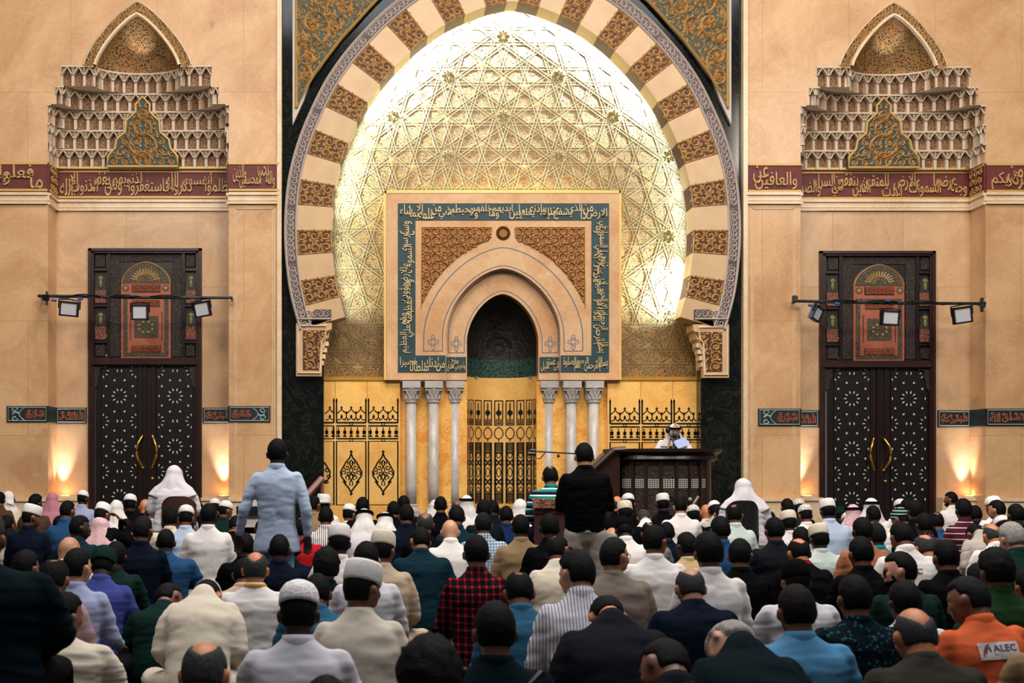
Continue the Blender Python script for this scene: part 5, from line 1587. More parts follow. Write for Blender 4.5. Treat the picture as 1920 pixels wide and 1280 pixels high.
def base_set(name, legk, armk, torso, coat=False, fat=1., arm_pts=None, hem=None, legfun=None, curl=.5, sleeve=1., short=False):
    """body (skin), top (clothes), trousers, in the rest position"""
    body = MB(); head_mb(body)
    loft(body, [(.06, .14, .10, 0), (.2, .13, .09, 0), (.35, .14, .09, 0), (.48, .16, .09, 0), (.56, .13, .07, 0), (.62, .06, .055, -.005)], 20, 2.)
    top = MB(); loft(top, torso)
    tr = MB()
    if legk: legs_seated(tr, fat, legk)
    if legfun: legfun(tr)
    loft(tr, [(.0, .16, .12, 0), (.06, .19, .14, 0), (.16, .175, .125, 0)] if legk and legk != 'stand' else [(-.06, .12, .10, 0), (.02, .165, .12, 0), (.14, .16, .115, 0)])
    for s in (-1, 1):
        sh, el, wr, hd = (arm_pts[s] if arm_pts else arms_for(armk, s))
        sh, el, wr = Vector(sh), Vector(el), Vector(wr)
        limb(body, [sh, el, wr], [.045, .037, .026]); hand_mb(body, wr, hd, (0, 0, 1) if abs(Vector(hd).normalized().z) < .8 else (0, 1, 0), s, curl)
        k = 1.12 if coat else 1.
        if short: limb(top, [sh, sh.lerp(el, .75)], [.060*k, .056*k])
        else: limb(top, [sh, sh.lerp(el, .5)+Vector((s*.006, 0, 0)), el, el.lerp(wr, .86)], [.056*k, .055*k*sleeve, .050*k*sleeve, .040*k*sleeve])
        mb_ = MB()
        top.ball(sh+Vector((-s*.03, 0, -.002)), (.070*k, .062, .052*k), 14, 10)
    # feet
    feet = MB()
    if legk == 'cross':
        for s in (-1, 1): limb(body, [(-s*.04, .31, .055), (-s*.13, .28, .045)], [.036, .026], 8)
    if legk == 'kneel':
        for s in (-1, 1): limb(body, [(s*.10, -.12, .055), (s*.09, -.23, .035)], [.036, .028], 8)
    if legk == 'chair':
        for s in (-1, 1): limb(body, [(s*.15, .44, -.38), (s*.16, .56, -.42)], [.04, .03], 8)
    B = solid(body, .0085, 3, .16, name+'_body')
    c = co_of(B)   # eye sockets
    for s in (-1, 1):
        d = np.linalg.norm((c-np.array((s*.030, HC[1]+.085, HC[2]-.004)))/np.array((.016, .03, .012)), axis=1); c[:, 1] -= .008*np.exp(-d**2)
    set_co(B, c)
    T = solid(top, .0125, 5, None, name+'_top'); folds(T, .0065, len(name), 7.)
    L = solid(tr, .016, 4, None, name+'_trousers'); folds(L, .006, 3, 6.)
    sets = {}
    for lod, rt in ((0, 1.), (1, .3)):
        if lod == 0: sets[0] = (B, T, L)
        else:
            out = []
            for m in (B, T, L):
                o = bpy.data.objects.new('t', m); COL.objects.link(o); dd = o.modifiers.new('d', 'DECIMATE'); dd.ratio = rt if m is not B else .5
                dg = bpy.context.evaluated_depsgraph_get(); dg.update(); mm = bpy.data.meshes.new_from_object(o.evaluated_get(dg)); bpy.data.objects.remove(o)
                mm.polygons.foreach_set('use_smooth', [True]*len(mm.polygons)); out.append(mm)
            sets[1] = tuple(out)
    POSES[name] = sets
TORSO = [(.03, .190, .15, -.005), (.12, .180, .140, -.01), (.24, .160, .122, -.01), (.36, .165, .122, -.01), (.46, .180, .122, -.012), (.52, .182, .108, -.012), (.56, .160, .092, -.01), (.590, .122, .08, -.008), (.618, .088, .070, -.005), (.640, .070, .063, -.004), (.655, .064, .060, -.004)]
FATT = [(z, w*(1.12 if z < .5 else 1.04), d*1.18, y) for z, w, d, y in TORSO]
COAT = [(.03, .21, .165, -.005), (.12, .198, .152, -.01), (.24, .180, .135, -.01), (.36, .185, .135, -.012), (.46, .198, .132, -.015), (.53, .198, .115, -.015), (.572, .17, .095, -.012), (.602, .125, .082, -.01), (.628, .088, .072, -.007), (.648, .072, .066, -.005)]
base_set('shirt', 'cross', 'knees', TORSO)
base_set('kneel', 'kneel', 'lap', TORSO)
base_set('robe', 'cross', 'lap', FATT, fat=1.15, sleeve=1.2)
base_set('coat', 'cross', 'knees', COAT, coat=True)
base_set('tee', 'cross', 'knees', TORSO, short=True)
base_set('raise', 'cross', 'raise', TORSO, coat=True)
base_set('chairrobe', 'chair', 'lap', FATT, fat=1.1, sleeve=1.3)

base_set('chaircoat', 'chair', 'lap', COAT, coat=True)
# --- hair, beards, caps and head cloths, all in the rest head frame
def shell(fn, nu=40, nv=26):
    """closed cap-like shell: fn(dir) -> (radius offset) or None outside"""
    vs = []; 
    for j in range(nv+1):
        ph = PI*j/nv
        for i in range(nu):
            th = 2*PI*i/nu; d = (math.sin(ph)*math.cos(th), math.sin(ph)*math.sin(th), math.cos(ph))
            off = fn(*d); s = 1+off/.095
            vs.append((HC[0]+HR[0]*d[0]*s, HC[1]+HR[1]*d[1]*s, HC[2]+HR[2]*d[2]*s))
    fs = [(j*nu+i, (j+1)*nu+i, (j+1)*nu+(i+1) % nu, j*nu+(i+1) % nu) for j in range(nv) for i in range(nu)]
    return vs, fs
def hair_fn(thick, bald=0., curl=0., low=-.66, front=.45, seed=0):
    def f(x, y, z):
        # hairline: forehead, above the ears, nape
        m = 1.
        lim = front+.0 if y > .15 else (low if y < -.35 else low+(front-low)*((y+.35)/.5)*.85)
        if abs(x) > .7 and y > -.3: lim = max(lim, .0)
        m *= min(1, max(0, (z-lim)/.16+.2))
        if bald:
            # naked crown
            dd = math.acos(max(-1, min(1, y*(-.42)+z*.91)))*(1+.5*abs(x))
            lim2 = bald
            if y > 0: lim2 = bald*1.6
            m *= min(1, max(0, (dd-lim2)/.18+.3))
        n = noise.noise(Vector((x*7+seed, y*7, z*7)))*.0035+noise.noise(Vector((x*19+seed, y*19, z*19)))*.002
        if curl: n += curl*abs(noise.noise(Vector((x*14, y*14, z*14+seed))))
        return (thick+n)*m-.006*(1-m)
    return f
HB = {}
def mk_head(name, vs, fs, smooth=True, subd=0):
    me = bpy.data.meshes.new(name); me.from_pydata(vs, [], fs); me.update(); me.materials.append(None)
    if smooth: me.polygons.foreach_set('use_smooth', [True]*len(me.polygons))
    HB[name] = me
for nme, a in dict(short=(.011, 0, 0), full=(.020, 0, .004), crop=(.006, 0, 0), curly=(.026, 0, .016), patch=(.011, .42, 0), ring=(.009, .78, 0), high=(.008, 1.05, 0)).items():
    mk_head('hair_'+nme, *shell(hair_fn(a[0], a[1], a[2], seed=len(nme)), 44, 30))
mk_head('beard', *shell(lambda x, y, z: (.016 if (y > .05 and z < -.50 and z > -1) else -.012)+.002*noise.noise(Vector((x*12, y*12, z*12))), 36, 30))
for v in HB['beard'].vertices: v.co.y += .018; v.co.z -= .02
def cap_mesh(kind):
    mb = MB(); c = (0, HC[1]-.006, HC[2]); rx, ry = HR[0]+.010, HR[1]+.010
    if kind == 'dome': prof = [(1.0, .030), (1.012, .045), (1.0, .07), (.93, .095), (.75, .120), (.45, .136), (.001, .142)]
    elif kind == 'flat': prof = [(1.0, .022), (1.03, .035), (1.02, .075), (.99, .112), (.90, .128), (.45, .131), (.001, .130)]
    elif kind == 'beanie': prof = [(1.0, -.01), (1.03, .0), (1.03, .035), (.99, .07), (.87, .105), (.6, .128), (.3, .138), (.001, .140)]
    elif kind == 'cap': prof = [(1.0, .0), (1.02, .02), (1.0, .06), (.92, .095), (.7, .120), (.4, .132), (.001, .135)]
    inner = [(r*.93, z-.002) for r, z in prof]
    n = 32
    for pr, rev in ((prof, 0), (inner, 1)):
        o = MB().lathe([(r, z) for r, z in pr], (0, 0, 0), n, rx, ry)
        o.v = [(x+c[0], y+c[1], z+c[2]) for x, y, z in o.v]
        if rev: o.f = [tuple(reversed(f)) for f in o.f]
        o.f = [f for f in o.f if len(f) == 4]; mb.add(o.v, o.f)
    m = n; L = len(prof)*n
    mb.f += [(k, L+k, L+(k+1) % n, (k+1) % n) for k in range(n)]
    # caps sit tipped backwards: rotate about head centre
    a = math.radians(-13); vs = []
    for x, y, z in mb.v:
        yy, zz = y-HC[1], z-HC[2]; vs.append((x, HC[1]+yy*math.cos(a)-zz*math.sin(a)*1., HC[2]+yy*math.sin(a)*-1*-1+zz*math.cos(a)))
    if kind == 'cap':   # peak at the front
        for s in range(1): pass
    return vs, mb.f
for k in ('dome', 'flat', 'beanie', 'cap'): mk_head('cap_'+k, *cap_mesh(k))
def cloth_head(hood=False, seed=0):
    """draped head cloth open at the face"""
    vs = []; nu, nv = 44, 26; A = math.radians(140 if not hood else 150)
    for j in range(nv+1):
        t = j/nv
        for i in range(nu+1):
            a = -A+2*A*i/nu     # 0 = backwards
            dx, dy = math.sin(a), -math.cos(a)
            if t < .5:
                ph = t/.5*PI*.52; z = HC[2]+(HR[2]+.014)*math.cos(ph); r = math.sin(ph)
                g_ = .026 if hood else .014; x = dx*(HR[0]+g_)*r; y = HC[1]+dy*(HR[1]+g_)*r
            else:
                q = (t-.5)/.5; z0 = HC[2]-.01; z = z0-q*(.24+.10*max(0, math.cos(a)))
                fl = ((.026 if hood else .014)+.085*q**1.2*(.5+.5*abs(math.sin(a))))*(1.1 if hood else 1.)
                x = dx*(HR[0]+fl+.04*q); y = HC[1]-.01*q+dy*(HR[1]+fl*.7)
                w = (math.sin(a*9+seed)*.010+math.sin(a*5+1.3*seed)*.010)*q; x += dx*w; y += dy*w
            n = noise.noise(Vector((x*11+seed, y*11, z*11)))*.006
            vs.append((x+dx*n, y+dy*n, z+n*.5))
    N = (nu+1); fs = [(j*N+i, j*N+i+1, (j+1)*N+i+1, (j+1)*N+i) for j in range(nv) for i in range(nu)]
    M = len(vs); vin = []
    for (x, y, z) in vs:
        d = Vector((x, y-HC[1], (z-HC[2])*.6)); d = d.normalized()*.006 if d.length else d; vin.append((x-d.x, y-d.y, z-d.z))
    vs += vin; fs += [tuple(M+k for k in reversed(f)) for f in fs[:]]
    for j in range(nv): fs.append((j*N, (j+1)*N, M+(j+1)*N, M+j*N)); fs.append(((j+1)*N-1, M+(j+1)*N-1, M+(j+2)*N-1, (j+2)*N-1))
    for i in range(nu): a = nv*N+i; fs.append((a, a+1, M+a+1, M+a))
    return vs, fs
mk_head('ghutra_a', *cloth_head(False, 1)); mk_head('ghutra_b', *cloth_head(False, 4)); mk_head('hood', *cloth_head(True, 2))
def agal():
    mb = MB()
    for dz in (0, .017):
        P = [(math.cos(t*PI/16)*(HR[0]+.019), HC[1]-.004+math.sin(t*PI/16)*(HR[1]+.017), HC[2]+.052+dz+math.sin(t*PI/16)*.012) for t in range(33)]
        mb.tube(P, .0095, 6, cap=False)
    return mb.v, mb.f
mk_head('agal', *agal())
def turban():
    mb = MB()
    for k in range(7):
        P = [(math.cos(t*PI/14)*(HR[0]+.022-.004*k), HC[1]+math.sin(t*PI/14)*(HR[1]+.02-.005*k), HC[2]+.03+.018*k+math.sin(t*PI/14+k)*.012) for t in range(29)]
        mb.tube(P, .020, 7, cap=False)
    mb.ball((0, HC[1], HC[2]+.08), (.075, .09, .075), 16, 10); return mb.v, mb.f
mk_head('turban', *turban())
def collar():
    mb = MB(); vs = []; n = 30
    for r, z in ((.070, -.022), (.071, .002), (.067, .022), (.061, .022), (.060, -.005)):
        for k in range(n):
            t = 2*PI*k/n; vs.append((r*math.cos(t)*1.02, -.006+r*math.sin(t)*1.04,   .634+z*(1 if math.sin(t) < .6 else .5)))
    mb.add(vs, [(j*n+k, j*n+(k+1) % n, (j+1)*n+(k+1) % n, (j+1)*n+k) for j in range(4) for k in range(n)]); return mb.v, mb.f
mk_head('collar', *collar())
def glasses():
    mb = MB()
    for s in (-1, 1):
        mb.tube([(s*.031+.020*math.cos(t*PI/6), HC[1]+.103, HC[2]-.002+.016*math.sin(t*PI/6)) for t in range(13)], .0022, 4)
        mb.tube([(s*.052, HC[1]+.10, HC[2]+.002), (s*.080, HC[1]+.06, HC[2]+.004), (s*.088, HC[1]-.01, HC[2]+.0)], .0028, 4)
    mb.tube([(-.011, HC[1]+.106, HC[2]), (.011, HC[1]+.106, HC[2])], .002, 4); return mb.v, mb.f
mk_head('glasses', *glasses())
def eyes():
    mb = MB()
    for s in (-1, 1): mb.ball((s*.030, HC[1]+.0825, HC[2]-.004), (.012, .010, .0095), 12, 8)
    return mb.v, mb.f
mk_head('eyes', *eyes())
def lanyard():
    mb = MB(); vs = []; n = 28
    for r, z in ((.074, .0), (.077, .010), (.072, .020)):
        for k in range(n):
            t = 2*PI*k/n; vs.append((r*math.cos(t)*1.04, -.006+r*math.sin(t)*1.06, .628+z+(-.05*max(0, math.sin(t)))))
    mb.add(vs, [(j*n+k, j*n+(k+1) % n, (j+1)*n+(k+1) % n, (j+1)*n+k) for j in range(2) for k in range(n)]); return mb.v, mb.f
mk_head('lanyard', *lanyard())

def deform(c, T=1., wide=1., lean=0., bow=0., yaw=0., side=0., tilt=0., twist=0., fixlegs=True):
    """bend the rest figure: T stretches the trunk, angles in degrees"""
    c = c.copy()
    hm = sm(.60, .68, c[:, 2])*(np.abs(c[:, 0]) < .19)          # head and neck weight
    shoulder_w = sm(.50, .60, c[:, 2])
    # width of trunk only
    c[:, 0] *= 1+(wide-1)*(1-sm(.585, .66, c[:, 2]))
    z = c[:, 2]; up = np.clip(z, 0, .655)
    if T != 1.:
        c[:, 2] = np.where(z > .655, z-.655+.655*T, np.where(z > .12, .12+(z-.12)*((.655*T-.12)/.535), z))
    zn = .655*T; NK = np.array((0, -.005, zn))
    # head: yaw, tilt and bow about the neck
    for ang, ax, w, piv in ((yaw, 2, sm(zn-.035, zn+.02, c[:, 2]), NK), (bow, 0, sm(zn-.07, zn+.03, c[:, 2]), NK-np.array((0, 0, .01))), (tilt, 1, sm(zn-.045, zn+.03, c[:, 2]), NK)):
        if ang:
            a = np.radians(ang)*w*(1 if ax != 0 else -1); p = c-piv; ca, sa = np.cos(a), np.sin(a)
            if ax == 2: p = np.stack((p[:, 0]*ca-p[:, 1]*sa, p[:, 0]*sa+p[:, 1]*ca, p[:, 2]), 1)
            elif ax == 0: p = np.stack((p[:, 0], p[:, 1]*ca-p[:, 2]*sa, p[:, 1]*sa+p[:, 2]*ca), 1)
            else: p = np.stack((p[:, 0]*ca+p[:, 2]*sa, p[:, 1], -p[:, 0]*sa+p[:, 2]*ca), 1)
            c = p+piv
    # spine: lean forward and sideways, in three vertebrae
    for z0, f in ((.08, .4), (.24, .3), (.40, .3)):
        zz = z0*T; w = sm(zz, zz+.16, c[:, 2])*(1-.75*sm(.16, .34, c[:, 1])*(c[:, 2] < .35*T))
        for ang, ax in ((lean*f, 0), (side*f, 1), (twist*f, 2)):
            if ang:
                a = np.radians(ang)*w*(-1 if ax == 0 else 1); p = c-np.array((0, 0, zz)); ca, sa = np.cos(a), np.sin(a)
                if ax == 0: p = np.stack((p[:, 0], p[:, 1]*ca-p[:, 2]*sa, p[:, 1]*sa+p[:, 2]*ca), 1)
                elif ax == 1: p = np.stack((p[:, 0]*ca+p[:, 2]*sa, p[:, 1], -p[:, 0]*sa+p[:, 2]*ca), 1)
                else: p = np.stack((p[:, 0]*ca-p[:, 1]*sa, p[:, 0]*sa+p[:, 1]*ca, p[:, 2]), 1)
                c = p+np.array((0, 0, zz))
    return c

# --- colours
CL = dict(white='dcd6d2', cream='cfc3b0', lwhite='ccc8cc', beige='b3a088', tan='8c7355', brown='4a3628', black='040508', navy='081120', blue='24466c',
          royal='12264f', teal='0d2833', dteal='06151b', green='0d2721', olive='3c3a2c', grey='6d6866', charcoal='15171c', lblue='a9b9cf', sky='5288ac', denim='2c5872',
          lav='9aa0c0', pink='b77784', dpink='9a8084', red='a81820', orange='d06038', yellow='d0a52a', mint='b8c4be', gtan='7c6f64', maroon='4a1a24', khaki='a8a096', peach='bda192', turq='1f8076', dgreen='1e3a1c', oliveb='33302a', rust='a0664a', violet='3c4484', gold='c9a24a', straw='c4ab7c')
SK = dict(t=('b07a58', 'tan'), b=('7a4a34', 'brown'), d=('33201a', 'dark'), l=('c48f70', 'fair'), o=('c4784a', 'orange_lit'))  # tone o carries the orange light on bald heads in its colour
def skin(k):
    n = 'skin '+k
    if n not in MATS:
        t = plain(n, SK[k][0], .5, n=22, amt=.15); t.node_tree.nodes['Principled BSDF'].inputs['Subsurface Weight'].default_value = .06
        t.node_tree.nodes['Principled BSDF'].inputs['Subsurface Radius'].default_value = (.02, .008, .004)
    return MATS[n]
def hairmat(k):
    col = dict(k='040405', g='3a3b3b', w='a39c94', n='120b09', s='0f1214')[k]; n = 'hair '+k
    if n not in MATS: plain(n, col, .7, n=90, amt=.45, bump=.5, bs=160, spec=.12)
    return MATS[n]
def cloth(colk, pat=None):
    n = 'cloth %s %s' % (colk, pat)
    if n in MATS: return MATS[n]
    t = NT(n); b = t.b; co = t.coord(); c = lin(CL[colk]); b.inputs['Roughness'].default_value = .85; b.inputs['Specular IOR Level'].default_value = .06
    pass
    nz = t.n('ShaderNodeTexNoise', i_Scale=9., i_Detail=3., i_Distortion=.8); t.l(co, nz.inputs[0])
    sx = t.n('ShaderNodeSeparateXYZ'); t.l(co, sx.inputs[0])
    def stripes(out, freq, th):
        m = t.n('ShaderNodeMath', operation='MULTIPLY'); t.l(out, m.inputs[0]); m.inputs[1].default_value = freq
        f = t.n('ShaderNodeMath', operation='FRACT'); t.l(m.outputs[0], f.inputs[0])
        g = t.n('ShaderNodeMath', operation='LESS_THAN'); t.l(f.outputs[0], g.inputs[0]); g.inputs[1].default_value = th; return g.outputs[0]
    X, Y_, Z = sx.outputs
    colr = None
    if pat == 'pin': colr = t.mix(stripes(X, 60, .24), CL[colk], '4a5068')
    elif pat == 'vs': colr = t.mix(stripes(X, 42, .35), CL[colk], '1c2230')
    elif pat == 'plaid':
        m = t.n('ShaderNodeMath', operation='ADD'); t.l(stripes(X, 21, .32), m.inputs[0]); t.l(stripes(Z, 21, .32), m.inputs[1])
        colr = t.ramp(m.outputs[0], [(.0, '0c0d14'), (.5, '4c1218'), (1., 'b02028')]); 
        m2 = t.n('ShaderNodeMath', operation='MULTIPLY'); t.l(m.outputs[0], m2.inputs[0]); m2.inputs[1].default_value = .5
        t.l(m2.outputs[0], colr.node.inputs[0])
    elif pat == 'check':
        m = t.n('ShaderNodeMath', operation='ADD'); t.l(stripes(X, 34, .22), m.inputs[0]); t.l(stripes(Z, 34, .22), m.inputs[1])
        colr = t.mix(m.outputs[0], CL[colk], '4c6070')
    elif pat == 'dplaid':
        m = t.n('ShaderNodeMath', operation='ADD'); t.l(stripes(X, 26, .18), m.inputs[0]); t.l(stripes(Z, 26, .18), m.inputs[1]); colr = t.mix(m.outputs[0], CL[colk], '6a4a5a')
    elif pat == 'hs':
        a = t.mix(stripes(Z, 13, .5), CL[colk], '0b1c33'); m = t.n('ShaderNodeMath', operation='ADD'); t.l(Z, m.inputs[0]); m.inputs[1].default_value = .01
        colr = t.mix(stripes(m.outputs[0], 13, .18), a, 'e6e8ea')
    elif pat == 'hs2': colr = t.mix(stripes(Z, 15, .16), CL[colk], 'c8bcbc')
    elif pat == 'floral':
        vo = t.n('ShaderNodeTexVoronoi', i_Scale=34.); t.l(co, vo.inputs[0]); r = t.ramp(vo.outputs[0], [(.22, 1.), (.36, 0.)]); colr = t.mix(r, CL[colk], '1f5058')
    elif pat == 'kef':
        ck = t.n('ShaderNodeTexChecker', i_Scale=95.); t.l(co, ck.inputs[0]); colr = t.mix(ck.outputs[1], CL[colk], 'd9c4c4')
    elif pat == 'knit':
        vo = t.n('ShaderNodeTexVoronoi', feature='DISTANCE_TO_EDGE', i_Scale=26., i_Randomness=.3); t.l(co, vo.inputs[0]); r = t.ramp(vo.outputs[0], [(.03, 1.), (.1, 0.)]); colr = t.mix(r, CL[colk], 'f2eeea'); t.bump(r, .4, .004)
    elif pat == 'net':
        ck = t.n('ShaderNodeTexChecker', i_Scale=120.); t.l(co, ck.inputs[0]); colr = t.mix(ck.outputs[1], CL[colk], '6a6460')
    elif pat == 'emb':
        vo = t.n('ShaderNodeTexVoronoi', i_Scale=60.); t.l(co, vo.inputs[0]); r = t.ramp(vo.outputs[0], [(.2, 1.), (.3, 0.)]); colr = t.mix(r, CL[colk], '7a4a3a')
    elif pat == 'bs':
        colr = t.mix(stripes(Z, 26, .3), CL[colk], '9cb0b0')
    if colr is None:
        m = t.n('ShaderNodeMix', data_type='RGBA'); m.inputs[7].default_value = c; m.inputs[6].default_value = tuple(v*.9 for v in c[:3])+(1,); t.l(nz.outputs[0], m.inputs[0]); colr = m.outputs[2]
    t.l(colr, b.inputs[0])
    if pat != 'knit':
        b2 = t.n('ShaderNodeBump'); b2.inputs['Strength'].default_value = .2; b2.inputs['Distance'].default_value = .02; t.l(nz.outputs[0], b2.inputs['Height'])
        t.l(b2.outputs[0], b.inputs['Normal'])
    MATS[n] = t.m; return t.m

def inst(name, base, fn, mat, parent=None):
    me = base.copy(); me.name = name; set_co(me, fn(co_of(base)))
    o = bpy.data.objects.new(name, me); COL.objects.link(o)
    if len(me.materials): me.materials[0] = mat
    else: me.materials.append(mat)
    if parent: o.parent = parent
    return o
# head kinds: (parts, words)
def H(*p): return p
HEADS = {
 'sh': ([('hair_short', 'hair', 'k')], 'short black hair'), 'fu': ([('hair_full', 'hair', 'k')], 'thick black hair'), 'cr': ([('hair_crop', 'hair', 'k')], 'cropped black hair'),
 'cu': ([('hair_curly', 'hair', 'k')], 'curly black hair'), 'sg': ([('hair_short', 'hair', 'g')], 'grey hair'), 'sw': ([('hair_full', 'hair', 'w')], 'white hair'), 'sn': ([('hair_short', 'hair', 'n')], 'dark brown hair'),
 'ds': ([('hair_short', 'hair', 's')], 'dark greying hair'),
 'bp': ([('hair_patch', 'hair', 'k')], 'a small bald patch'), 'br': ([('hair_ring', 'hair', 'k')], 'a bald crown'), 'bg': ([('hair_ring', 'hair', 'g')], 'a bald crown ringed grey'), 'bh': ([('hair_high', 'hair', 'g')], 'a wide bald head'), 'bw': ([('hair_high', 'hair', 'w')], 'a bald top fringed white'), 'bb': ([], 'a shaved head'),
 'kw': ([('hair_crop', 'hair', 'k'), ('cap_dome', 'cap', ('white', None))], 'a rounded white cap'), 'kk': ([('hair_crop', 'hair', 'k'), ('cap_dome', 'cap', ('white', 'knit'))], 'a white knitted cap'),
 'kf': ([('hair_short', 'hair', 'k'), ('cap_flat', 'cap', ('white', None))], 'a flat-topped white cap'), 'kc': ([('hair_short', 'hair', 'k'), ('cap_flat', 'cap', ('cream', None))], 'a flat-topped cream cap'),
 'ky': ([('hair_crop', 'hair', 'k'), ('cap_flat', 'cap', ('gold', 'x'))], 'a cap'), 'ke': ([('hair_short', 'hair', 'k'), ('cap_flat', 'cap', ('cream', 'emb'))], 'an embroidered cream cap'),
 'kl': ([('hair_crop', 'hair', 'k'), ('cap_dome', 'cap', ('lav', 'knit'))], 'a lilac cap'), 'kg': ([('hair_crop', 'hair', 'k'), ('cap_dome', 'cap', ('khaki', 'knit'))], 'a grey lacy cap'),
 'kn': ([('hair_crop', 'hair', 'k'), ('cap_beanie', 'cap', ('green', None))], 'a dark green beanie'), 'ks': ([('hair_crop', 'hair', 'k'), ('cap_beanie', 'cap', ('green', 'bs'))], 'a striped green beanie'),
 'kb': ([('hair_short', 'hair', 'k'), ('cap_cap', 'cap', ('black', None))], 'a black cap'),
 'gw': ([('ghutra_a', 'head_cloth', ('white', None))], 'a white head cloth'), 'ga': ([('ghutra_b', 'head_cloth', ('white', None)), ('agal', 'head_cord', ('black', None))], 'a white head cloth and black cord'),
 'gp': ([('ghutra_a', 'head_cloth', ('pink', None))], 'a pink head cloth'), 'gk': ([('ghutra_b', 'head_cloth', ('pink', 'kef')), ('agal', 'head_cord', ('black', None))], 'a pink checked head cloth and black cord'),
 'ho': ([('hood', 'head_cloth', ('lwhite', None))], 'a long white head cloth'), 'tw': ([('hair_crop', 'hair', 'k'), ('turban', 'turban', ('white', None))], 'a white turban')}
HEADS['ky'] = ([('hair_crop', 'hair', 'k'), ('cap_flat', 'cap', ('beige', None))], 'a flat beige cap')
POSE = dict(u=(6, 4), l=(14, 12), b=(26, 30), h=(38, 48), s=(10, 20))
PLACED = []
def head_top(T, lean, bow):
    p = np.array([(0., HC[1], HC[2]+HR[2]+.012), (0., HC[1]-.05, HC[2]+HR[2]), (0., HC[1]-.09, HC[2]+.06), (0, HC[1]-.09, HC[2])])
    return deform(p, T=T, lean=lean, bow=bow)
def person(x, y, w, pose, head, sk, base, top, tr=None, yaw=0, pat=None, extra='', T0=None, wide=1., side=0, label=None, d=None, z0=0., twist=0, hairtone=None):
    PLACED.append(dict(x=x, y=y, w=w, pose=pose, head=head, sk=sk, base=base, top=top, tr=tr, yaw=yaw, pat=pat, extra=extra, wide=wide, side=side, label=label, z0=z0, twist=twist, d=d))
CNAME = dict(white='white', cream='cream', lwhite='white', beige='beige', tan='tan', brown='brown', black='black', navy='navy', blue='blue', royal='royal blue', teal='dark teal', dteal='dark teal', green='dark green', olive='olive', grey='grey', charcoal='charcoal', lblue='light blue', sky='sky blue', denim='denim blue', lav='lavender', pink='pink', dpink='dusty pink', red='red', orange='orange', yellow='yellow', mint='pale mint', gtan='taupe', maroon='maroon', khaki='khaki', peach='pale peach', turq='turquoise', dgreen='green', oliveb='dark olive', rust='rust brown', violet='violet blue', gold='gold', straw='straw yellow')
PNAME = dict(pin='finely striped ', vs='black-striped ', plaid='black plaid ', check='grey checked ', dplaid='plaid ', hs='striped ', hs2='white-striped ', floral='patterned ', kef='', net='netted ')
BNAME = dict(shirt='shirt', kneel='shirt', robe='robe', coat='jacket', tee='T-shirt', chairrobe='robe')
BNAME['raise'] = 'top'; BNAME['chaircoat'] = 'coat'
P = person
# ---- far rows, left of the walking man
P(16,918,28,'u','gw','d','robe','cream',yaw=-70); P(0,921,22,'u','sh','b','shirt','brown'); P(67,926,25,'u','fu','d','shirt','brown',yaw=-30)
P(59,945,30,'u','kf','b','shirt','navy',yaw=-55,extra='glasses'); P(98,921,28,'l','gp','t','robe','pink'); P(127,938,27,'u','sh','b','shirt','blue',yaw=-25)
P(155,911,23,'u','kk','d','shirt','lav',yaw=-20); P(192,943,28,'l','kf','b','raise','black',yaw=-25,extra='scarf'); P(218,935,28,'u','gw','t','robe','white')
P(244,924,25,'u','kw','d','shirt','black'); P(272,935,23,'u','bb','o','shirt','black'); P(284,939,25,'u','kl','b','shirt','khaki')
P(205,947,21,'u','sh','d','shirt','black'); P(316,930,23,'u','kw','b','shirt','white'); P(296,943,22,'u','sh','d','shirt','black')
P(320,952,27,'u','fu','b','shirt','cream'); P(349,946,28,'u','kw','b','shirt','lblue'); P(391,942,34,'u','sh','d','shirt','white',wide=1.1); P(403,934,21,'u','kw','b','shirt','black')
P(423,938,24,'u','kw','b','shirt','green',yaw=-50); P(441,966,24,'l','sh','d','shirt','black',extra='orange'); P(371,940,22,'u','sh','d','shirt','black')
P(459,998,38,'u','sh','d','shirt','black'); P(490,974,24,'u','sh','b','shirt','khaki')
P(311,990,36,'u','cr','d','shirt','blue',wide=1.3); P(268,967,37,'u','ds','b','shirt','navy',yaw=-15); P(236,972,26,'u','sh','d','shirt','black')
P(150,966,33,'u','sh','d','shirt','teal',yaw=-60); P(112,966,26,'u','sh','d','shirt','black'); P(12,965,27,'u','sh','b','shirt','red'); P(18,990,24,'u','sh','b','shirt','khaki',pat='net')
P(48,1030,49,'u','sh','b','shirt','charcoal',yaw=-20); P(101,1045,56,'l','bp','b','shirt','dpink'); P(130,1005,42,'l','bb','t','shirt','white',yaw=-25)
P(145,1027,50,'u','sh','l','shirt','lav',yaw=-25); P(194,1021,47,'l','kn','d','shirt','violet'); P(217,1014,40,'u','sh','d','shirt','green')
P(122,1109,60,'u','sh','b','robe','cream',yaw=-35,wide=1.3,side=4); P(318,1094,44,'b','sh','b','coat','green',yaw=-40)
# ---- around and behind the walking man
P(589,929,24,'u','sh','b','shirt','tan',yaw=-30); P(607,928,25,'u','tw','d','robe','white'); P(611,949,28,'u','sh','b','shirt','white',pat='vs')
P(566,972,30,'u','sh','b','shirt','red',wide=1.1); P(524,1000,40,'u','cr','d','shirt','navy'); P(545,1003,38,'u','sh','d','shirt','navy',wide=1.2)
P(612,1025,47,'u','cu','b','shirt','dteal'); P(655,944,25,'u','kw','b','shirt','white',yaw=-30); P(680,931,28,'u','sh','b','shirt','black')
P(683,950,33,'l','ga','t','robe','lwhite'); P(722,957,30,'l','ga','t','robe','lwhite',yaw=20); P(738,939,25,'u','sh','b','shirt','black'); P(757,928,23,'u','sh','b','shirt','black')
P(762,945,29,'u','sh','b','shirt','navy'); P(797,960,33,'u','bg','b','shirt','black'); P(826,930,24,'u','sh','b','shirt','black'); P(815,935,22,'u','gw','t','robe','white')
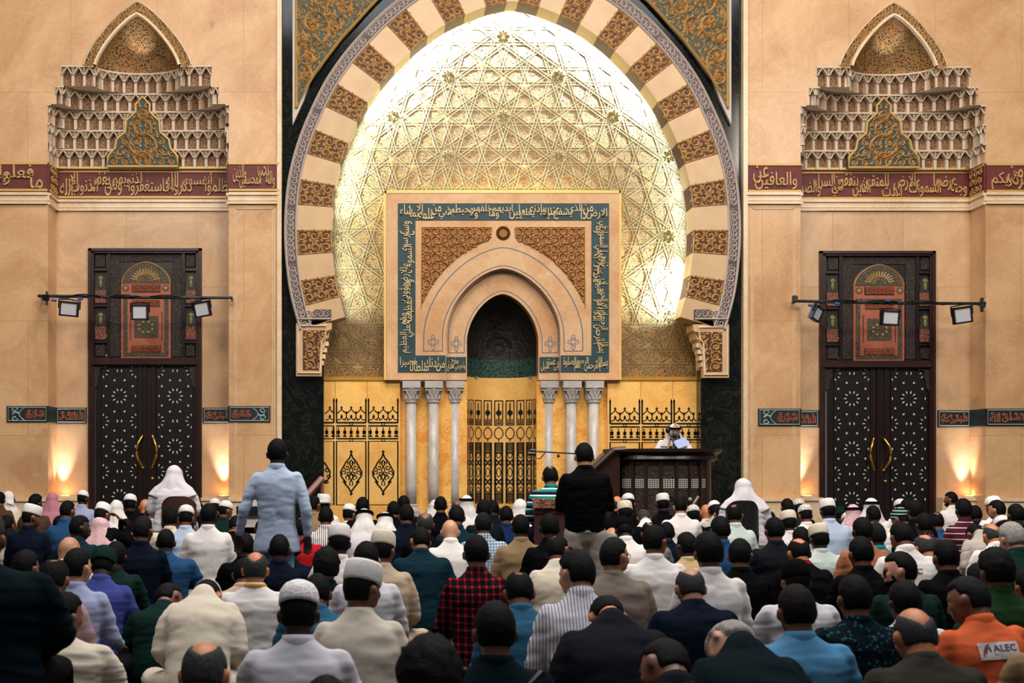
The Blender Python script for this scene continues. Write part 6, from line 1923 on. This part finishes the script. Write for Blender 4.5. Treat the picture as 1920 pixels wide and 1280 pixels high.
P(857,938,22,'u','bg','b','shirt','white'); P(875,925,28,'u','ga','t','robe','white'); P(856,947,32,'l','sh','b','shirt','teal')
P(844,973,34,'l','bb','l','shirt','white',wide=1.05); P(636,983,41,'u','kf','d','shirt','white'); P(646,979,24,'u','ga','t','robe','white')
P(718,995,44,'u','kc','b','robe','beige',yaw=-20); P(687,1014,49,'u','sh','l','shirt','lwhite'); P(679,1049,66,'u','kf','b','robe','cream',yaw=-38)
P(788,987,37,'l','sh','t','shirt','teal',wide=1.15,yaw=15); P(767,990,26,'u','sh','d','shirt','black')
# ---- centre
P(907,934,29,'u','sh','d','shirt','dteal'); P(906,960,33,'u','ds','b','shirt','lblue',pat='check',wide=1.1); P(924,937,23,'u','sh','d','shirt','dteal'); P(949,948,27,'u','sh','b','shirt','royal')
P(932,950,21,'u','sn','b','shirt','olive'); P(976,964,34,'u','sh','d','shirt','tan',wide=1.05); P(975,933,29,'u','gw','t','robe','white'); P(982,945,19,'u','sh','b','shirt','black')
P(904,996,30,'l','bb','t','shirt','olive'); P(893,1002,48,'u','sh','b','kneel','red',pat='plaid'); P(1030,962,37,'u','sh','d','shirt','black'); P(1046,1002,42,'l','bp','b','robe','cream',yaw=-35)
P(1080,1033,60,'l','fu','l','shirt','lwhite',pat='pin',yaw=30,wide=1.05); P(1157,912,23,'u','bh','o','shirt','black'); P(1178,923,22,'u','kw','t','shirt','black'); P(1172,939,27,'u','ke','d','shirt','black')
P(1170,966,33,'l','kb','d','shirt','white'); P(1148,988,31,'l','bw','o','robe','cream'); P(1152,1007,50,'u','ds','t','coat','gtan',yaw=-50,extra='glasses',wide=1.08)
P(1207,955,25,'b','bg','b','robe','white'); P(1243,923,24,'u','kf','d','shirt','black'); P(1275,930,28,'u','sh','l','shirt','white',wide=1.15); P(1300,946,25,'u','kg','d','shirt','black')
P(1324,945,19,'u','bb','o','shirt','white'); P(1340,938,22,'l','kk','d','shirt','khaki'); P(1352,944,26,'u','ds','t','shirt','black'); P(1378,944,29,'u','bp','b','shirt','mint',yaw=-25)
P(1350,967,36,'u','sh','d','shirt','blue'); P(1369,967,24,'u','bb','o','shirt','khaki',yaw=-30); P(1217,978,29,'u','bp','b','shirt','grey'); P(1250,978,29,'u','sh','d','shirt','navy')
P(1228,984,43,'u','sh','b','shirt','white',yaw=-40,wide=1.1); P(1287,997,37,'u','sh','d','shirt','straw',yaw=20); P(1328,999,51,'u','fu','b','tee','white'); P(1388,1009,43,'u','sh','b','shirt','black',yaw=-25)
P(1294,1064,55,'l','bg','t','coat','navy',wide=1.1,extra='glasses'); P(1138,1120,66,'h','br','o','coat','charcoal',wide=1.15)
P(973,1069,57,'l','bp','b','shirt','denim'); P(928,1126,79,'u','sh','b','shirt','dteal',wide=1.05,extra='strap'); P(806,1190,111,'u','cu','b','shirt','charcoal')
P(1368,1172,77,'h','sw','l','coat','dteal',yaw=35); P(1245,1200,84,'b','sh','b','shirt','charcoal',yaw=35)
# ---- right
P(1414,952,26,'u','sh','b','shirt','pink'); P(1452,969,35,'u','sh','b','shirt','charcoal',wide=1.1); P(1476,934,23,'u','sn','b','shirt','green'); P(1498,935,22,'u','kg','d','shirt','black'); P(1510,945,25,'u','kg','b','shirt','white')
P(1443,958,22,'u','sn','b','shirt','oliveb'); P(1479,957,28,'u','kc','d','shirt','lwhite'); P(1502,987,33,'u','sh','d','shirt','white'); P(1498,1008,41,'l','br','o','coat','black',extra='red')
P(1552,935,28,'u','kf','d','shirt','lblue',wide=1.15); P(1536,982,35,'u','kc','d','shirt','mint',wide=1.1); P(1575,949,20,'u','kn','d','shirt','green'); P(1600,943,28,'u','gk','t','robe','pink',pat='kef'); P(1590,960,21,'l','kw','b','shirt','cream')
P(1617,969,36,'u','sh','d','shirt','rust'); P(1614,1005,44,'u','sh','b','shirt','black'); P(1634,931,29,'u','ga','t','robe','white'); P(1637,947,26,'u','sh','d','shirt','cream')
P(1688,935,21,'u','kw','t','shirt','white'); P(1688,951,28,'l','ks','b','shirt','white',yaw=30); P(1716,937,28,'u','sh','d','shirt','black'); P(1700,935,23,'u','sh','d','shirt','black'); P(1733,961,31,'u','sh','d','shirt','navy',pat='dplaid',wide=1.1)
P(1755,959,27,'u','bp','b','shirt','blue'); P(1783,921,24,'u','sh','b','shirt','white',yaw=45,extra='beard'); P(1806,935,30,'u','fu','d','shirt','maroon',pat='hs2'); P(1828,947,24,'u','sh','d','shirt','navy')
P(1863,929,25,'u','kk','b','shirt','white',yaw=30); P(1869,937,26,'u','sh','t','shirt','grey',yaw=35); P(1905,944,30,'u','sh','d','shirt','green'); P(1880,966,28,'l','kw','d','shirt','white'); P(1828,984,30,'h','sh','b','shirt','khaki')
P(1642,979,36,'u','ds','d','shirt','turq'); P(1690,977,40,'l','sh','b','shirt','white',extra='print',wide=1.1); P(1735,1001,39,'l','bg','o','shirt','grey'); P(1860,981,33,'l','bh','o','shirt','white',wide=1.1); P(1897,980,43,'l','sw','l','coat','green',yaw=10)
P(1773,1011,45,'u','sh','b','shirt','black'); P(1867,1026,53,'u','cu','b','shirt','dgreen'); P(1687,1034,50,'u','sh','l','shirt','green',yaw=65,extra='beard'); P(1835,1055,34,'u','sh','b','shirt','grey')
P(1930,1063,52,'u','sh','b','shirt','yellow'); P(1492,1046,52,'u','kb','b','shirt','lwhite',wide=1.1); P(1493,1095,69,'u','sn','b','shirt','sky',wide=1.1); P(1602,1077,61,'u','sh','b','shirt','dteal',pat='floral',wide=1.1)
P(1696,1087,61,'u','sh','d','shirt','lwhite'); P(1715,1138,77,'l','bh','o','coat','oliveb',wide=1.1); P(1815,1079,62,'l','ds','b','tee','orange',yaw=45,side=-4,extra='badge'); P(1966,1105,72,'u','sh','b','shirt','tan',wide=.95)
P(595,1074,50,'l','sh','b','shirt','denim'); P(560,1087,75,'u','kk','d','shirt','lwhite',wide=1.08); P(387,1083,53,'h','kg','o','robe','cream'); P(383,1202,88,'l','bg','o','shirt','grey'); P(479,1034,48,'u','bg','o','shirt','white',extra='yellow',wide=1.1)
P(458,1045,42,'l','sh','b','shirt','peach',wide=1.2); P(610,1266,86,'l','sh','b','shirt','black'); P(-30,952,72,'u','sg','b','chaircoat','dteal',z0=.42,wide=1.35,d=5.2,label='blurred person in a dark teal coat cut off by the left edge, nearest the camera')
# ---- solve the distances, then build
for q in PLACED:
    lean, bow = POSE[q['pose']]
    if q['head'] in ('gw', 'ga', 'gp', 'gk', 'ho', 'tw'): q['cap'] = .015
    elif q['head'][0] == 'k': q['cap'] = .02
    elif q['head'] in ('cu',): q['cap'] = .02
    elif q['head'] in ('bb', 'bh', 'br', 'bw', 'bg'): q['cap'] = -.008
    else: q['cap'] = .0
    hw = .175
    if q['head'] in ('gw', 'ga', 'gp', 'gk', 'ho', 'tw'): hw = .20
    elif q['head'][0] == 'k': hw = .178
    d = q['d'] or F*hw/q['w']
    tops = lambda T: head_top(T, lean, bow)[:, 2].max()+q['cap']
    lo, hi = .78, 1.32
    # adjust the distance when the trunk length would become unnatural
    for _ in range(40):
        h = EYE-(q['y']-PY)*d/F-q['z0']
        if h < tops(lo): d *= .985
        elif h > tops(hi): d *= 1.015 if q['y'] > PY+10 else .99
        else: break
    q['dist'] = d; q['tops'] = tops; q['lean'], q['bow'] = lean, bow
PLACED.sort(key=lambda q: q['dist'])
def Xat(q): return (q['x']-PX)*q['dist']/F
FIXED = [((519-PX)*10.55/F, 10.55, .5), ((1097-PX)*11.5/F, 11.5, .5), (X_(325, 15.3), 15.3, .7), (X_(1399, 15.2), 15.2, .7), (X_(1033, 13.75), 13.75, .75)]
for it in range(120):
    moved = False
    for i in range(len(PLACED)):
        for j in range(i+1, len(PLACED)):
            a, b = PLACED[i], PLACED[j]
            if a['dist'] > b['dist']: a, b = b, a
            dx = abs(Xat(a)-Xat(b)); dy = b['dist']-a['dist']
            need = .60 if dx < .36 else (.30 if dx < .54 else 0)
            if dy < need:
                k = (need-dy)*.3; b['dist'] += k; a['dist'] -= k*.6; moved = True
    for q in PLACED:
        q['dist'] = min(q['dist'], 20.6)
        for fx_, fy_, fr_ in FIXED:
            if abs(Xat(q)-fx_) < .46 and abs(q['dist']-fy_) < fr_: q['dist'] += .05 if q['dist'] > fy_ else -.05
        if 1105 < q['x'] < 1345 and q['dist'] > 17.6: q['dist'] = 17.6
    if not moved: break
MAXBACK = 20.6
SHIRTPARTS = {}
def build_person(q):
    D = q['dist']; lean, bow = q['lean'], q['bow']
    h = EYE-(q['y']-PY)*D/F-q['z0']
    for tr_ in range(14):
        lo, hi = .74, 1.30
        for _ in range(22):
            m = (lo+hi)/2
            if head_top(m, lean, bow)[:, 2].max()+q['cap'] < h: lo = m
            else: hi = m
        T = (lo+hi)/2
        if T > 1.28 and lean > 4: lean *= .82; bow *= .9
        elif T < .76 and lean < 34: lean += 4; bow += 4
        else: break
    lod = 0 if D < 11 else 1
    hd, hx = HEADS[q['head']]
    kw = dict(T=T, wide=q['wide']*1.06, lean=lean, bow=bow, yaw=q['yaw'], side=q['side'], twist=q['twist'])
    fn = lambda c: deform(c, **kw)
    hp = deform(np.array([HC]), **kw)[0]
    px = (q['x']-PX)*D/F-hp[0]
    B, Tm, L = POSES[q['base']][lod]
    root = inst('person', B, fn, skin(q['sk'])); root.location = (px, D-hp[1], q['z0'])
    # turn the figure slightly so that it faces the niche wall from its own place
    tc = q['top']; trc = q['tr'] or {'robe': tc, 'coat': 'charcoal' if tc not in ('gtan',) else 'gtan'}.get(q['base'], random.Random(int(q['x']*7)).choice(['charcoal', 'navy', 'khaki', 'black', 'grey']) if tc not in ('cream', 'white', 'beige') else tc)
    cm_ = cloth(tc, q['pat'])
    nm = {'coat': 'jacket', 'robe': 'robe', 'chairrobe': 'robe', 'chaircoat': 'coat'}.get(q['base'], 'shirt')
    top = inst(nm, Tm, fn, cm_, root)
    inst('trousers', L, fn, cloth(trc), root)
    inst('collar', HB['collar'], fn, cm_ if q['base'] != 'coat' else cloth(tc), top)
    for mesh, part, c in hd:
        inst(part, HB[mesh], fn, hairmat(c) if isinstance(c, str) else cloth(*c), root)
    ex = q['extra']
    if abs(q['yaw']) > 40: inst('eyes', HB['eyes'], fn, plain('eye white', 'cfc8c0', .2), root)
    if ex == 'glasses': inst('glasses', HB['glasses'], fn, M_black, root)
    if ex == 'beard': inst('beard', HB['beard'], fn, hairmat('k'), root)
    if ex in ('red', 'yellow', 'orange'): inst('lanyard', HB['lanyard'], fn, cloth(ex), root)
    if ex == 'scarf': inst('scarf', HB['ghutra_a'], lambda c: fn((c-HC)*np.array((1.15, 1.15, .8))+HC-np.array((0, .02, .15))), cloth('pink', 'kef'), root)
    if ex == 'strap':
        s = MB(); s.tube([(.16, -.10, .59), (.08, -.150, .50), (-.04, -.155, .36), (-.16, -.13, .22)], .014, 5); me = bpy.data.meshes.new('bag_strap'); me.from_pydata(s.v, [], s.f)
        me.materials.append(M_black); inst('bag_strap', me, fn, M_black, root)
    q['obj'] = root; q['T'] = T
    return root, fn, top
for q in PLACED:
    root, fn, top = build_person(q)
    # badge on the orange shirt, print on the white one
    if q['extra'] in ('badge', 'print'):
        def on_back(vs2, off=.004):
            """project 2-D (x,z) points of the rest figure on the back surface"""
            from mathutils.bvhtree import BVHTree
            base = POSES[q['base']][0][1]; bv = BVHTree.FromPolygons([v.co.copy() for v in base.vertices], [tuple(p.vertices) for p in base.polygons])
            out = []
            for x, z in vs2:
                hit = bv.ray_cast(Vector((x, -1, z)), Vector((0, 1, 0))); y = hit[0].y if hit[0] else -.12
                out.append((x, y-off, z))
            return out
        def patch(name, x0, x1, z0, z1, mat, parent, off, n=12, m=6):
            g = [(x0+(x1-x0)*i/n, z0+(z1-z0)*j/m) for j in range(m+1) for i in range(n+1)]
            v = on_back(g, off); f = [(j*(n+1)+i, j*(n+1)+i+1, (j+1)*(n+1)+i+1, (j+1)*(n+1)+i) for j in range(m) for i in range(n)]
            me = bpy.data.meshes.new(name); me.from_pydata(v, [], f); me.materials.append(mat); return inst(name, me, fn, mat, parent)
        if q['extra'] == 'badge':
            bd = patch('back_patch', -.085, .105, .440, .520, plain('pale patch', 'c9bdb6', .8), top, .006)
            tv, tf = text_mesh('ALEC', .012, 0.0)
            xs = [p[0] for p in tv]; ys = [p[1] for p in tv]; x0, x1, y0, y1 = min(xs), max(xs), min(ys), max(ys)
            pts = [(-.022+(p[0]-x0)/(x1-x0)*.112, .475+(p[1]-y0)/(y1-y0)*.032) for p in tv]
            me = bpy.data.meshes.new('lettering'); me.from_pydata(on_back(pts, .0085), [], tf); mt = plain('navy lettering', '232a52', .7); me.materials.append(mt); inst('lettering', me, fn, mt, bd)
            for nm_, col_, pl in (('red_arc', 'a02028', [(-.067, .460), (-.061, .485), (-.049, .503), (-.035, .512)]), ('dark_arc', '232a52', [(-.057, .473), (-.047, .493), (-.037, .499), (-.033, .477)])):
                g = MB().rib(pl, .008, .0, 0, flat=.9); me = bpy.data.meshes.new(nm_); me.from_pydata(on_back([(v[0], v[2]) for v in g.v], .0085), [], g.f); mt = plain(nm_, col_, .7); me.materials.append(mt); inst('emblem', me, fn, mt, bd)
            g = MB().rib([(-.02, .464), (.088, .464)], .005, 0, 0, flat=.9); me = bpy.data.meshes.new('line'); me.from_pydata(on_back([(v[0], v[2]) for v in g.v], .0085), [], g.f); mt = plain('grey line', '8a8488', .7); me.materials.append(mt); inst('small_line', me, fn, mt, bd)
        else:
            g = MB()
            for pl in ([(-.03, .47), (.05, .475), (.055, .50), (-.02, .495)], [(-.02, .48), (.0, .485)], [(.01, .485), (.03, .48)], [(-.08, .50), (-.04, .505)], [(-.07, .49), (-.05, .48), (-.03, .485)]):
                g.rib(pl, .006, 0, 0, flat=.9, closed=len(pl) == 4)
            me = bpy.data.meshes.new('print'); me.from_pydata(on_back([(v[0], v[2]) for v in g.v], .006), [], g.f); mt = plain('black print', '18181c', .8); me.materials.append(mt); inst('print', me, fn, mt, top)

# ---- special figures
def special(name, base, head, sk, tc, fnkw, loc, label, pat=None, trc=None, lod=0, rz=0., extra=(), topname='shirt'):
    fn = lambda c: deform(c, **fnkw)
    B, Tm, L = POSES[base][lod]
    root = inst('person', B, fn, skin(sk)); root.location = loc; root.rotation_euler.z = rz
    top = inst(topname, Tm, fn, cloth(tc, pat), root); inst('trousers', L, fn, cloth(trc or tc), root)
    inst('collar', HB['collar'], fn, cloth(tc), top)
    for mesh, part, c in HEADS[head][0]: inst(part, HB[mesh], fn, hairmat(c) if isinstance(c, str) else cloth(*c), root)
    for e, m in extra: inst(e, HB[e], fn, m, root)
    tag(root, label, 'person'); return root, fn, top
# walking man: standing, arms slightly away from the body
def place_top(x, ytop, D, hz): return ((x-PX)*D/F, D, EYE-(ytop-PY)*D/F-hz)
def walk_legs(mb):
    limb(mb, [(-.078, .0, -.02), (-.072, .10, -.34), (-.05, .14, -.76)], [.086, .070, .054]); limb(mb, [(.078, .0, -.02), (.072, -.02, -.36), (.02, -.12, -.76)], [.086, .070, .054])
WT = [(-.10, .205, .155, 0), (-.03, .20, .15, 0), (.06, .18, .135, 0), (.16, .158, .118, -.005), (.28, .162, .118, -.01), (.40, .178, .118, -.012), (.49, .186, .112, -.014), (.54, .172, .095, -.012), (.58, .130, .08, -.01), (.615, .086, .066, -.005), (.655, .064, .058, -.004)]
base_set('walk', None, None, WT, arm_pts={-1: ((-.168, -.005, .535), (-.28, -.03, .26), (-.335, .05, .03), (-.05, .25, -1)), 1: ((.168, -.005, .535), (.255, -.06, .26), (.265, -.01, .03), (.02, .2, -1))}, legfun=walk_legs, curl=.35)
root, fn, top = special('walk', 'walk', 'sh', 'd', 'lblue', dict(lean=3, bow=4, T=1.0), place_top(519, 815, 10.55, .905), 'tall man in a light blue shirt and faded jeans walking among the seated rows', trc='sky')
for o in root.children:
    if o.name.startswith('trousers'): o.data.materials[0] = plain('faded jeans', '86a6bd', .9, n=16, amt=.35, col2='4a6c88', bump=.2, bs=60)
# shoes
def shoes(root, pts):
    z = -root.location.z
    for k, (x, y) in enumerate(pts):
        m = MB(); m.ball((x, y+.06, z+.045), (.045, .12, .045), 12, 8); o = m.make('bare_foot', root.data.materials[0], root, smooth=True)
shoes(root, [(-.05, .14), (.02, -.14)])
# black polo man
def st_legs(mb):
    for s in (-1, 1): limb(mb, [(s*.09, .0, .02), (s*.105, .02, -.36), (s*.115, .0, -.76)], [.112, .088, .062])
BT = [(.03, .182, .128, 0), (.10, .188, .13, 0), (.20, .19, .13, -.005), (.32, .20, .13, -.01), (.42, .205, .13, -.012), (.50, .205, .118, -.014), (.55, .182, .1, -.012), (.588, .135, .082, -.01), (.622, .088, .068, -.005), (.66, .068, .06, -.004)]
base_set('stand', None, None, BT, arm_pts={-1: ((-.178, -.005, .535), (-.235, .02, .27), (-.13, .22, .24), (.9, .3, 0)), 1: ((.178, -.005, .535), (.24, .02, .27), (.12, .24, .26), (-.9, .3, 0))}, legfun=st_legs)
root, fn, top = special('stand', 'stand', 'sh', 'l', 'black', dict(lean=2, bow=8, T=1.0), place_top(1097, 824, 11.5, .90), 'man in a black top and pale trousers standing with folded arms before the pulpit', trc='khaki')
shoes(root, [(-.115, .0), (.115, .0)])
bl_ = MB(); bl_.lathe([(1., .0), (1.02, .018), (1., .036)], (0, 0, .035), 28, .178, .128); bo = bl_.make('belt', plain('pale belt', 'b5aea2', .5), root)
# striped man on the high chair
base_set('chairshirt', 'chair', 'lap', TORSO, fat=1.05)
root, fn, top = special('st', 'chairshirt', 'bp', 'b', 'turq', dict(lean=8, bow=6, T=1.0, wide=1.1), (X_(1033, 13.75), 13.7, .60), 'man in a turquoise, navy and white striped shirt seated on a high chair', pat='hs', trc='navy')
# hooded figures on chairs
special('h1', 'chairrobe', 'ho', 't', 'lwhite', dict(lean=10, bow=10, T=1.0, wide=1.22), (X_(325, 15.3), 15.25, EYE-(868-PY)*15.3/F-.885), 'person shrouded in white cloth seated on a brown chair by the left door', topname='robe')
special('h2', 'chairrobe', 'ho', 't', 'lwhite', dict(lean=9, bow=10, T=1.0, wide=1.22), (X_(1399, 15.2), 15.2, EYE-(893-PY)*15.2/F-.885), 'person shrouded in white cloth seated on a black chair right of the pulpit', topname='robe')
# the speaker facing the hall
RT = [(-.5, .24, .19, 0), (-.1, .24, .18, 0), (.1, .225, .16, 0), (.3, .215, .15, 0), (.45, .22, .14, -.01), (.54, .215, .12, -.012), (.585, .185, .1, -.01), (.62, .12, .08, -.01), (.65, .07, .062, -.004)]
base_set('imam', None, None, RT, arm_pts={-1: ((-.19, -.005, .56), (-.27, .04, .33), (-.15, .24, .40), (.3, .6, .5)), 1: ((.19, -.005, .56), (.27, .04, .33), (.10, .24, .42), (-.4, .6, .5))}, legfun=st_legs, sleeve=1.3, curl=.9)
zi = EYE-(790-PY)*19.25/F-.90
root, fn, top = special('imam', 'imam', 'ga', 't', 'white', dict(lean=4, bow=14, T=1.0), (X_(1262, 19.25), 19.25, zi), 'speaker in white robe, gold-edged cloak and white head cloth reading aloud on the pulpit', rz=PI, extra=(('beard', hairmat('w')), ('eyes', plain('eye white', 'cfc8c0', .2))), topname='robe')
from mathutils.bvhtree import BVHTree
bs_ = POSES['imam'][0][1]; bvh = BVHTree.FromPolygons([v.co.copy() for v in bs_.vertices], [tuple(p.vertices) for p in bs_.polygons])
for s in (-1, 1):
    g = MB(); vs = []
    for i in range(15):
        z = .60-.42*i/14
        for k in range(4):
            x = s*(.075+.018*k+.010*i/14); h_ = bvh.ray_cast(Vector((x, 1, z)), Vector((0, -1, 0))); vs.append((x, (h_[0].y if h_[0] else .1)+.008, z))
    g.add(vs, [(4*i+k, 4*i+k+1, 4*i+k+5, 4*i+k+4) for i in range(14) for k in range(3)])
    me = bpy.data.meshes.new('trim'); me.from_pydata(g.v, [], g.f); me.materials.append(cloth('gold')); inst('gold_trim', me, fn, cloth('gold'), top)
pp = MB(); pp.add([(-.10, 0, -.08), (.10, 0, -.08), (.10, .03, .08), (-.10, .03, .08), (-.10, .004, -.08), (.10, .004, -.08), (.10, .034, .08), (-.10, .034, .08)], [(0, 1, 2, 3), (7, 6, 5, 4), (0, 4, 5, 1), (1, 5, 6, 2), (2, 6, 7, 3), (3, 7, 4, 0)])
po = pp.make('paper_sheets', plain('bluish white paper', '93a0c6', .6)); po.location = W(1278, 829, 18.93); po.rotation_euler = (-.5, -.35, .1)
tag(po, 'bluish white papers held by the speaker on the pulpit', 'paper')

# ---- labels: say which one, with neighbours where looks repeat
ZN = [(0, 165, 'left of the left door'), (165, 378, 'below the left door'), (378, 525, 'near the walking man'), (525, 760, 'left of the mihrab columns'), (760, 1000, 'below the mihrab'), (1000, 1150, 'by the standing man in black'), (1150, 1340, 'before the pulpit'), (1340, 1540, 'right of the pulpit'), (1540, 1760, 'below the right door'), (1760, 2000, 'right of the right door')]
def zone(x):
    for a, b, n in ZN:
        if x < b: return n
    return ZN[-1][2]
def row(y): return 'back' if y < 960 else 'middle' if y < 1035 else 'front'
def first_label(q):
    c = (CNAME[q['top']] if q['pat'] != 'plaid' else 'red and')+' '+PNAME.get(q['pat'], '')+BNAME[q['base']]
    art = 'an ' if c[0] in 'aeio' else 'a '
    return 'person with '+HEADS[q['head']][1]+' in '+art+c
groups = {}
for q in PLACED:
    q['lab'] = q['label'] or first_label(q); groups.setdefault(q['lab'], []).append(q)
uniq = [k for k, v in groups.items() if len(v) == 1]
for k, v in groups.items():
    if len(v) == 1: continue
    sub = {}
    for q in v: sub.setdefault((row(q['y']), zone(q['x'])), []).append(q)
    for (r, zn), L in sub.items():
        if len(L) == 1: L[0]['lab'] = '%s, %s row, %s' % (k, r, zn)
        else:
            L.sort(key=lambda q: q['x'])
            for i, q in enumerate(L):
                w_ = ('leftmost', 'rightmost')[i] if len(L) == 2 else ('leftmost', 'middle', 'rightmost')[i] if len(L) == 3 else ('leftmost', 'second', 'third', 'rightmost')[min(i, 3)]
                q['lab'] = '%s, %s, %s %s' % (k, r, w_, zn.replace('of the mihrab columns', 'of the columns').replace('by the standing man in black', 'by standing man').replace('near the walking man', 'by walking man'))
for q in PLACED:
    l = q['lab']
    ws = l.replace(',', '').split()
    if len(ws) > 16:
        l = l.replace(' hair', '-haired', 1) if 0 else l
        l = l.replace('person with ', '').replace('and black cord', 'with cord').replace(' row,', ',').replace('by the standing man in black', 'by the standing man').replace('left of the mihrab columns', 'by the left columns').replace('a flat-topped ', 'flat-topped ')
        if not l.startswith('person'): l = 'person, '+l
    while len(l.replace(',', '').split()) > 16:
        l2 = l.replace(' in a ', ', ', 1).replace(' in an ', ', ', 1) if ' in a' in l else l.replace(' the ', ' ', 1)
        if l2 == l: print('LONG', l); break
        l = l2
    tag(q['obj'], l, 'person', 'worshippers seated on the floor')
